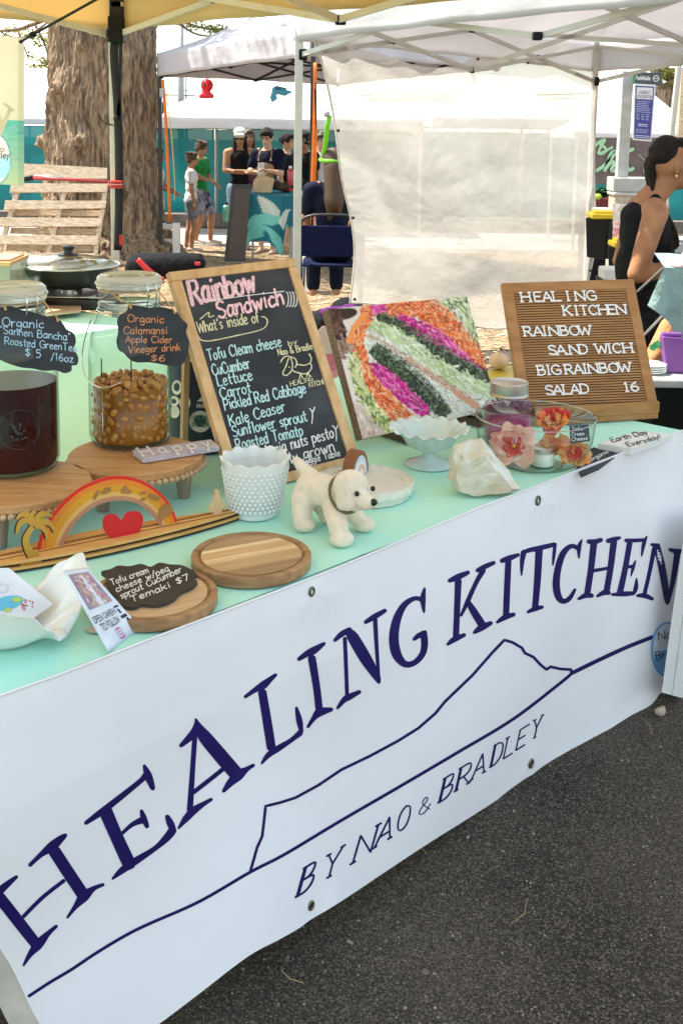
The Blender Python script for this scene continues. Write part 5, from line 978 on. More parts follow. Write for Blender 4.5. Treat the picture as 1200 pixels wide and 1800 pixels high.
for x, y in ((548, 1040), (945, 880), (547, 1592), (933, 1342)):
    c = bs(x, y, .001); r = px(9, c); ax = (FE, V((0, 0, 1)), FN)
    ring = [c + (FE * math.cos(a) * .72 + V((0, 0, 1)) * math.sin(a)) * r * .8 for a in [2 * PI * i / 20 for i in range(21)]]; MB().tube(ring, r * .26, 8).obj('grommet', EYB, bn, smooth=True)
    MB().poly([c + (FE * math.cos(a) * .7 + V((0, 0, 1)) * math.sin(a)) * r * .7 for a in [2 * PI * i / 16 for i in range(16)]]).obj('hole', HOLE if y > 1100 else MINT, bn)
LB_ = mat('light blue print', (.16, .42, .75), .5); m = MB(); disc(m, bs, 1173, 1143, 27, 45, .0006); m.obj('badge', mat('badge white', (.72, .76, .84), .5), bn)
m = MB(); ribbon(m, [(1173 + 28 * math.cos(a), 1142 + 47 * math.sin(a)) for a in [2 * PI * i / 60 for i in range(61)]], 4, bs, None, .0012); m.obj('badge_ring', LB_, bn); m = MB(); disc(m, bs, 1171, 1163, 21, 21, .0010); m.obj('badge_wave', LB_, bn)
m = MB(); text(m, 'Nao', bs, (1157, 1126), (1190, 1118), (-1, -14), .6, off=.0016); text(m, 'Bradley', bs, (1152, 1160), (1212, 1148), (-1, -14), .6, off=.0016); m.obj('badge_lettering', DK, bn)
m = MB(); m.grid(lambda u, v: bs(bleft(1640 + 170 * v) - 46 * u, 1640 + 170 * v + 14 * u, -.004 - .03 * u), 8, 20); m.obj('folded_corner', VINYL_B, bn, smooth=True)
# second white banner, right edge
pl2 = Plane(bs(1180, 1050, .06), FN); t = thing('corner_banner', 'white vinyl panel with one eyelet hanging over the right end of the big banner', 'banner', pl2.P(1190, 1220))
def c2(u, v):
    xl = 1208 - 46 * v ** .9; x = xl + (120) * u; y = 905 + 312 * v + (34 * u if v > 0 else 0) * v; return pl2.P(x, y, .012 * math.sin(u * 5 + 1) + .02 * math.exp(-(u * 9) ** 2) - .01)
MB().grid(c2, 24, 24).obj('vinyl', mat('cream vinyl', (.74, .73, .70), .5, var=.02, translucent=.1), t, smooth=True)
MB().tube([c2(.15, i / 20) + FN * .0015 for i in range(21)], .0012, 5).obj('stitched_seam', mat('seam', (.5, .49, .47)), t)
c = pl2.P(1166, 1199, .012); MB().tube([c + (FE * math.cos(a) * .6 + V((0, 0, 1)) * math.sin(a)) * .008 for a in [i * PI / 8 for i in range(17)]], .0028, 6).obj('grommet', EYB, t, smooth=True)

# ---------------------------------------------------------------- wooden stands with beads
OAK = wood('mango wood', (.38, .18, .06), (.60, .34, .145), stretch=(3, 22, 22), scale=3, bump=.3)
BEADM = mat('bead wood', (.42, .26, .14), .5, col2=(.60, .42, .27), scale=30)
LEGM = wood('weathered leg', (.22, .17, .12), (.38, .30, .22), stretch=(18, 18, 2), scale=3, bump=.4)
def stand(px_c, rpx, label, angs, zt=.85):
    c = at(*px_c, zt); r = px(rpx, c); b = V((c.x, c.y, TZ)); t = thing('cake_stand', label, 'stand', b, 'beaded wooden stands under the jars')
    MB().lathe(b, [(r * .97, zt - TZ - .020), (r, zt - TZ - .016), (r, zt - TZ - .003), (r - .003, zt - TZ)], 80).obj('top_disc', OAK, t, smooth=True, auto=.6)
    n = int(2 * PI * r / .0145); me = MB().ball((0, 0, 0), (.0068, .0068, .0068), 10, 7).obj('bead', BEADM, None, smooth=True); mesh = me.data; bpy.data.objects.remove(me)
    for i in range(n):
        a = 2 * PI * i / n; o = bpy.data.objects.new('bead', mesh); C.objects.link(o); o.parent = t; o.location = (math.cos(a) * (r + .002), math.sin(a) * (r + .002), zt - TZ - .022); o.rotation_euler = (U(0, 3), U(0, 3), a)
    for a in angs:
        p = b + V((math.cos(a), math.sin(a), 0)) * r * .72; MB().lathe(p, [(.0135, 0), (.016, .02), (.0215, zt - TZ - .0205)], 14).obj('leg', LEGM, t, smooth=True, auto=.7)
    return c, r
stc2, _ = stand((239, 797), 117, 'beaded wooden stand under the jar of orange calamansi fruit', (0, 2.2, -2.1))
stc1, _ = stand((30, 846), 128, 'beaded wooden stand under the jar of dark tea, at the left edge', (-1.6, 1.1, 2.9))

# ---------------------------------------------------------------- the two big jars
GLS = glass('clear glass', (.96, 1, .98), .0, 1.45); GLT = glass('thick glass', (.93, .98, .95), .04, 1.45)
WIRE = mat('bail wire', (.62, .60, .55), .25, metal=1, var=.05)
def bigjar(label, pb, zb, y_, body, fill):
    """pb: pixel of base centre; y_: pixel rows lid-top, lid-bottom, neck, shoulder; body: pixel radii body, neck, lid"""
    c = at(*pb, zb); Y = c.y; z = lambda y: atY(pb[0], y, Y).z - zb; R, rn, rl = [px(b, c) for b in body]; zl, zlb, zn, zs = [z(y) for y in y_]
    t = thing('glass_jar', label, 'jar', c); th = .0035
    out = [(R * .80, .001), (R * .94, .006), (R, .022), (R * 1.0, zs * .5), (R * .985, zs * .9), (R * .95, zs), (R * .87, zs + (zn - zs) * .45), (rn * 1.03, zn - .006), (rn, zn), (rn, zlb - .002), (rn * 1.04, zlb - .001)]
    inn = [(max(.001, r - th), zz + (.006 if i < 2 else 0)) for i, (r, zz) in enumerate(out)]
    prof = out + inn[::-1] + [(0.0, .007)]; prof = [(0, .001)] + prof
    sm_ = []
    MB().lathe(c, [(0, .001)] + out, 72).obj('glass_body', thinglass('jar glass', (.93, .97, .95), (.25, .36, .33)), t, smooth=True, auto=.9)
    for k in range(2): MB().lathe(c + V((0, 0, zn + .006 + k * .009)), [(rn * 1.0, 0), (rn * 1.035, .002), (rn * 1.035, .004), (rn * 1.0, .006)], 48, close=False).obj('glass_thread', GLT, t, smooth=True)
    hl = zl - zlb
    MB().lathe(c + V((0, 0, zlb)), [(0, .001), (rl * .94, .001), (rl * 1.0, .003), (rl * 1.02, hl * .35), (rl * .99, hl * .5), (rl * 1.01, hl * .62), (rl * .99, hl * .85), (rl * .90, hl), (rl * .86, hl * .93), (rl * .5, hl * .90), (rl * .48, hl * .96), (rl * .42, hl * .96), (rl * .40, hl * .90), (0, hl * .89)], 60).obj('lid', mat('frosted lid', (.70, .72, .66), .12, trans=.55, ior=1.4, var=.04), t, smooth=True, auto=.8)
    MB().lathe(c + V((0, 0, zlb - .004)), [(rn * 1.0, 0), (rn * 1.03, .0005), (rn * 1.03, .0035), (rn, .004)], 48).obj('rubber_seal', mat('seal', (.55, .42, .28), .6), t, smooth=True)
    ringp = lambda r, zz: [c + V((math.cos(a) * r, math.sin(a) * r, zz)) for a in [2 * PI * i / 40 for i in range(41)]]
    MB().tube(ringp(rn * 1.06, zn + .003), .0016, 6).obj('wire_ring', WIRE, t, smooth=True); MB().tube(ringp(rl * 1.035, zlb + hl * .45), .0016, 6).obj('wire_ring', WIRE, t, smooth=True)
    for s in (1, -1):
        d = V((math.cos(.15 * s - .7), math.sin(-.7 + .15 * s), 0)); MB().tube(catmull([c + d * rl * 1.05 + V((0, 0, zlb + hl * .6)), c + d * rl * 1.12 + V((0, 0, zlb)), c + d * rn * 1.10 + V((0, 0, zn + .004))], 4), .0018, 6).obj('wire_clasp', WIRE, t, smooth=True)
    # swing handle hanging at the left side
    sd = -1; P = [c + V((sd * R * .80, -R * .55, zn - .01)), c + V((sd * R * 1.05, -R * .25, zs * .98)), c + V((sd * R * 1.12, -R * .2, zs * .80)), c + V((sd * R * .95, -R * .5, zs * .64)), c + V((sd * R * .45, -R * 1.0, zs * .60)), c + V((sd * .0, -R * 1.05, zs * .66))]
    MB().tube(catmull([tuple(p) for p in P], 5), .0016, 6).obj('wire_handle', WIRE, t, smooth=True)
    for k in (-.52, .1): MB().lathe(c, [(R + .0002, .03), (R + .0012, .04), (R + .0012, zs * .9), (R, zs * .95)], 3) if False else None
    return t, c, R, rn, z, zs
tea = mat('dark tea', (.016, .0015, .003), .25, col2=(.035, .003, .006), scale=6, spec=.3)
j1, c1, R1, rn1, z1, zs1 = bigjar('big glass jar of nearly black roasted tea, bail lid, black tag at its neck', (24, 820), .8515, (500, 527, 556, 600), (80, 58, 62), 0)
MB().lathe(c1, [(0, .0078), (R1 * .78, .0082), (R1 * .92, .012), (R1 - .0042, .024), (R1 - .0042, z1(668)), (0, z1(668))], 64).obj('tea', tea, j1, smooth=True, auto=.8)
m = MB()
for i in range(26):                                        # moulded fruit cluster and oval on the glass
    a = -1.15 + U(-.16, .16); zz = z1(740) + U(-.018, .02); m.ball(c1 + V((math.cos(a) * R1, math.sin(a) * R1, zz)), (.0038, .0038, .0038), 8, 6)
m.tube([c1 + V((math.cos(-1.12 + .42 * math.cos(b)) * (R1 + .0005), math.sin(-1.12 + .42 * math.cos(b)) * (R1 + .0005), z1(735) + .042 * math.sin(b))) for b in [2 * PI * i / 40 for i in range(41)]], .0012, 6)
m.obj('embossing', thinglass('jar glass'), j1, smooth=True)
j2, c2_, R2, rn2, z2_, zs2 = bigjar('big glass jar half full of orange-brown calamansi fruit, bail lid, black tag', (230, 774), .8515, (482, 506, 545, 592), (71, 52, 55), 0)
FRU = mat('calamansi', (.36, .115, .010), .25, col2=(.54, .21, .025), scale=14, sss=.1, bump=.3, coat=.3); AMB = mat('amber juice', (.20, .065, .008), .2, col2=(.32, .12, .016), scale=8)
zf = z2_(672); MB().lathe(c2_, [(0, .0078), (R2 * .78, .0082), (R2 * .90, .013), (R2 - .010, .03), (R2 - .010, zf - .002), (0, zf - .006)], 48).obj('juice', AMB, j2, smooth=True)
spots = []
for _ in range(9000):
    if len(spots) > 175: break
    a, zz = U(0, 2 * PI), U(.022, zf); rr = U(.0125, .0175); p = V((math.cos(a) * (R2 - .0048 - rr), math.sin(a) * (R2 - .0048 - rr), zz))
    if all((p - q_).length > (rr + r_) * .78 for q_, r_ in spots): spots.append((p, rr))
for _ in range(14000):
    if len(spots) > 262: break
    a, zz = U(0, 2 * PI), U(.018, zf); rr = U(.0085, .0115); p = V((math.cos(a) * (R2 - .0048 - rr), math.sin(a) * (R2 - .0048 - rr), zz))
    if all((p - q_).length > (rr + r_) * .74 for q_, r_ in spots): spots.append((p, rr))
for _ in range(3000):
    if len(spots) > 295: break
    a, d = U(0, 2 * PI), (R2 - .02) * math.sqrt(RND()); rr = U(.009, .012); p = V((math.cos(a) * d, math.sin(a) * d, zf + U(-.002, .010)))
    if all((p - q_).length > (rr + r_) * .8 for q_, r_ in spots): spots.append((p, rr))
FRU2 = mat('pale calamansi', (.46, .19, .03), .25, col2=(.62, .32, .08), scale=20, sss=.1)
base_ = MB(); base_.ball((0, 0, 0), (1, 1, .6), 14, 10); base_.v = [tuple(V(p) * (1 + .14 * noise.noise(V(p) * 1.9))) for p in base_.v]; fm = base_.obj('fruit', FRU, None, smooth=True); fmesh = fm.data; fmesh2 = fmesh.copy(); fmesh2.materials[0] = FRU2; bpy.data.objects.remove(fm)
for p, rr in spots:
    o = bpy.data.objects.new('fruit', fmesh if RND() < .7 else fmesh2); C.objects.link(o); o.parent = j2; o.location = p; o.scale = (rr,) * 3; o.rotation_euler = (U(0, 3), U(0, 3), U(0, 3))
m = MB()
for a in (-2.1, -1.35): m.tube([c2_ + V((math.cos(a) * (R2 + .0002), math.sin(a) * (R2 + .0002), zz)) for zz in (.03, .1, zs2 * .86)], .0016, 6)
m.obj('glass_rib', GLT, j2, smooth=True)

WJ[0] = 1
# chalk tags on twine
CHK = mat('chalkboard', (.020, .022, .028), .75, col2=(.070, .074, .082), scale=4, lo=.42, hi=.85, stretch=(1, 1, 2.5)); CHB = mat('blue chalk', (.30, .46, .60), .9, col2=(.50, .72, .88), scale=260); CHO = mat('orange chalk', (.72, .30, .14), .9, var=.2, scale=200)
CHW = mat('white chalk', (.74, .74, .72), .9, var=.1, scale=200); CHP = mat('pink chalk', (.70, .38, .44), .9, col2=(.95, .68, .72), scale=160); CHG = mat('cream chalk', (.70, .66, .42), .9, var=.15, scale=200); CHM = mat('pale teal chalk', (.36, .56, .56), .9, col2=(.60, .84, .84), scale=220)
TWN = mat('twine', (.55, .33, .14), .9, bump=.5, scale=60)
def tagplaque(label, c, R, outline, holes, knots, lines, chm, lean=0):
    d = (CAM - c); d.z = 0; d.normalize(); pl = Plane(c + d * (R + .012), V((d.x, d.y, .10))); t = thing('chalk_tag', label, 'tag', pl.P(*outline[0]))
    P = [pl.P(x, y, 0) for x, y in catmull(outline, 4, True)]; MB().prism(P, pl.n * -.004).obj('plaque', CHK, t, bev=.0008)
    for k in lines:
        m = MB(); text(m, k[0], lambda x, y, o: pl.P(x, y, o), k[1], k[2], k[3], .62, off=.0008, jit=.12); m.obj('chalk_writing', chm, t)
    for (h, kk) in zip(holes, knots): MB().tube(catmull([tuple(pl.P(h[0], h[1] + 3, .002)), tuple(pl.P(h[0] - 1, h[1] - 4, .003)), tuple(pl.P((h[0] + kk[0]) / 2, (h[1] + kk[1]) / 2 - 1, -.004)), tuple(pl.P(kk[0], kk[1], -.015))], 4), .0016, 6).obj('twine', TWN, t, smooth=True); MB().ball(pl.P(h[0], h[1], .002), (.0035, .0025, .0035), 8, 6).obj('knot', TWN, t, smooth=True)
tagplaque('black scalloped tag in blue chalk, Sannen Bancha roasted green tea, on the dark jar', c1, R1, [(-8, 545), (8, 540), (20, 538), (38, 545), (60, 549), (85, 557), (102, 560), (112, 570), (118, 579), (130, 586), (134, 600), (131, 613), (138, 628), (136, 641), (127, 643), (126, 652), (114, 656), (98, 651), (78, 652), (58, 648), (38, 646), (18, 640), (4, 634), (-8, 625), (-12, 585)],
    [(10, 543), (102, 563)], [(2, 534), (70, 520)], [('Organic', (5, 573), (77, 577), (0, -15)), ('"Sannen Bancha"', (1, 586), (124, 599), (0, -13)), ('Roasted GreenTea', (9, 605), (135, 618), (0, -13)), ('$ 5', (45, 626), (72, 629), (0, -14)), ('/16oz', (90, 633), (129, 637), (0, -13))], CHB)
tagplaque('black scalloped tag in orange chalk, calamansi apple cider vinegar drink, on the fruit jar', c2_, R2, [(228, 537), (242, 537), (262, 541), (280, 540), (300, 543), (312, 550), (320, 561), (330, 571), (327, 585), (333, 602), (329, 625), (320, 641), (300, 643), (282, 640), (262, 637), (240, 637), (226, 630), (218, 621), (209, 615), (205, 600), (208, 582), (206, 564), (212, 553), (222, 548)],
    [(230, 540), (307, 549)], [(172, 500), (276, 508)], [('Organic', (225, 566), (288, 568), (0, -13)), ('Calamansi', (218, 587), (294, 587), (0, -13)), ('Apple Cider', (221, 602), (302, 603), (0, -12)), ('Vineger drink', (226, 621), (317, 616), (0, -12)), ('$6', (266, 635), (290, 635), (0, -11))], CHO)

# ---------------------------------------------------------------- big chalkboard
FRM = wood('pale oak frame', (.50, .29, .12), (.72, .47, .24), stretch=(20, 20, 3), scale=2, bump=.3)
def best_lean(bl, br, z, tl):
    best = None
    for k in range(2, 50):
        pl = leaning(bl, br, z, math.radians(k)); a = (pl.P(*br) - pl.P(*bl)).normalized(); b = (pl.P(*tl) - pl.P(*bl)).normalized(); s = abs(a.dot(b))
        if best is None or s < best[0]: best = (s, k, pl)
    print('lean', bl, best[:2]); return best[2]
BL, BR, TL, TR_ = (414, 872), (634, 814), (297, 478), (518, 453)
pk = best_lean(BL, BR, TZ + .002, TL); hb = homog([(0, 0), (1, 0), (1, 1), (0, 1)], [TL, TR_, BR, BL])
t = thing('chalkboard', 'tall wood-framed chalkboard listing what is inside the Rainbow Sandwich', 'chalkboard', pk.P(*BL)); B_ = lambda u, v, o=0: pk.P(*hb(u, v), o)
qd = lambda nm, P, th, off, m, bev=.0015: MB().prism([B_(u, v, off) for u, v in P], pk.n * -th).obj(nm, m, t, bev=bev)
fw, fh = .075, .042
qd('panel', [(fw * .8, fh * .8), (1 - fw * .8, fh * .8), (1 - fw * .8, 1 - fh * .8), (fw * .8, 1 - fh * .8)], .006, -.006, CHK)
qd('frame_rail', [(0, 0), (1, 0), (1, fh), (0, fh)], .018, .001, FRM); qd('frame_rail', [(0, 1 - fh), (1, 1 - fh), (1, 1), (0, 1)], .018, .001, FRM)
qd('frame_stile', [(0, fh + .001), (fw, fh + .001), (fw, 1 - fh - .001), (0, 1 - fh - .001)], .018, 0, FRM); qd('frame_stile', [(1 - fw, fh + .001), (1, fh + .001), (1, 1 - fh - .001), (1 - fw, 1 - fh - .001)], .018, 0, FRM)
for u in (.08, .92):
    a = B_(u, .12, -.02); MB().beam(a, V((a.x, a.y, TZ + .003)) - V((pk.n.x, pk.n.y, 0)).normalized() * .02, .016, .012).obj('back_leg', FRM, t)
kp = lambda x, y, o: pk.P(x, y, o - .006)
def kt(s, a, b, cap, wd, m_, jit=.15, off=.0008): m = MB(); text(m, s, kp, a, b, cap, wd, off=off, jit=jit); return m.obj('chalk_writing', m_, t)
kt('Rainbow', (339, 537), (450, 512), (-9, -42), .72, CHP); kt('Sandwich', (385, 560), (499, 534), (-6, -29), .72, CHP)
kt("What's inside of", (349, 585), (456, 566), (-4, -19), .55, CHG)
for s, a, b in (('Tofu Cleam cheese', (367, 634), (495, 609)), ('CuCumber', (375, 660), (440, 647)), ('Lettuce', (384, 679), (444, 668)), ('Carrot', (389, 701), (442, 690)), ('Pickled Red Cabbage', (396, 721), (538, 690)), ('Kale Ceaser', (405, 749), (502, 723)), ('Sunflower sprout', (411, 768), (540, 740)), ('Roasted Tomato', (417, 791), (533, 765)), ('macadamia nuts pesto', (428, 813), (587, 769)), ('Locally grown', (462, 829), (588, 792))):
    kt(s, a, b, (-4.5, -19), .60, CHM if s[0] in 'TCLPKSR' and s[0:2] != 'Lo' else CHW)
kt('Veggie Table', (530, 818), (598, 801), (-3, -11), .75, CHW)
kt('by', (508, 609), (522, 604), (-2, -9), .7, CHG); kt('Nao & Bradley', (490, 625), (554, 613), (-3, -11), .7, CHG); kt('HEALING', (511, 679), (550, 669), (-2, -8), .7, CHG); kt('KITCHEN', (544, 681), (577, 673), (-2, -8), .7, CHG)
m = MB()
for i, P in enumerate(([(352, 561), (367, 549), (367, 557), (376, 555)], [(347, 588), (353, 597), (370, 599), (415, 590), (460, 579), (470, 566), (466, 558), (460, 557)], [(493, 637), (499, 628), (509, 627), (514, 640), (512, 652), (503, 660), (497, 656), (502, 645), (507, 630)], [(508, 627), (518, 630), (522, 640), (518, 646)], [(520, 640), (535, 642), (545, 639), (547, 648), (537, 657), (520, 654), (513, 650)], [(545, 639), (547, 630), (543, 622)], [(528, 657), (526, 666)], [(528, 657), (532, 665)], [(541, 655), (539, 662)], [(541, 655), (545, 661)])): ribbon(m, catmull(P, 5), 2.0, kp, None, .0008 + i * .00005)
for x, y in ((502, 643), (508, 645)): ribbon(m, [(x, y), (x + 1, y + 1)], 2, kp, None, .0014)
m.obj('chalk_drawing', CHG, t)
m = MB(); ribbon(m, [(361, 530), (430, 520), (499, 512)], 1.6, kp, None, .0016); m.obj('chalk_line', CHW, t); m = MB()
for k in range(4): ribbon(m, [(503 + 5 * k + 4 * math.cos(a), 526 + 13 * math.sin(a)) for a in [-1.5 + i * .3 for i in range(11)]], 1.8, kp, None, .0009 + k * .0001)
m.obj('chalk_sandwich', CHW, t); m = MB()
for P in ([(544, 718), (549, 726), (548, 745)], [(549, 726), (553, 716)], [(584, 748), (590, 756), (591, 775)], [(590, 756), (594, 746)]): ribbon(m, catmull(P, 4), 2, kp, None, .0012)
m.obj('chalk_sprouts', CHW, t)['kind'] = 'stuff'

WJ[0] = 0
# ---------------------------------------------------------------- sandwich picture on its easel
CV = [(576, 543), (820, 521), (874, 718), (637, 772)]; pc = best_lean(CV[3], CV[2], TZ + .035, CV[0]); hc_ = homog([(0, 0), (1, 0), (1, 1), (0, 1)], CV); inv = homog(CV, [(0, 0), (1, 0), (1, 1), (0, 1)])
t = thing('sandwich_picture', 'block-mounted photo print of a rainbow veggie sandwich cut in half', 'picture', pc.P(*CV[3])); RW, RH = 300, 250; I_ = Raster(RW, RH, (.70, .64, .58))
def I(x, y): u, v = inv(x, y); return u * RW, v * RH
def shreds(path, wd, n, cols, L=(4, 12), thick=2.0, ang=None, al=1):
    spread = 1.57 if cols is KL else 1.1 if cols is OR else .8; thick *= .85; n = int(n * 1.5)
    P = catmull(path, 6)
    for _ in range(n):
        i = random.randrange(len(P) - 1); a, b = P[i], P[i + 1]; dx, dy = b[0] - a[0], b[1] - a[1]; l = math.hypot(dx, dy) or 1; o = U(-.5, .5) * wd; q_ = RND(); o *= (.45 + .55 * math.sin(PI * (i + .5) / (len(P) - 1))) if wd > 15 else 1; x, y = a[0] + dx * q_ - dy / l * o, a[1] + dy * q_ + dx / l * o
        th = (ang if ang is not None else math.atan2(dy, dx)) + U(-spread, spread); k = U(*L) / 2; p, q = I(x - math.cos(th) * k, y - math.sin(th) * k), I(x + math.cos(th) * k, y + math.sin(th) * k); c = random.choice(cols); f = U(.75, 1.15)
        I_.line(*p, *q, thick * U(.7, 1.3), [min(.9, v * f) for v in c], al)
def fillp(path, wd, col, al=1): 
    P = catmull(path, 5)
    for k_, (a, b) in enumerate(zip(P, P[1:])): I_.line(*I(*a), *I(*b), wd * ((.45 + .55 * math.sin(PI * (k_ + .5) / (len(P) - 1))) if 20 < wd else 1), col, al)
OR, MG, KL, PG, WHT, CRU = [(.85, .13, .02), (.80, .20, .05), (.88, .36, .14), (.50, .05, .01), (.42, .04, .01), (.90, .48, .26)], [(.55, .01, .22), (.70, .03, .32), (.40, .01, .12), (.80, .15, .45), (.22, .0, .08), (.82, .25, .52)], [(.012, .02, .008), (.02, .03, .012), (.05, .08, .03), (.26, .32, .19), (.01, .01, .012), (.01, .012, .015), (.14, .2, .09)], [(.58, .66, .42), (.50, .60, .34), (.68, .74, .56), (.38, .46, .22)], [(.74, .74, .66), (.66, .66, .60), (.80, .78, .72), (.45, .40, .32)], [(.38, .20, .12), (.55, .38, .28), (.65, .55, .45)]
fillp([(622, 720), (650, 760), (700, 780)], 60, (.68, .52, .44)); fillp([(640, 560), (605, 640), (630, 700)], 20, (.74, .66, .60)); shreds([(625, 700), (660, 760)], 50, 90, [(.72, .56, .48), (.6, .4, .34), (.78, .66, .6)], (5, 12), 4)
fillp([(800, 520), (830, 560), (855, 640)], 50, (.45, .52, .30)); shreds([(780, 520), (810, 560), (850, 640), (862, 660)], 60, 420, [(.50, .58, .28), (.72, .74, .55), (.12, .2, .05), (.03, .05, .02), (.62, .66, .40), (.78, .76, .66)], (6, 20), 3)
fillp([(800, 690), (835, 700), (870, 715)], 60, (.66, .64, .60)); shreds([(760, 720), (870, 700)], 50, 200, WHT + [(.6, .45, .38)], (6, 14), 4)
fillp([(640, 548), (740, 545), (800, 590), (856, 650)], 36, (.75, .22, .07)); shreds([(640, 545), (740, 540), (795, 585), (850, 640)], 42, 900, OR, (5, 14), 2.4)
fillp([(690, 565), (750, 590), (830, 645)], 26, (.45, .01, .16)); shreds([(700, 560), (760, 590), (810, 635), (850, 662)], 30, 520, MG, (5, 14), 3); shreds([(655, 545), (675, 540)], 14, 60, MG, (4, 10), 3)
fillp([(670, 560), (730, 605), (800, 645), (858, 665)], 42, (.02, .03, .015)); shreds([(668, 558), (730, 602), (800, 645), (856, 664)], 46, 1300, KL, (3, 9), 1.5)
fillp([(655, 580), (740, 640), (860, 690)], 34, (.62, .68, .50)); shreds([(655, 572), (700, 600), (770, 650), (855, 685)], 34, 300, PG, (10, 30), 4)
fillp([(640, 595), (700, 640), (760, 700), (800, 730)], 66, (.70, .71, .62)); shreds([(645, 590), (700, 632), (770, 690), (840, 720)], 44, 600, WHT + [(.72, .74, .60)], (4, 12), 3)
shreds([(648, 590), (690, 612), (715, 632)], 6, 160, CRU, (3, 7), 1.6); shreds([(650, 605), (690, 625), (720, 650)], 30, 130, [(.45, .42, .36), (.8, .8, .74)], (2, 4), 1.4)
fillp([(715, 632), (765, 665), (810, 695), (835, 716)], 5, (.22, .08, .04)); shreds([(715, 630), (765, 663), (812, 695), (838, 714)], 10, 260, CRU + [(.6, .28, .16)], (4, 12), 2); fillp([(800, 690), (838, 715)], 13, (.62, .32, .20))
fillp([(638, 570), (628, 600), (640, 640)], 22, (.85, .24, .05)); shreds([(645, 560), (625, 595), (640, 640)], 20, 260, OR, (6, 18), 3)
fillp([(660, 620), (720, 670), (775, 720)], 34, (.02, .03, .015)); shreds([(655, 612), (715, 662), (785, 728)], 40, 1000, KL, (3, 9), 1.5)
fillp([(655, 650), (690, 680), (740, 725)], 26, (.55, .02, .24)); shreds([(652, 645), (690, 675), (750, 728)], 28, 420, MG, (5, 14), 3)
fillp([(635, 650), (660, 690), (715, 735)], 34, (.78, .24, .07)); shreds([(630, 640), (655, 690), (720, 742)], 40, 760, OR, (5, 15), 2.6)
fillp([(622, 625), (635, 680), (665, 725), (690, 755)], 12, (.66, .70, .34)); shreds([(620, 625), (632, 680), (665, 730), (700, 765)], 22, 320, [(.66, .70, .34), (.25, .35, .08), (.78, .78, .6), (.10, .16, .04), (.8, .7, .3)], (6, 20), 2.6)
fillp([(575, 548), (600, 552), (622, 548)], 22, (.045, .018, .012)); fillp([(580, 560), (592, 590), (598, 610)], 34, (.05, .02, .015)); shreds([(582, 548), (594, 590)], 30, 60, [(.10, .04, .03), (.03, .012, .01), (.18, .08, .05)], (6, 16), 4); shreds([(590, 600), (612, 620)], 30, 60, [(.25, .14, .1), (.4, .28, .22)], (4, 10), 3)
fillp([(640, 552), (622, 575), (612, 600)], 9, (.85, .30, .08))
I_.a = (I_.a + np.roll(I_.a, 1, 0) * .7 + np.roll(I_.a, 1, 1) * .7 + np.roll(I_.a, -1, 0) * .5) / 2.9
Bc_ = lambda u, v, o=0: pc.P(*hc_(u, v), o)
for nm, P in (('block', [(0, 0), (1, 0), (1, 1), (0, 1)]),): MB().prism([Bc_(u, v, -.0015) for u, v in P], pc.n * -.03).obj('block', wood('dark board edge', (.10, .05, .03), (.34, .2, .12), scale=6), t, bev=.002)
I_.panel('print', lambda u, v: Bc_(u, v, 0), mat('satin print', (1, 1, 1), .5, attr=True, spec=.25), t)
ez = thing('easel', 'small dark wooden tabletop easel under the sandwich picture', 'easel', at(700, 785, TZ)); DW = wood('dark wood', (.05, .025, .015), (.12, .06, .035), scale=5)
bbk = V((-pc.n.x, -pc.n.y, 0)).normalized()
for x in (.30, .84):
    a = Bc_(x, 1.0, .012); b = V((a.x, a.y, TZ)); MB().beam(b + V((0, 0, .012)) - bbk * .015, b + V((0, 0, .012)) + bbk * .16, .022, .022).obj('foot', DW, ez, bev=.002); c0 = b + bbk * .05; MB().beam(Bc_(x, .94, -.045), Bc_(x, .25, -.045), .02, .012, up=pc.n).obj('upright', DW, ez)
    MB().box(b + V((0, 0, .030)), (.02, .04, .012)).obj('ledge', DW, ez, bev=.002)
MB().beam(Bc_(.30, .3, -.058), Bc_(.84, .3, -.058), .02, .012, up=pc.n).obj('cross_bar', DW, ez)

# ---------------------------------------------------------------- letter board
LC = [(882, 497), (1113, 490), (1158, 722), (917, 732)]; pll = best_lean(LC[3], LC[2], TZ + .02, LC[0]); hl_ = homog([(0, 0), (1, 0), (1, 1), (0, 1)], LC); L_ = lambda u, v, o=0: pll.P(*hl_(u, v), o)
LW = wood('letter board oak', (.31, .135, .038), (.44, .215, .072), stretch=(2, 14, 14), scale=3, bump=.2)
t = thing('letter_board', 'oak letter board with white letters reading Healing Kitchen and two dishes', 'letter board', pll.P(*LC[3]))
MB().prism([L_(u, v, -.004) for u, v in ((0, 0), (1, 0), (1, 1), (0, 1))], pll.n * -.022).obj('back', LW, t, bev=.003)
for nm, P in (('frame_rail', [(.004, .004), (.996, .004), (.996, .075), (.004, .075)]), ('frame_stile', [(.004, .0755), (.075, .0755), (.075, .999), (.004, .999)]), ('frame_stile', [(.925, .0755), (.996, .0755), (.996, .999), (.925, .999)])):
    MB().prism([L_(u, v, .002) for u, v in P], pll.n * -.0065).obj(nm, LW, t, bev=.0012)
m = MB(); m.poly([L_(u, v, -.0038) for u, v in ((.0756, .0756), (.9244, .0756), (.9244, .97), (.0756, .97))]); m.obj('groove_floor', mat('painted groove shade', (.07, .032, .012), .9), t)  # dark sheet behind the slats: groove shade put into the colour
m = MB(); n = 46
for k in range(n):
    v0 = .078 + (.97 - .078) * k / n; v1 = v0 + (.97 - .078) / n * .62; P = [L_(.0755, v0, -.0042), L_(.0755, v0, 0), L_(.0755, v1, .0), L_(.0755, v1, -.0042)]; Q = [L_(.9245, v0, -.0042), L_(.9245, v0, 0), L_(.9245, v1, 0), L_(.9245, v1, -.0042)]
    m.add(P + Q, [(0, 1, 5, 4), (1, 2, 6, 5), (2, 3, 7, 6)])
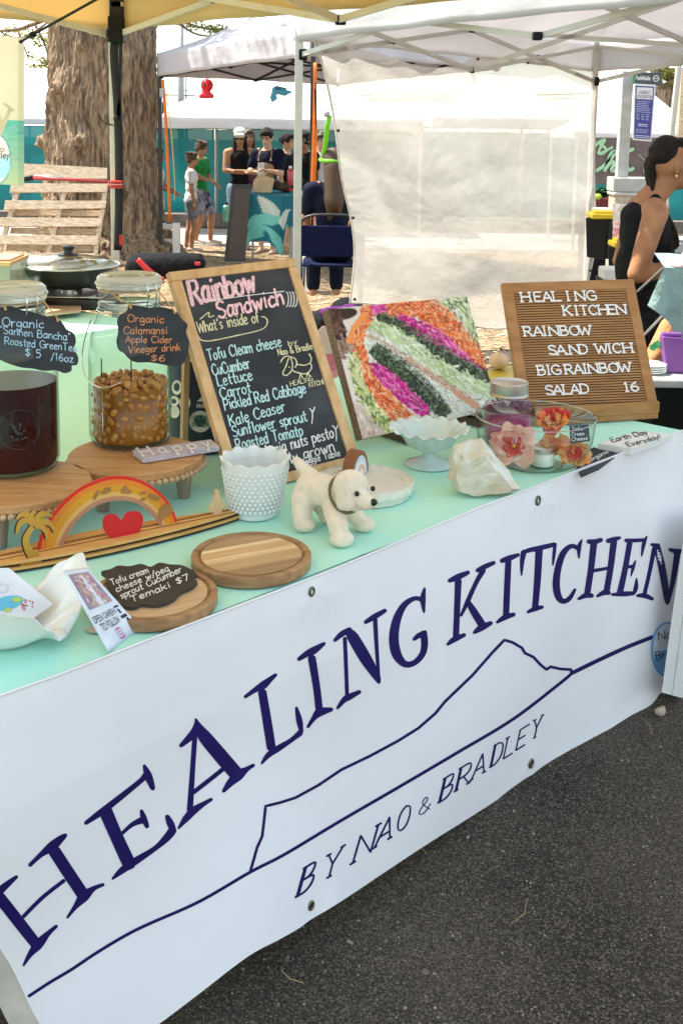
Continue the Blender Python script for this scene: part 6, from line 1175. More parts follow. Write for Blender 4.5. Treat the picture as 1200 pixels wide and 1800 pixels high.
m.obj('grooved_panel', LW, t)['kind'] = 'stuff'
LWH = mat('white plastic', (.80, .80, .80), .35, var=.02)
rows = [([('H', 917), ('E', 940), ('A', 954), ('L', 973), ('I', 996), ('N', 1012), ('G', 1032)], 530.5, 527, 917, 1050), ([('K', 991), ('I', 1011), ('T', 1020), ('C', 1036), ('H', 1053), ('E', 1070), ('N', 1084)], 554, 551.5, 991, 1102), ([('R', 922), ('A', 938), ('I', 955), ('N', 966), ('B', 986), ('O', 1002), ('W', 1018)], 590.5, 588.5, 922, 1040),
        ([('S', 965), ('A', 979), ('N', 1002), ('D', 1019), ('W', 1047), ('I', 1069), ('C', 1078), ('H', 1096)], 623.5, 619, 965, 1114), ([('B', 946), ('I', 962), ('G', 970), ('R', 994), ('A', 1009), ('I', 1026), ('N', 1035), ('B', 1055), ('O', 1071), ('W', 1088)], 659, 653, 946, 1113), ([('S', 960), ('A', 973), ('L', 991), ('A', 1003), ('D', 1021), ('1', 1098), ('6', 1109)], 694, 687.5, 960, 1113)]
for ls, ya, yb, xa_, xb_ in rows:
    for ch, x in ls:
        y = ya + (yb - ya) * (x - xa_) / (xb_ - xa_); w_ = {'I': 5, '1': 6, 'W': 21, 'N': 16, 'H': 15, 'O': 16, 'G': 16, 'A': 16}.get(ch, 13); m = MB(); text(m, ch, lambda a, b, o: pll.P(a, b, o), (x, y), (x + w_, y - w_ * .022), (-3.2, -16), .82, slab=.6, off=.0022); m.obj('letter', LWH, t, solid=.0016)
e_ = pll.e; fr = V((pll.n.x, pll.n.y, 0)).normalized(); lt = thing('board_stand', 'oak block holding up the foot of the letter board', 'stand', at(1048, 742, TZ))
a, b = at(939, 750, TZ), at(1156, 736, TZ); ee = (b - a).normalized(); bb = V((-ee.y, ee.x, 0)); MB().prism([a + V((0, 0, .001)), b + V((0, 0, .001)), b + bb * .075 + V((0, 0, .001)), a + bb * .075 + V((0, 0, .001))], (0, 0, .017)).obj('base', LW, lt, bev=.002)
MB().prism([a - bb * .004 + V((0, 0, .0185)), b - bb * .004 + V((0, 0, .0185)), b + bb * .012 + V((0, 0, .0185)), a + bb * .012 + V((0, 0, .0185))], (0, 0, .034)).obj('front_ledge', LW, lt, bev=.002)

# ================================================================ SMALL THINGS ON THE TABLE
MILK = mat('milk glass', (.74, .76, .74), .18, var=.02, sss=.25, coat=.3)
def base(x, y, z=TZ): return at(x, y, z)
# hobnail cup
c = base(448, 904); Y = c.y; zz = lambda y: atY(448, y, Y).z - TZ; r0, r1, h = px(43, c), px(59, c), zz(803)
t = thing('hobnail_cup', 'white hobnail milk-glass cup with a wavy rim in front of the chalkboard', 'cup', c + V((0, 0, .001)))
def wv(a, r, z): k = max(0, (z - h * .85) / (h * .15)); return (r + .0022 * k * math.sin(a * 12), z + .0035 * k * math.sin(a * 12))
MB().lathe(c + V((0, 0, .001)), [(0, 0), (r0 * .86, 0), (r0 * .9, .004), (r0 * .86, .010), (r0, .016), (r0 + (r1 - r0) * .5, h * .5), (r1 * .98, h * .85), (r1 * 1.03, h), (r1 * .97, h), (r1 * .92, h * .85), (r0 * .85, .022), (0, .018)], 96, wob=wv).obj('body', MILK, t, smooth=True, auto=1.0)
m = MB(); nr = 10
for i in range(nr):
    k = i / (nr - 1); zz_ = .022 + (h * .82 - .022) * k; r = r0 + (r1 - r0) * (zz_ / h) * 1.0; n = 34
    for j in range(n):
        a = 2 * PI * (j + .5 * (i % 2)) / n; m.ball(c + V((math.cos(a) * r, math.sin(a) * r, zz_ + .001)), (.0047, .0047, .0047), 7, 5)
m.obj('hobnails', MILK, t, smooth=True)['kind'] = 'stuff'
# footed compote
c = base(754, 816); Y = c.y; z = lambda y: atY(754, y, Y).z - TZ; rb, rr, h = px(43, c), px(71, c), z(751)
t = thing('footed_dish', 'opalescent milk-glass footed dish with a ruffled rim before the sandwich picture', 'dish', c)
def wv2(a, r, z_): k = max(0, (r - rr * .72) / (rr * .28)) * (1 if z_ > h * .6 else 0); return (r + .0035 * k * math.sin(a * 16), z_ + .0042 * k * math.cos(a * 16))
MB().lathe(c, [(0, .001), (rb, .001), (rb, .004), (rb * .6, .012), (.017, .022), (.015, .03), (.022, .036), (rr * .55, h * .52), (rr * .72, h * .82), (rr * .93, h * .97), (rr, h), (rr * .97, h * 1.01), (rr * .86, h * .98), (rr * .66, h * .84), (rr * .5, h * .58), (0, h * .46)], 128, wob=wv2).obj('body', mat('opal glass', (.66, .78, .76), .12, var=.05, sss=.3, coat=.4, trans=.15), t, smooth=True, auto=1.2)
# scalloped tray
c = base(640, 866); h = .028; Y = c.y; rr = px(85, c); t = thing('scalloped_tray', 'low cream ceramic tray with a scalloped edge behind the puppy', 'tray', c)
def wv3(a, r, z_): k = max(0, (r - rr * .8) / (rr * .2)); return (r + .004 * k * abs(math.sin(a * 11)), z_)
MB().lathe(c, [(0, .001), (rr * .94, .001), (rr * .95, .012), (rr * .99, .016), (rr, .020), (rr * .99, h + .004), (rr * .965, h + .005), (rr * .95, h), (rr * .84, h - .001), (rr * .82, h + .002), (rr * .80, h - .002), (0, h - .003)], 132, wob=wv3).obj('plate', mat('cream ceramic', (.68, .66, .58), .35, var=.04, scale=6), t, smooth=True, auto=.9)
# little stacking rainbow on the tray
zt_ = TZ + h; o_ = at(624, 834, zt_ - .002); ex = V((.50, .86, 0)).normalized(); nz_ = V((.86, -.50, 0)); t = thing('rainbow_block', 'small wooden rainbow arch in tan, pale blue and peach on the cream tray', 'toy', o_)
S_ = .040
for k, (ro, ri, col) in enumerate(((1.0, .80, (.26, .10, .045)), (.795, .62, (.52, .66, .72)), (.615, .45, (.78, .76, .72)), (.445, .28, (.70, .46, .32)), (.275, .02, (.74, .72, .70)))):
    P = [o_ + ex * (S_ * ro * math.cos(a)) + V((0, 0, S_ * 1.5 * ro * math.sin(a) + .001)) for a in [PI * i / 20 for i in range(21)]] + [o_ + ex * (S_ * ri * math.cos(a)) + V((0, 0, S_ * 1.5 * ri * math.sin(a) + .001)) for a in [PI * i / 20 for i in range(20, -1, -1)]]
    MB().prism([p - nz_ * .014 + nz_ * (.001 * k) for p in P], nz_ * .028).obj('arch', mat('arch %d' % k, col, .55), t, bev=.0008)
# ---------------------------------------------------------------- plush puppy
PLU = mat('cream plush', (.72, .62, .48), .95, var=.06, scale=60, bump=.6, bscale=220, bdist=.002, sheen=.3, sss=.05)
pd = lambda x, y, Y: atY(x, y, Y); yb = at(597, 950, TZ).y
t = thing('plush_puppy', 'cream plush toy puppy with a green beaded collar standing on the mint cloth', 'toy', V((pd(575, 930, yb).x, yb + .04, TZ)))
def onT(x, y, r): p = at(x, y, TZ + r); return p
fl, frr, rl_, rr_ = onT(597, 944, .017), onT(636, 921, .015), onT(530, 921, .015), onT(571, 908, .015)
m = MB(); A_ = lambda x, y, dy: pd(x, y, yb + dy)
m.cap(A_(547, 856, .085), A_(592, 868, .045), .034, .034, 18); m.ball(A_(543, 866, .085), (.032, .034, .036), 14, 10); m.ball(A_(590, 885, .045), (.030, .032, .036), 14, 10)
m.cap(A_(546, 838, .10), A_(521, 810, .12), .019, .010); m.cap(A_(595, 868, .04), A_(612, 862, .025), .032, .034)
m.cap(A_(533, 875, .075), rl_ + V((0, .004, .012)), .027, .021); m.ball(rl_ + V((.006, -.004, 0)), (.024, .021, .016), 12, 8); m.cap(A_(560, 880, .11), rr_ + V((0, 0, .012)), .022, .018); m.ball(rr_ + V((.006, 0, 0)), (.020, .018, .015), 12, 8)
m.cap(A_(587, 892, .025), fl + V((-.002, .006, .014)), .025, .021); m.ball(fl + V((.004, -.003, -.002)), (.026, .024, .017), 12, 8); m.cap(A_(606, 892, .055), frr + V((-.012, .004, .014)), .023, .018); m.ball(frr + V((.004, 0, -.001)), (.025, .020, .016), 12, 8)
m.ball(A_(616, 856, .012), (.038, .037, .036), 18, 12); m.cap(A_(628, 872, -.006), A_(645, 883, -.022), .023, .0165); m.ball(A_(624, 885, 0), (.024, .02, .016), 12, 8)
m.obj('body', PLU, t, smooth=True, remesh=.0028, sm=4)
def flatcap(a, b, ra, rb, fl_, nrm, name, m_, par, **k):
    a, b = V(a), V(b); ax2 = (b - a).normalized(); n_ = V(nrm).normalized(); s = ax2.cross(n_).normalized(); n_ = s.cross(ax2); L = (b - a).length; vs = MB()
    def f(u, v):
        tt = v; r = (ra + (rb - ra) * tt) * math.sqrt(max(0.0, 1 - (2 * tt - 1) ** 4)); an = 2 * PI * u; return a + ax2 * (L * tt) + s * (r * math.cos(an)) + n_ * (r * fl_ * math.sin(an))
    vs.grid(f, 20, 14); return vs.obj(name, m_, par, smooth=True, **k)
vw = (CAM - A_(600, 870, 0)).normalized(); flatcap(A_(597, 836, -.012), A_(611, 899, -.020), .011, .027, .35, vw + V((-.5, 0, 0)), 'ear', PLU, t, recalc=True); flatcap(A_(636, 842, .03), A_(652, 868, .028), .009, .014, .35, V((1, -.3, 0)), 'ear', PLU, t)
NOS = mat('plush nose', (.010, .007, .007), .35); MB().ball(A_(656, 883, -.030), (.0085, .0075, .0075), 12, 8).obj('nose', NOS, t, smooth=True)
for x, y, dy in ((627, 868, -.029), (655, 859, .0)): MB().ball(A_(x, y, dy), (.0052, .005, .0056), 10, 8).obj('eye', NOS, t, smooth=True)
co = thing('bead_collar', 'green and brown beaded collar round the plush puppy\'s neck', 'collar', A_(603, 885, .03)); cc_ = A_(600, 872, .028); nrm_ = (A_(625, 862, .0) - A_(585, 882, .05)).normalized(); s1 = nrm_.orthogonal().normalized(); s2 = nrm_.cross(s1)
GB = [mat('green bead', (.10, .13, .05), .4), mat('brown bead', (.16, .10, .05), .4)]; bm_ = [MB().ball((0, 0, 0), (.0038, .0038, .0038), 8, 6).obj('bead', g, None, smooth=True) for g in GB]; ms = [b.data for b in bm_]; [bpy.data.objects.remove(b) for b in bm_]
for i in range(42):
    a = 2 * PI * i / 42; o = bpy.data.objects.new('bead', ms[i % 2]); C.objects.link(o); o.parent = co; o.location = cc_ + nrm_ * (.012) + (s1 * math.cos(a) + s2 * math.sin(a)) * .0385 - ORG[co]
# ---------------------------------------------------------------- quartz
def rock(name, label, pts, Y0, dep, m_, seed, cat='crystal'):
    random.seed(seed); c = sum((atY(x, y, Y0) for x, y in pts), V()) / len(pts); bm = bmesh.new()
    for x, y in pts:
        p = atY(x, y, Y0); bm.verts.new(p + V((0, U(-.1, .25) * dep, 0))); q_ = c + (p - c) * U(.55, .8); q_.y = Y0 - dep * U(.55, .8); q_.z = max(TZ + .002, q_.z); bm.verts.new(q_); q_ = c + (p - c) * U(.6, .85); q_.y = Y0 + dep * U(.6, 1); q_.z = max(TZ + .002, q_.z); bm.verts.new(q_)
    for v in bm.verts: v.co.z = max(v.co.z, TZ + .001)
    r = bmesh.ops.convex_hull(bm, input=bm.verts); bmesh.ops.delete(bm, geom=[g for g in r['geom_interior'] if isinstance(g, bmesh.types.BMVert)], context='VERTS')
    bmesh.ops.subdivide_edges(bm, edges=bm.edges, cuts=5, use_grid_fill=True); bmesh.ops.triangulate(bm, faces=bm.faces)
    for v in bm.verts: v.co += (v.co - c).normalized() * (.0045 * noise.noise(v.co * 45) + .002 * noise.noise(v.co * 130)); v.co.z = max(v.co.z, TZ + .001)
    me = bpy.data.meshes.new(name)
    for v in bm.verts: v.co -= c
    bm.to_mesh(me); bm.free(); me.materials.append(m_); o = bpy.data.objects.new(name, me); C.objects.link(o); o.location = c; ORG[o] = c; return tag(o, label, cat)
QZ = mat('cloudy quartz', (.80, .68, .50), .14, col2=(.96, .92, .85), scale=22, sss=.3, trans=.45, ior=1.5, bump=.5, bscale=50, bdist=.004, coat=.5)
yq = at(850, 868, TZ).y; rock('quartz_crystal', 'large chunk of cloudy white quartz in front of the glass bowl', [(797, 782), (820, 772), (848, 774), (868, 800), (893, 828), (914, 858), (905, 866), (880, 866), (852, 878), (826, 883), (798, 862), (787, 838), (789, 808)], yq, .045, QZ, 3)
random.seed(11)
# ---------------------------------------------------------------- mason jar of red cabbage
c = base(891, 776); Y = c.y; z = lambda y: atY(891, y, Y).z - TZ; R = px(43, c); t = thing('mason_jar', 'small screw-top jar of purple pickled cabbage behind the glass bowl', 'jar', c); h1, h2, h3, h4 = z(716), z(699), z(690), z(670); rn = px(31, c)
out = [(0, .001), (R * .85, .001), (R, .01), (R, h1), (R * .93, h1 + .010), (rn, h2), (rn, h3)]; MB().lathe(c, out, 48).obj('glass_body', thinglass('thin clear glass'), t, smooth=True, auto=.9)
CAB = mat('purple cabbage', (.26, .003, .11), .25, col2=(.55, .012, .24), scale=26, stretch=(1, 1, .5), bump=.8, bscale=40, bdist=.01, coat=.5); zl_ = z(714)
MB().lathe(c, [(0, .006), (R * .8, .006), (R - .0037, .013), (R - .0037, zl_), (0, zl_ + .002)], 48).obj('pickled_cabbage', CAB, t, smooth=True, auto=.8)
m = MB(); RC = mat('cabbage shred', (.22, .04, .22), .3, col2=(.42, .18, .42), scale=40)
for _ in range(60):
    a = U(0, 2 * PI); rr = R * U(.3, .86); p = c + V((math.cos(a) * rr, math.sin(a) * rr, U(zl_ - .004, zl_ + .012))); m.tube(catmull([tuple(p + V((U(-.01, .01), U(-.01, .01), U(-.003, .006)))) for _ in range(3)], 3), .0018, 5)
m.obj('cabbage_shreds', RC, t, smooth=True)['kind'] = 'stuff'
LID = mat('zinc lid', (.62, .60, .56), .35, metal=.9, var=.05); MB().lathe(c + V((0, 0, h3 - .006)), [(rn * 1.04, 0), (rn * 1.09, .001), (rn * 1.05, .003), (rn * 1.09, .005), (rn * 1.05, .007), (rn * 1.08, .010), (rn * 1.08, h4 - h3 + .004), (rn * 1.0, h4 - h3 + .006), (rn * .95, h4 - h3 + .0045), (0, h4 - h3 + .0045)], 48).obj('screw_lid', LID, t, smooth=True, auto=.8)
# ---------------------------------------------------------------- glass bowl with flowers
c = base(937, 817); Y = c.y; R = px(105, c); h = atY(937, 730, Y).z - TZ; t = thing('glass_bowl', 'large clear glass bowl holding flowers and a small candle', 'bowl', c)
GB_ = thinglass('thin clear glass')
out = [(0, .002), (R * .45, .001), (R * .70, .012), (R * .86, h * .28), (R * .95, h * .55), (R * .995, h * .97), (R * .99, h)]; MB().lathe(c, out[1:-1], 96).obj('glass', GB_, t, smooth=True)
MB().lathe(c, [(0, .001), (R * .46, .001), (R * .48, .0045), (0, .0045)], 64).obj('glass_base', GLT, t, smooth=True, auto=.6)
MB().tube([c + V((math.cos(a) * R * .99, math.sin(a) * R * .99, h)) for a in [2 * PI * i / 72 for i in range(73)]], .0015, 6).obj('rim', GLT, t, smooth=True)
def flower(label, x, y, Y, r, cols, n=5, face=V((0, -1, .2)), cup=.55, seed=1):
    random.seed(seed); c = atY(x, y, Y); t = thing('flower', label, 'flower', c); f = face.normalized(); s = f.cross(V((0, 0, 1))).normalized(); u_ = s.cross(f)
    for k in range(n + 3):
        inner = k >= n; R = r * (.5 if inner else 1); a0 = 2 * PI * k / (4 if inner else n) + U(-.3, .3); mt_ = cols[-1] if inner else cols[k % max(1, len(cols) - 1)]; cu = cup * (1.5 if inner else 1) * U(.7, 1.3); tw_ = U(-.5, .5)
        def g(u, v, a0=a0, k=k):
            a = a0 + (u - .5) * 2.3 * (.4 + .6 * v) + tw_ * v; rr = R * v * (.8 + .25 * math.sin(u * PI)); q = V((u * 3 + k, v * 3, seed)); e = math.sin(u * PI) ** .3
            lift = R * (cu * v ** 1.3 * (1.2 - .3 * v)) + .42 * R * noise.noise(q) * v + .10 * R * math.sin(u * 17 + k) * v ** 2
            return c + (s * math.cos(a) + u_ * math.sin(a)) * rr * (1 + .35 * noise.noise(q * 1.7) * v) + f * (lift + .001 * k)
        MB().grid(g, 18, 14).obj('petal', mt_, t, smooth=True, recalc=False)
    m = MB(); m.cap(c, c + f * r * .4, r * .05, r * .06)
    for _ in range(10): d = V((U(-1, 1), U(-1, 1), U(-1, 1))).normalized(); m.ball(c + f * r * .4 + d * r * .07, (r * .03,) * 3, 6, 5)
    m.obj('stamen', mat('yellow stamen', (.75, .45, .05), .6), t, smooth=True); return t
PF = mat('pink petal', (.80, .38, .34), .6, col2=(.88, .62, .52), scale=9, translucent=.3); PF2 = mat('crimson petal', (.50, .015, .03), .6, col2=(.70, .12, .10), scale=9, translucent=.3); OF = mat('orange petal', (.72, .12, .03), .6, col2=(.82, .38, .12), scale=9, translucent=.3); OF2 = mat('peach petal', (.80, .36, .14), .6, col2=(.82, .56, .25), scale=9, translucent=.3)
flower('pink flower with a crimson heart at the left of the glass bowl', 902, 784, Y - .05, .052, [PF, PF, PF, PF2], 6, V((-.15, -1, .35)), .6, 4)
flower('orange-red flower standing above the rim in the glass bowl', 973, 750, Y - .01, .038, [OF, PF2, OF2], 6, V((-.2, -.7, .8)), 1.1, 8); flower('orange flower with a red heart low at the right of the glass bowl', 1004, 796, Y - .015, .036, [OF2, OF, PF2], 6, V((.1, -1, .3)), .7, 12); flower('peach flower curled below the tallest bloom in the glass bowl', 972, 782, Y + .02, .034, [OF2, OF2, OF], 5, V((0, -1, .4)), .9, 15)
random.seed(21)
cj = V((atY(953, 800, Y - .02).x, Y - .015, TZ + .0065)); t = thing('candle_jar', 'tiny lidded glass jar of white wax inside the glass bowl', 'jar', cj); MB().lathe(cj, [(0, .0), (.028, 0), (.030, .004), (.030, .030), (.026, .034), (0, .034)], 32).obj('jar', mat('wax jar', (.66, .70, .62), .2, sss=.3), t, smooth=True, auto=.8); MB().lathe(cj + V((0, 0, .0345)), [(0, 0), (.029, 0), (.029, .011), (.026, .012), (0, .0115)], 32).obj('lid', LID, t, smooth=True, auto=.8)
plt_ = Plane(atY(1018, 765, Y - .045), (.15, -1, .2)); t = thing('black_card', 'small black card in white writing propped among the flowers in the bowl', 'card', plt_.P(1018, 782)); MB().prism([plt_.P(x, y) for x, y in ((1000, 748), (1034, 746), (1036, 775), (1002, 781))], plt_.n * -.001).obj('card', CHK, t)
m = MB(); T_ = lambda x, y, o: plt_.P(x, y, o); text(m, 'Tofu', T_, (1004, 757), (1022, 756), (0, -6), .7); text(m, 'Cream', T_, (1004, 766), (1026, 765), (0, -6), .7); text(m, 'Cheese', T_, (1004, 775), (1032, 773), (0, -6), .7); m.obj('writing', CHW, t)
# ---------------------------------------------------------------- cards by the letter board
WC = mat('white card', (.72, .71, .68), .6, var=.03); t = thing('card_stack', 'flat white box hand-lettered Earth Day Everyday at the table end', 'card', at(1115, 775, TZ)); h = .020
P = [at(x, y, TZ + h) for x, y in ((1050, 779), (1122, 757), (1181, 763), (1108, 788))]; MB().prism(P, V((0, 0, -h + .001))).obj('box', WC, t, bev=.001)
m = MB(); f_ = lambda x, y, o: at(x, y, TZ + h + o); text(m, 'Earth Day', f_, (1076, 777), (1138, 762), (-6, -7), .7); text(m, 'Everyday!', f_, (1104, 785), (1162, 770), (-6, -7), .7); m.obj('lettering', DK, t)
t = thing('black_card', 'flat black chalk card lying between the glass bowl and the white box', 'card', at(1050, 800, TZ)); P = [at(x, y, TZ + .004) for x, y in ((1008, 806), (1042, 786), (1088, 797), (1052, 824), (1020, 838))]; MB().prism(P, V((0, 0, -.003))).obj('card', CHK, t); m = MB(); f_ = lambda x, y, o: at(x, y, TZ + .005 + o); text(m, 'Organic', f_, (1036, 812), (1070, 795), (-5, -5), .7); m.obj('writing', CHW, t)
# ---------------------------------------------------------------- Happy sign on the stand
zs_ = .8515 + .013; LAV = wood('lavender paint', (.42, .36, .40), (.56, .49, .52), scale=4); P = [at(x, y, zs_) for x, y in ((233, 791), (371, 772), (386, 784), (252, 805))]; t = thing('happy_sign', 'small lavender wooden sign reading Happy lying on the stand edge', 'sign', P[0] - V((0, 0, .012)))
MB().prism(P, V((0, 0, -.012))).obj('block', LAV, t, bev=.001); m = MB(); text(m, 'Happy', lambda x, y, o: at(x, y, zs_ + o), (252, 801), (372, 784), (-11, -13), .75, gap=2.6, slab=.4, off=.0006); m.obj('lettering', LWH, t)
# ---------------------------------------------------------------- round boards
def roundboard(label, pc_, rpx, strips, ang):
    th = .022; c = at(*pc_, TZ + th); c.z = TZ; r = px(rpx, c + V((0, 0, th))); t = thing('round_board', label, 'board', c + V((0, 0, .001)), 'round acacia boards on the mint cloth')
    MB().lathe(c + V((0, 0, .001)), [(0, 0), (r * .98, 0), (r, .002), (r, th - .003), (r * .985, th - .001), (r * .90, th - .001), (r * .88, th - .006), (r * .855, th - .006), (r * .84, th - .0045), (0, th - .0045)], 96).obj('rim', wood('acacia rim', (.22, .11, .045), (.44, .26, .12), stretch=(4, 25, 25), scale=2), t, smooth=True, auto=.5)
    ri = r * .838; ca, sa = math.cos(ang), math.sin(ang); xs = [-1] + [s[0] for s in strips]
    for (x1, col), x0 in zip(strips, xs):
        P = []; 
        for i in range(13): x = ri * (x0 + (x1 - x0) * i / 12); P.append((x, math.sqrt(max(0, ri * ri - x * x))))
        Q = [(x, -y) for x, y in P[::-1]]; W = [c + V((x * ca - y * sa, x * sa + y * ca, th - .004)) for x, y in P + Q]
        m_ = mat('acacia %s%.2f' % (label[:5], x1), [v * 1.05 for v in col], .5, col2=[min(.85, v * 1.5) for v in col], scale=3, bump=.15, bscale=8, lo=.3, hi=.7)
        mp_ = [n for n in m_.node_tree.nodes if n.type == 'MAPPING'][0]; mp_.vector_type = 'TEXTURE'; mp_.inputs['Rotation'].default_value = (0, 0, ang + PI / 2); mp_.inputs['Scale'].default_value = (.5, .035, 1)
        MB().prism(W, V((0, 0, .0028))).obj('plank', m_, t)
    return c, r, th
BRD1, _, _ = roundboard('round striped acacia board lying empty in front of the hobnail cup', (442, 973), 105, [(-.55, (.26, .15, .07)), (-.1, (.40, .25, .12)), (.1, (.55, .38, .20)), (.42, (.48, .30, .14)), (.55, (.62, .45, .26)), (1, (.33, .20, .10))], math.radians(118))
bc2, br2, bth = roundboard('round acacia board carrying the black chalk plaque', (270, 1041), 112, [(-.3, (.44, .28, .15)), (.35, (.50, .32, .17)), (1, (.42, .26, .13))], math.radians(125))
zp = TZ + bth + .006; ol = [(178, 1005), (195, 1000), (208, 994), (228, 995), (248, 991), (265, 996), (280, 989), (300, 992), (318, 993), (333, 999), (346, 1008), (342, 1016), (347, 1023), (335, 1033), (318, 1040), (306, 1052), (288, 1060), (270, 1063), (250, 1061), (238, 1066), (222, 1066), (212, 1060), (208, 1050), (196, 1040), (188, 1025), (190, 1015)]
t = thing('chalk_plaque', 'dark scalloped plaque chalked Tofu cream cheese, Temaki $7, on the round board', 'sign', at(265, 1030, zp)); MB().prism([at(x, y, zp) for x, y in catmull(ol, 4, True)], V((0, 0, -.0055))).obj('plaque', mat('brown chalkboard', (.035, .030, .024), .7), t, bev=.0008)
m = MB(); f_ = lambda x, y, o: at(x, y, zp + o); O5 = (-7, -12)
for s, a, b in (('Tofu cream', (197, 1029), (262, 1006)), ('cheese w/pea', (206, 1041), (298, 1003)), ('sprout Cucumber', (214, 1052), (320, 1005)), ('Temaki $7', (232, 1059), (333, 1019))): text(m, s, f_, a, b, (-4, -10), .8, off=.0006, jit=.15)
m.obj('chalk_writing', CHW, t)
# ---------------------------------------------------------------- wooden surfboard with rainbow, heart, palm and surfer
WPL = wood('laser-cut plywood', (.62, .30, .08), (.78, .44, .15), stretch=(2, 18, 18), scale=2, bump=.15); CHR = mat('charred edge and gap shade', (.04, .02, .012), .8)
a0, a1 = at(-80, 1016, TZ), at(428, 911, TZ); ax_ = (a1 - a0).normalized(); pr_ = V((-ax_.y, ax_.x, 0)); Ls = (a1 - a0).length; t = thing('wooden_surf_ornament', 'layered plywood surfboard ornament carrying a rainbow arch, red heart, palm and surfer', 'ornament', a0.lerp(a1, .5))
def surf(k0, k1, wd, z0, z1, m_, nm):
    P = [a0 + ax_ * (Ls * (k0 + (k1 - k0) * i / 24)) + pr_ * (wd * math.sin(PI * min(1, (i / 24) ** .8 * 1.0)) ** .7) for i in range(25)] + [a0 + ax_ * (Ls * (k0 + (k1 - k0) * i / 24)) - pr_ * (wd * math.sin(PI * min(1, (i / 24) ** .8)) ** .7) for i in range(23, 0, -1)]
    MB().prism([p + V((0, 0, z0)) for p in P], V((0, 0, z1 - z0))).obj(nm, m_, t, bev=.0004)
surf(0, 1, .046, .0045, .0095, WPL, 'base_layer'); surf(.005, .995, .0455, .0008, .0043, CHR, 'charred_edge'); surf(.02, .98, .036, .0097, .0158, CHR, 'gap_shade_layer'); surf(.005, .995, .044, .0160, .0215, WPL, 'top_layer')  # dark inset layer: shade of the gap between the layers, given as colour
for o_ in (-.010, .006, .012): MB().beam(a0 + ax_ * (Ls * .06) + pr_ * o_ + V((0, 0, .0218)), a0 + ax_ * (Ls * .95) + pr_ * o_ + V((0, 0, .0218)), .0018, .0008).obj('burnt_line', CHR, t)
plr = vertical(a0 + V((0, 0, .0215)), a1 + V((0, 0, .0215))); rr3 = lambda x, y, o=0: plr.P(x, y, o)
outer = [(64, 977), (73, 938), (98, 897), (138, 860), (180, 841), (215, 837), (250, 845), (282, 866), (303, 893), (315, 928)]; inner = [(110, 968), (117, 945), (139, 913), (170, 889), (205, 880), (235, 883), (259, 897), (275, 915), (284, 933)]
Oc, Ic = catmull(outer, 6), catmull(inner, 6)
def band_(k0, k1, m_, nm, th=.0035, off=0):
    f = lambda k, i, n: tuple((1 - k) * np.array(poly_at(Oc, i / n)) + k * np.array(poly_at(Ic, i / n))); n = 40
    P = [rr3(*f(k0, i, n), off) for i in range(n + 1)] + [rr3(*f(k1, i, n), off) for i in range(n, -1, -1)]; MB().prism(P, plr.n * -th).obj(nm, m_, t, bev=.0003)
for k, (k0, k1, col) in enumerate(((0, .13, (.66, .02, .012)), (.132, .34, (.72, .20, .02)), (.342, .64, (.66, .29, .02)), (.642, .82, (.68, .38, .11)), (.822, 1, (.46, .20, .12)))): band_(k0, k1, mat('rainbow band %d' % k, col, .45, var=.1, scale=8), 'rainbow_band', off=.0003 * k)
ISL = mat('engraved island', (.36, .17, .05), .7)
for P in ([(164, 876), (170, 864), (176, 861), (172, 872), (167, 880)], [(178, 868), (184, 858), (194, 856), (196, 862), (188, 868), (181, 869)], [(213, 867), (216, 858), (222, 853), (226, 860), (233, 863), (230, 868), (220, 868)], [(246, 866), (256, 863), (258, 868), (248, 870)], [(262, 868), (272, 870), (282, 875), (276, 881), (266, 878), (260, 873)], [(247, 876), (256, 875), (256, 880), (249, 881)], [(278, 903), (284, 890), (292, 885), (303, 890), (305, 898), (298, 906), (288, 912), (284, 918), (280, 912)]):
    MB().prism([rr3(x, y, .0024) for x, y in P], plr.n * -.001).obj('island', ISL, t)
hp = catmull([(217, 958), (197, 948), (184, 932), (182, 915), (190, 905), (204, 905), (215, 914), (222, 903), (236, 899), (248, 902), (252, 914), (247, 932), (235, 946)], 6, True); MB().prism([rr3(x, y, .016) for x, y in hp], plr.n * -.004).obj('heart', mat('red heart', (.60, .015, .02), .35, var=.04), t, bev=.0004)
OCH = mat('ochre palm', (.42, .20, .02), .5, col2=(.54, .28, .04)); pmo = .03
for nm, m_, o_, dx in (('charred_back', CHR, pmo - .004, -3), ('palm', OCH, pmo, 0)):
    mb = MB(); K = lambda x, y, o: rr3(x + dx, y, o_ + o)
    ribbon(mb, catmull([(66, 992, 44), (62, 982, 22), (50, 966, 13), (46, 950, 11), (50, 938, 9), (58, 926, 8)], 4), 1, K, None, 0, False); ribbon(mb, [(36, 996, 6), (50, 990, 16), (72, 988, 18), (92, 992, 8)], 1, K, None, .0004, False)
    for k, P in enumerate(([(60, 925, 6), (48, 914, 10), (36, 920, 8), (29, 938, 2)], [(60, 924, 6), (50, 906, 10), (38, 905, 7), (30, 912, 2)], [(60, 924, 6), (56, 908, 9), (62, 897, 2)], [(61, 924, 6), (68, 908, 10), (80, 903, 8), (93, 908, 2)], [(62, 925, 6), (76, 916, 11), (90, 922, 8), (96, 936, 2)], [(62, 926, 6), (74, 926, 10), (82, 936, 7), (82, 948, 2)])): ribbon(mb, catmull(P, 4), 1, K, None, .0008 + .0003 * k, False)
    mb.obj(nm, m_, t, solid=.0035, recalc=False)
sf = [(375, 918), (375, 900), (370, 902), (368, 896), (374, 878), (378, 872), (377, 864), (382, 860), (387, 865), (386, 872), (392, 880), (398, 894), (395, 898), (390, 892), (391, 916), (386, 917), (384, 905), (380, 918)]; MB().prism([rr3(x, y, 0) for x, y in sf], plr.n * -.0045).obj('surfer_figure', wood('pale plywood', (.56, .36, .18), (.70, .48, .27), scale=5), t, bev=.0004)
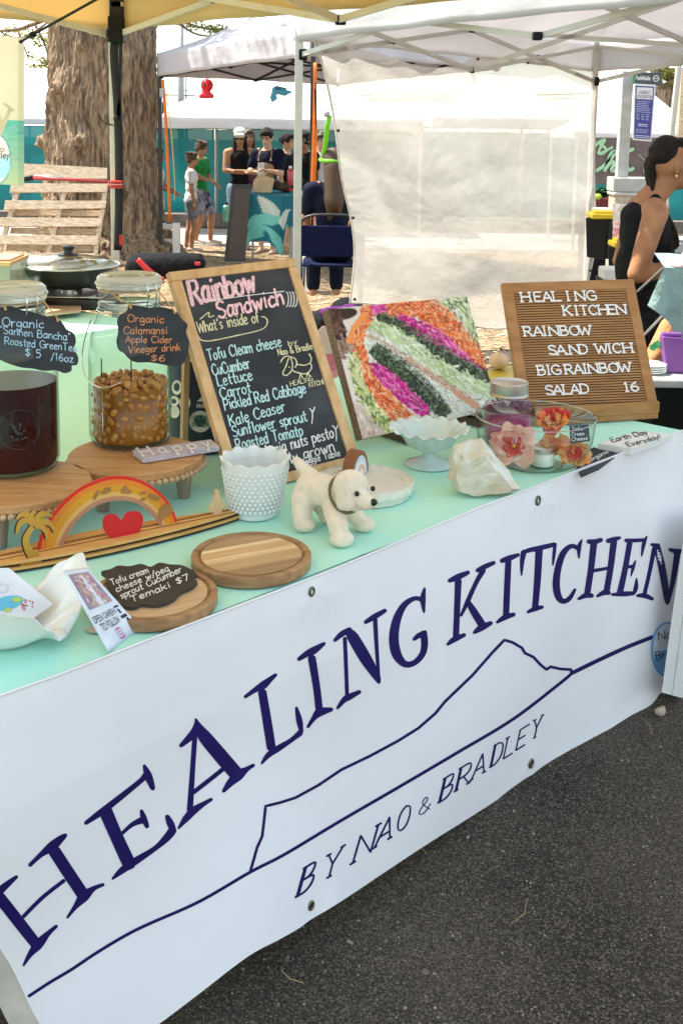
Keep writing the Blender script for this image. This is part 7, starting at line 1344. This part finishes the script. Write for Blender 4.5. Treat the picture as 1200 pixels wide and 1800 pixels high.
# ---------------------------------------------------------------- handkerchief dish, stickers, card
c = base(18, 1118); t = thing('handkerchief_dish', 'white ruffled milk-glass dish at the lower left, holding stickers', 'dish', c); R = px(128, c)
def wv5(a, r, z_):
    k = max(0, (r / R - .45) / .55); lob = math.cos(3 * (a - .78)); return (r * (1 + .16 * k * lob + .02 * k * math.sin(a * 17)), z_ + .045 * k * k * (lob + .35) + .003 * k * math.sin(a * 17))
MB().lathe(c, [(0, .001), (R * .42, .001), (R * .46, .006), (R * .66, .018), (R * .84, .030), (R * 1.0, .040), (R * .985, .0435), (R * .82, .034), (R * .64, .0225), (R * .44, .010), (0, .008)], 140, wob=wv5).obj('bowl', MILK, t, smooth=True, auto=1.3)
for k in range(7):
    cs_ = at(4 + k * .8, 1082 - k * 7.5, TZ + .020 + .0045 * k); o = thing('round_sticker_pack', ('printed blue oval on top, ' if k == 6 else '') + ['lowest', 'second lowest', 'third', 'middle', 'third from top', 'second from top', 'topmost'][k] + ' disc in the stack of round stickers', 'sticker', cs_, 'stacked round stickers')
    MB().lathe(cs_, [(0, 0), (.040, 0), (.040, .0036), (0, .0036)], 36).obj('disc', mat('sticker edge', (.58, .62, .64) if k < 6 else (.7, .74, .78), .5), o)
    if k == 6:
        for rr, zz_, mm in ((.037, .0040, mat('sky print', (.12, .50, .72), .4)), ): MB().poly([cs_ + V((math.cos(a) * rr, math.sin(a) * rr * .9, zz_)) for a in [i * PI / 12 for i in range(24)]]).obj('print', mm, o)
        m = MB(); 
        for x, y in ((.012, .01), (-.008, -.012), (.02, -.008)): m.poly([cs_ + V((x + math.cos(a) * .009, y + math.sin(a) * .006, .0044)) for a in [i * PI / 6 for i in range(12)]])
        m.obj('green_print', mat('lime print', (.45, .62, .10), .5), o)
plc = leaning((0, 1092), (92, 1078), TZ + .03, math.radians(58)); o = thing('printed_card', 'white printed card with a pale blue oval leaning in the ruffled dish', 'card', plc.P(30, 1080)); MB().prism([plc.P(x, y) for x, y in ((-40, 1000), (16, 998), (94, 1062), (60, 1086), (-40, 1092))], plc.n * -.001).obj('card', mat('bluish card', (.68, .72, .80), .5), o)
m = MB(); m.poly([plc.P(12 + 30 * math.cos(a), 1060 + 12 * math.sin(a) - 6 * math.cos(a), .001) for a in [i * PI / 12 for i in range(24)]]); m.obj('oval_print', mat('sky print', (.12, .50, .72), .4), o); m = MB()
for x, y, s in ((30, 1054, 8), (14, 1072, 6)): m.poly([plc.P(x + s * math.cos(a), y + s * .6 * math.sin(a), .0016) for a in [i * PI / 5 for i in range(10)]])
m.obj('green_print', mat('lime print', (.45, .62, .10), .5), o); m = MB(); [ribbon(m, [(a, b), (a + 2, b + 1)], 2, lambda x, y, o_: plc.P(x, y, .001)) for a, b in [(U(38, 58), U(1050, 1072)) for _ in range(16)]]; m.obj('red_speckle', mat('red speckle', (.5, .1, .08)), o)
m = MB(); ribbon(m, [(6 + 9 * math.cos(a), 1034 + 8 * math.sin(a)) for a in [i * .5 for i in range(14)]], 1.0, lambda x, y, o_: plc.P(x, y, .001)); m.obj('circle_print', mat('faint print', (.4, .5, .62)), o)
# follow card
QR = [(110, 1003), (154, 998), (248, 1104), (192, 1148)]; pf = leaning((192, 1148), (248, 1104), TZ + .002, math.radians(38)); hq = homog([(0, 0), (1, 0), (1, 1), (0, 1)], QR); t = thing('follow_card', 'white card printed Open camera to follow, leaning by the ruffled dish', 'card', pf.P(215, 1130)); fq = lambda u, v, o=0: pf.P(*hq(u, v), .010 * math.sin(PI * v) - .006 * math.sin(PI * u) + o)
MB().grid(lambda u, v: fq(u, v), 10, 20).obj('card', mat('bluish card', (.68, .72, .80), .5), t, smooth=True, solid=.0006)
K_ = Raster(60, 70, (.30, .24, .30))
for cx in (18, 42):
    for _ in range(170): x, y = cx + random.gauss(0, 6), U(4, 66); K_.line(x, y, x + U(-3, 3), y + U(2, 7), 2, random.choice([(.5, .2, .14), (.62, .42, .36), (.2, .12, .14), (.35, .42, .28), (.7, .66, .7), (.45, .1, .28)]))
for _ in range(60): x, y = U(25, 36), U(4, 66); K_.line(x, y, x + U(-2, 2), y + 6, 2, (.66, .66, .74))
K_.panel('photo_print', lambda u, v: fq(.12 + .76 * u, .10 + .56 * v, .0014), PRN, t)
m = MB(); f_ = lambda u, v, o: fq(u, v, o + .0008); text(m, 'OPEN CAMERA', f_, (.06, .79), (.74, .79), (0, -.055), .75); text(m, 'TO FOLLOW', f_, (.14, .87), (.66, .87), (0, -.055), .75); m.obj('lettering', DK, t)
m = MB(); [m.poly([fq(a + .04, b, .001), fq(a + w_, b, .001), fq(a + w_, b + h_, .001), fq(a + .04, b + h_, .001)]) for a, b, w_, h_ in ((.72, .72, .20, .02), (.76, .76, .10, .05), (.70, .83, .24, .03), (.80, .87, .12, .04))]; m.obj('dog_print', DK, t)
m = MB(); sq = [(.40, .905), (.50, .905), (.52, .915), (.52, .965), (.50, .975), (.40, .975), (.38, .965), (.38, .915), (.40, .905)]; ribbon(m, sq, .012, f_); ribbon(m, [(.45 + .03 * math.cos(a), .94 + .016 * math.sin(a)) for a in [i * .6 for i in range(12)]], .010, f_); m.obj('camera_logo', mat('magenta print', (.6, .08, .35)), t)
rock('small_crystal', 'small beige crystal propping up the follow card at the cloth edge', [(150, 1136), (156, 1122), (170, 1112), (200, 1118), (236, 1098), (242, 1112), (228, 1124), (196, 1140), (168, 1146)], at(195, 1128, TZ).y + .035, .012, mat('beige stone', (.55, .47, .36), .5, col2=(.7, .62, .5), scale=20, sss=.2), 5)
random.seed(31)
# ---------------------------------------------------------------- behind the chalkboard: navy tub
NVT = mat('navy tub', (.012, .025, .050), .4, var=.1, coat=.2); c = at(352, 792, TZ); c += V((0, .05, 0)); t = thing('navy_tub', 'navy blue tub with white stickers between the fruit jar and the chalkboard', 'tub', c); r = px(62, c); zt_ = atY(352, 622, c.y).z - TZ
MB().lathe(c, [(0, .001), (r * .9, .001), (r * .95, .01), (r * .98, zt_ * .9), (r * 1.03, zt_ * .91), (r * 1.03, zt_), (0, zt_)], 48).obj('body', NVT, t, smooth=True, auto=.6)
dv = (CAM - c); dv.z = 0; dv.normalize()
def cyl(x, y, o):                                         # sticker place on the tub
    k = ray(x, y); p = atY(x, y, c.y); rr_ = r * .975 + .001 + o; A = k.x ** 2 + k.y ** 2; B = 2 * ((CAM.x - c.x) * k.x + (CAM.y - c.y) * k.y); D = (CAM.x - c.x) ** 2 + (CAM.y - c.y) ** 2 - rr_ ** 2; q_ = B * B - 4 * A * D; s_ = (-B - math.sqrt(max(0, q_))) / (2 * A); return CAM + k * s_
m = MB(); [m.poly([cyl(x + rx * math.cos(a), y + ry * math.sin(a), .0002 * i) for a in [j * PI / 8 for j in range(16)]]) for i, (x, y, rx, ry) in enumerate(((311, 681, 9, 13), (306, 705, 9, 9), (325, 708, 10, 13), (307, 724, 9, 11)))]; m.obj('paw_sticker', mat('sticker cream', (.62, .62, .52), .5), t)
m = MB(); [m.poly([cyl(352 + 19 * math.cos(a), 741 + 19 * math.sin(a), .0004) for a in [j * PI / 12 for j in range(24)]]), m.poly([cyl(x, y, .0004) for x, y in ((346, 706), (355, 697), (364, 706))])]; text(m, 'MAUI', cyl, (346, 717), (366, 717), (0, -7), .9); m.obj('round_sticker', mat('sticker cream', (.62, .62, .52), .5), t)
m = MB(); text(m, 'HEALING', cyl, (338, 739), (366, 739), (0, -8), .9, off=.0012); text(m, 'KITCHEN', cyl, (338, 750), (366, 750), (0, -8), .9, off=.0012); m.obj('sticker_lettering', mat('sticker green', (.08, .16, .12)), t)
# behind the sandwich picture and letter board
t = thing('snack_box', 'pink and white packet half hidden behind the sandwich picture', 'packet', at(572, 700, TZ)); plk = Plane(at(572, 690, TZ), (0, -1, .1)); MB().prism([plk.P(x, y) for x, y in ((556, 585), (566, 574), (592, 578), (600, 660), (580, 668))], plk.n * -.03).obj('packet', mat('packet white', (.72, .66, .64), .5, col2=(.78, .35, .42), scale=9), t, bev=.002); MB().prism([plk.P(x, y, .001) for x, y in ((560, 622), (590, 622), (594, 650), (572, 655))], plk.n * -.0008).obj('pink_panel', mat('pink panel', (.70, .22, .32), .5), t)
yy = at(880, 692, TZ); t = thing('yellow_tray', 'yellow tray on the cloth between the picture and the letter board', 'tray', yy); MB().prism([at(x, y, TZ + .03) for x, y in ((845, 652), (905, 640), (925, 668), (862, 682))], (0, 0, -.029)).obj('tray', mat('mustard plastic', (.55, .42, .03), .4), t, bev=.003)
pb_ = at(878, 652, TZ + .03) + V((0, .03, .028)); tag(MB().ball(pb_, (.034, .045, .028), 16, 10).obj('bread_roll', mat('bread', (.62, .40, .24), .7, col2=(.76, .58, .40), scale=12, sss=.2), smooth=True, org=pb_), 'pale bread roll beside the letter board, on the yellow tray', 'bread')
t = thing('woven_basket', 'shallow woven basket between the mason jar and the letter board', 'basket', at(892, 690, TZ)); c = at(900, 692, TZ)
for k in range(5): MB().lathe(c + V((0, 0, .004 + .007 * k)), [(.075 + .002 * k, -.003), (.079 + .002 * k, 0), (.075 + .002 * k, .003)], 40).obj('weave', mat('wicker', (.50, .38, .22), .8, scale=80, var=.3), t, smooth=True)
MB().lathe(c, [(0, .001), (.074, .001), (.074, .004), (0, .004)], 40).obj('base', MATS['wicker'], t)
# ---------------------------------------------------------------- camping stove and wok, back left
sc_ = at(112, 540, TZ); sa_ = -FE; t = thing('camping_stove', 'flat black portable gas stove under the covered wok', 'stove', sc_); BKM = mat('black enamel', (.010, .010, .011), .3, spec=.5); x_ = FE; y_ = V((-FE.y, FE.x, 0)); axs = (V((1, 0, 0)), V((0, 1, 0)), V((0, 0, 1)))
MB().box(sc_ + V((.02, .02, .034)), (.40, .30, .052), axs).obj('body', BKM, t, bev=.008); MB().box(sc_ + V((.02, .02, .064)), (.37, .27, .006), axs).obj('drip_tray', LID, t, bev=.002)
for s in (-1, 1):
    for q_ in (-1, 1): MB().box(sc_ + V((.02 + .17 * s, .02 + .12 * q_, .004)), (.03, .03, .008)).obj('foot', PLAST, t)
for k in range(4): a = k * PI / 2 + .6; MB().beam(sc_ + V((.03 + math.cos(a) * .04, .02 + math.sin(a) * .04, .105)), sc_ + V((.03 + math.cos(a) * .13, .02 + math.sin(a) * .13, .082)), .010, .03).obj('pan_support', STEELB, t)
MB().lathe(sc_ + V((.03, .02, .067)), [(.0, .0), (.05, 0), (.05, .016), (.03, .02), (0, .02)], 28).obj('burner', LID, t, smooth=True, auto=.6); MB().lathe(sc_ + V((.12, -.10, .0675)), [(.045, 0), (.05, .003), (.045, .006)], 28).obj('burner_ring', LID, t, smooth=True)
for x in (-.12, -.06): MB().lathe(sc_ + V((x, -.145, .034)), [(0, -.012), (.014, -.012), (.014, .012), (0, .012)], 16).obj('knob', PLAST, t)
pc0 = sc_ + V((.03, .02, .098)); rim = atY(121, 466, pc0.y); pc0.x = rim.x; hw = rim.z - pc0.z; R = px(90, rim); t = thing('wok', 'dark non-stick wok with a glass lid on the camping stove', 'pan', pc0)
MB().lathe(pc0, [(0, 0), (R * .55, .001), (R * .78, hw * .38), (R * .97, hw * .95), (R * 1.0, hw), (R * .98, hw), (R * .76, hw * .45), (R * .54, .008), (0, .006)], 64).obj('pan', mat('dark nonstick', (.018, .022, .020), .3, coat=.2), t, smooth=True, auto=.8)
MB().lathe(pc0 + V((0, 0, hw + .001)), [(R * .985, 0), (R * 1.0, .003), (R * .985, .007), (R * .96, .004)], 64, close=True).obj('lid_rim', LID, t, smooth=True)
MB().lathe(pc0 + V((0, 0, hw + .003)), [(R * .97, .002), (R * .80, .020), (R * .5, .036), (R * .15, .044), (0, .045), (0, .042), (R * .5, .033), (R * .79, .017), (R * .95, .001)], 64).obj('lid_glass', glass('lid glass', (.86, .86, .74), .03, 1.3), t, smooth=True, auto=1.2)
MB().lathe(pc0 + V((0, 0, hw + .047)), [(0, 0), (.05, 0), (.048, .004), (.022, .006), (.020, .024), (.028, .028), (.028, .040), (.02, .044), (0, .044)], 32).obj('lid_knob', BKM, t, smooth=True, auto=.7)
fo = lump('stir_fry', 'greenish yellow food steaming under the wok\'s glass lid', 'food', pc0 + V((0, 0, hw * .6)), [((U(-1, 1) * R * .45, U(-1, 1) * R * .45, U(0, .012)), (.06, .06, .03)) for _ in range(14)], mat('stir fry', (.32, .30, .14), .5, col2=(.5, .46, .26), scale=20), rm=.008)
wbp = [at(x, y, TZ + .03) for x, y in ((70, 517), (108, 513), (128, 532), (143, 536), (143, 545), (70, 553))]; t = thing('cutting_board', 'small wooden cutting board with a handle leaning against the stove', 'cutting board', wbp[0]); MB().prism(wbp, (0, 0, -.012)).obj('board', wood('light beech', (.44, .31, .20), (.58, .43, .30), scale=4), t, bev=.002)
sp = [at(x, y, TZ) for x, y in ((78, 548), (136, 540))]
MB().prism([at(x, y, TZ + .017) for x, y in ((74, 520), (104, 517), (122, 534), (74, 549))], (0, 0, -.0165)).obj('riser', PLAST, t)
g9 = lambda x, y, Y=4.6: atY(x, y, Y); zb9 = g9(25, 505).z
t = thing('glass_box', 'open glass box with a wooden rim at the far left beside the wok', 'box', V((g9(15, 500).x, 4.6, TZ))); w9 = abs(g9(-40, 480).x - g9(27, 480).x); x9 = (g9(-40, 480).x + g9(27, 480).x) / 2
zt9 = g9(10, 468, 4.5).z; MB().box(V((x9, 4.66, (TZ + zt9) / 2)), (w9, .26, zt9 - TZ - .004)).obj('glass', mat('dull glass', (.45, .43, .34), .1, trans=.5), t, bev=.003); MB().box(V((x9, 4.66, zt9 + .006)), (w9 * 1.05, .28, .016)).obj('rim', OAK, t, bev=.003); MB().box(V((x9, 4.66, zt9 + .018)), (w9 * .9, .22, .006)).obj('lid', mat('copper tone', (.45, .22, .11), .3, metal=.4), t)
t = thing('copper_tin', 'rumpled copper-coloured bag between the glass box and the wok', 'bag', V((g9(48, 505).x, 4.55, TZ))); mb = MB(); cb = V((g9(46, 490).x, 4.58, TZ)); mb.ball(cb + V((0, 0, .06)), (.045, .05, .06), 12, 9); mb.ball(cb + V((.03, 0, .03)), (.05, .05, .03), 10, 8); mb.obj('bag', mat('copper film', (.45, .20, .11), .3, metal=.3, bump=1, bscale=20, bdist=.01), t, smooth=True, remesh=.008)
gp_ = V((g9(33, 448, 5.0).x, 4.98, 0)); zz_ = g9(33, 450, 5.0).z; t = thing('food_tub', 'flat lime green plastic tub on a white crate behind the wok', 'lid', V((gp_.x, gp_.y, zz_ - .012))); MB().lathe(V((gp_.x, gp_.y, zz_)), [(0, 0), (.045, 0), (.045, .008), (0, .010)], 28).obj('lid', mat('lime plastic', (.30, .55, .03), .4), t)
t = thing('white_crate', 'white plastic crate standing at the back left behind the wok', 'crate', V((gp_.x - .1, gp_.y + .02, TZ))); MB().box(V((gp_.x - .06, gp_.y + .02, (TZ + zz_) / 2 - .004)), (.46, .2, zz_ - TZ - .012)).obj('crate', WPT, t, bev=.006)
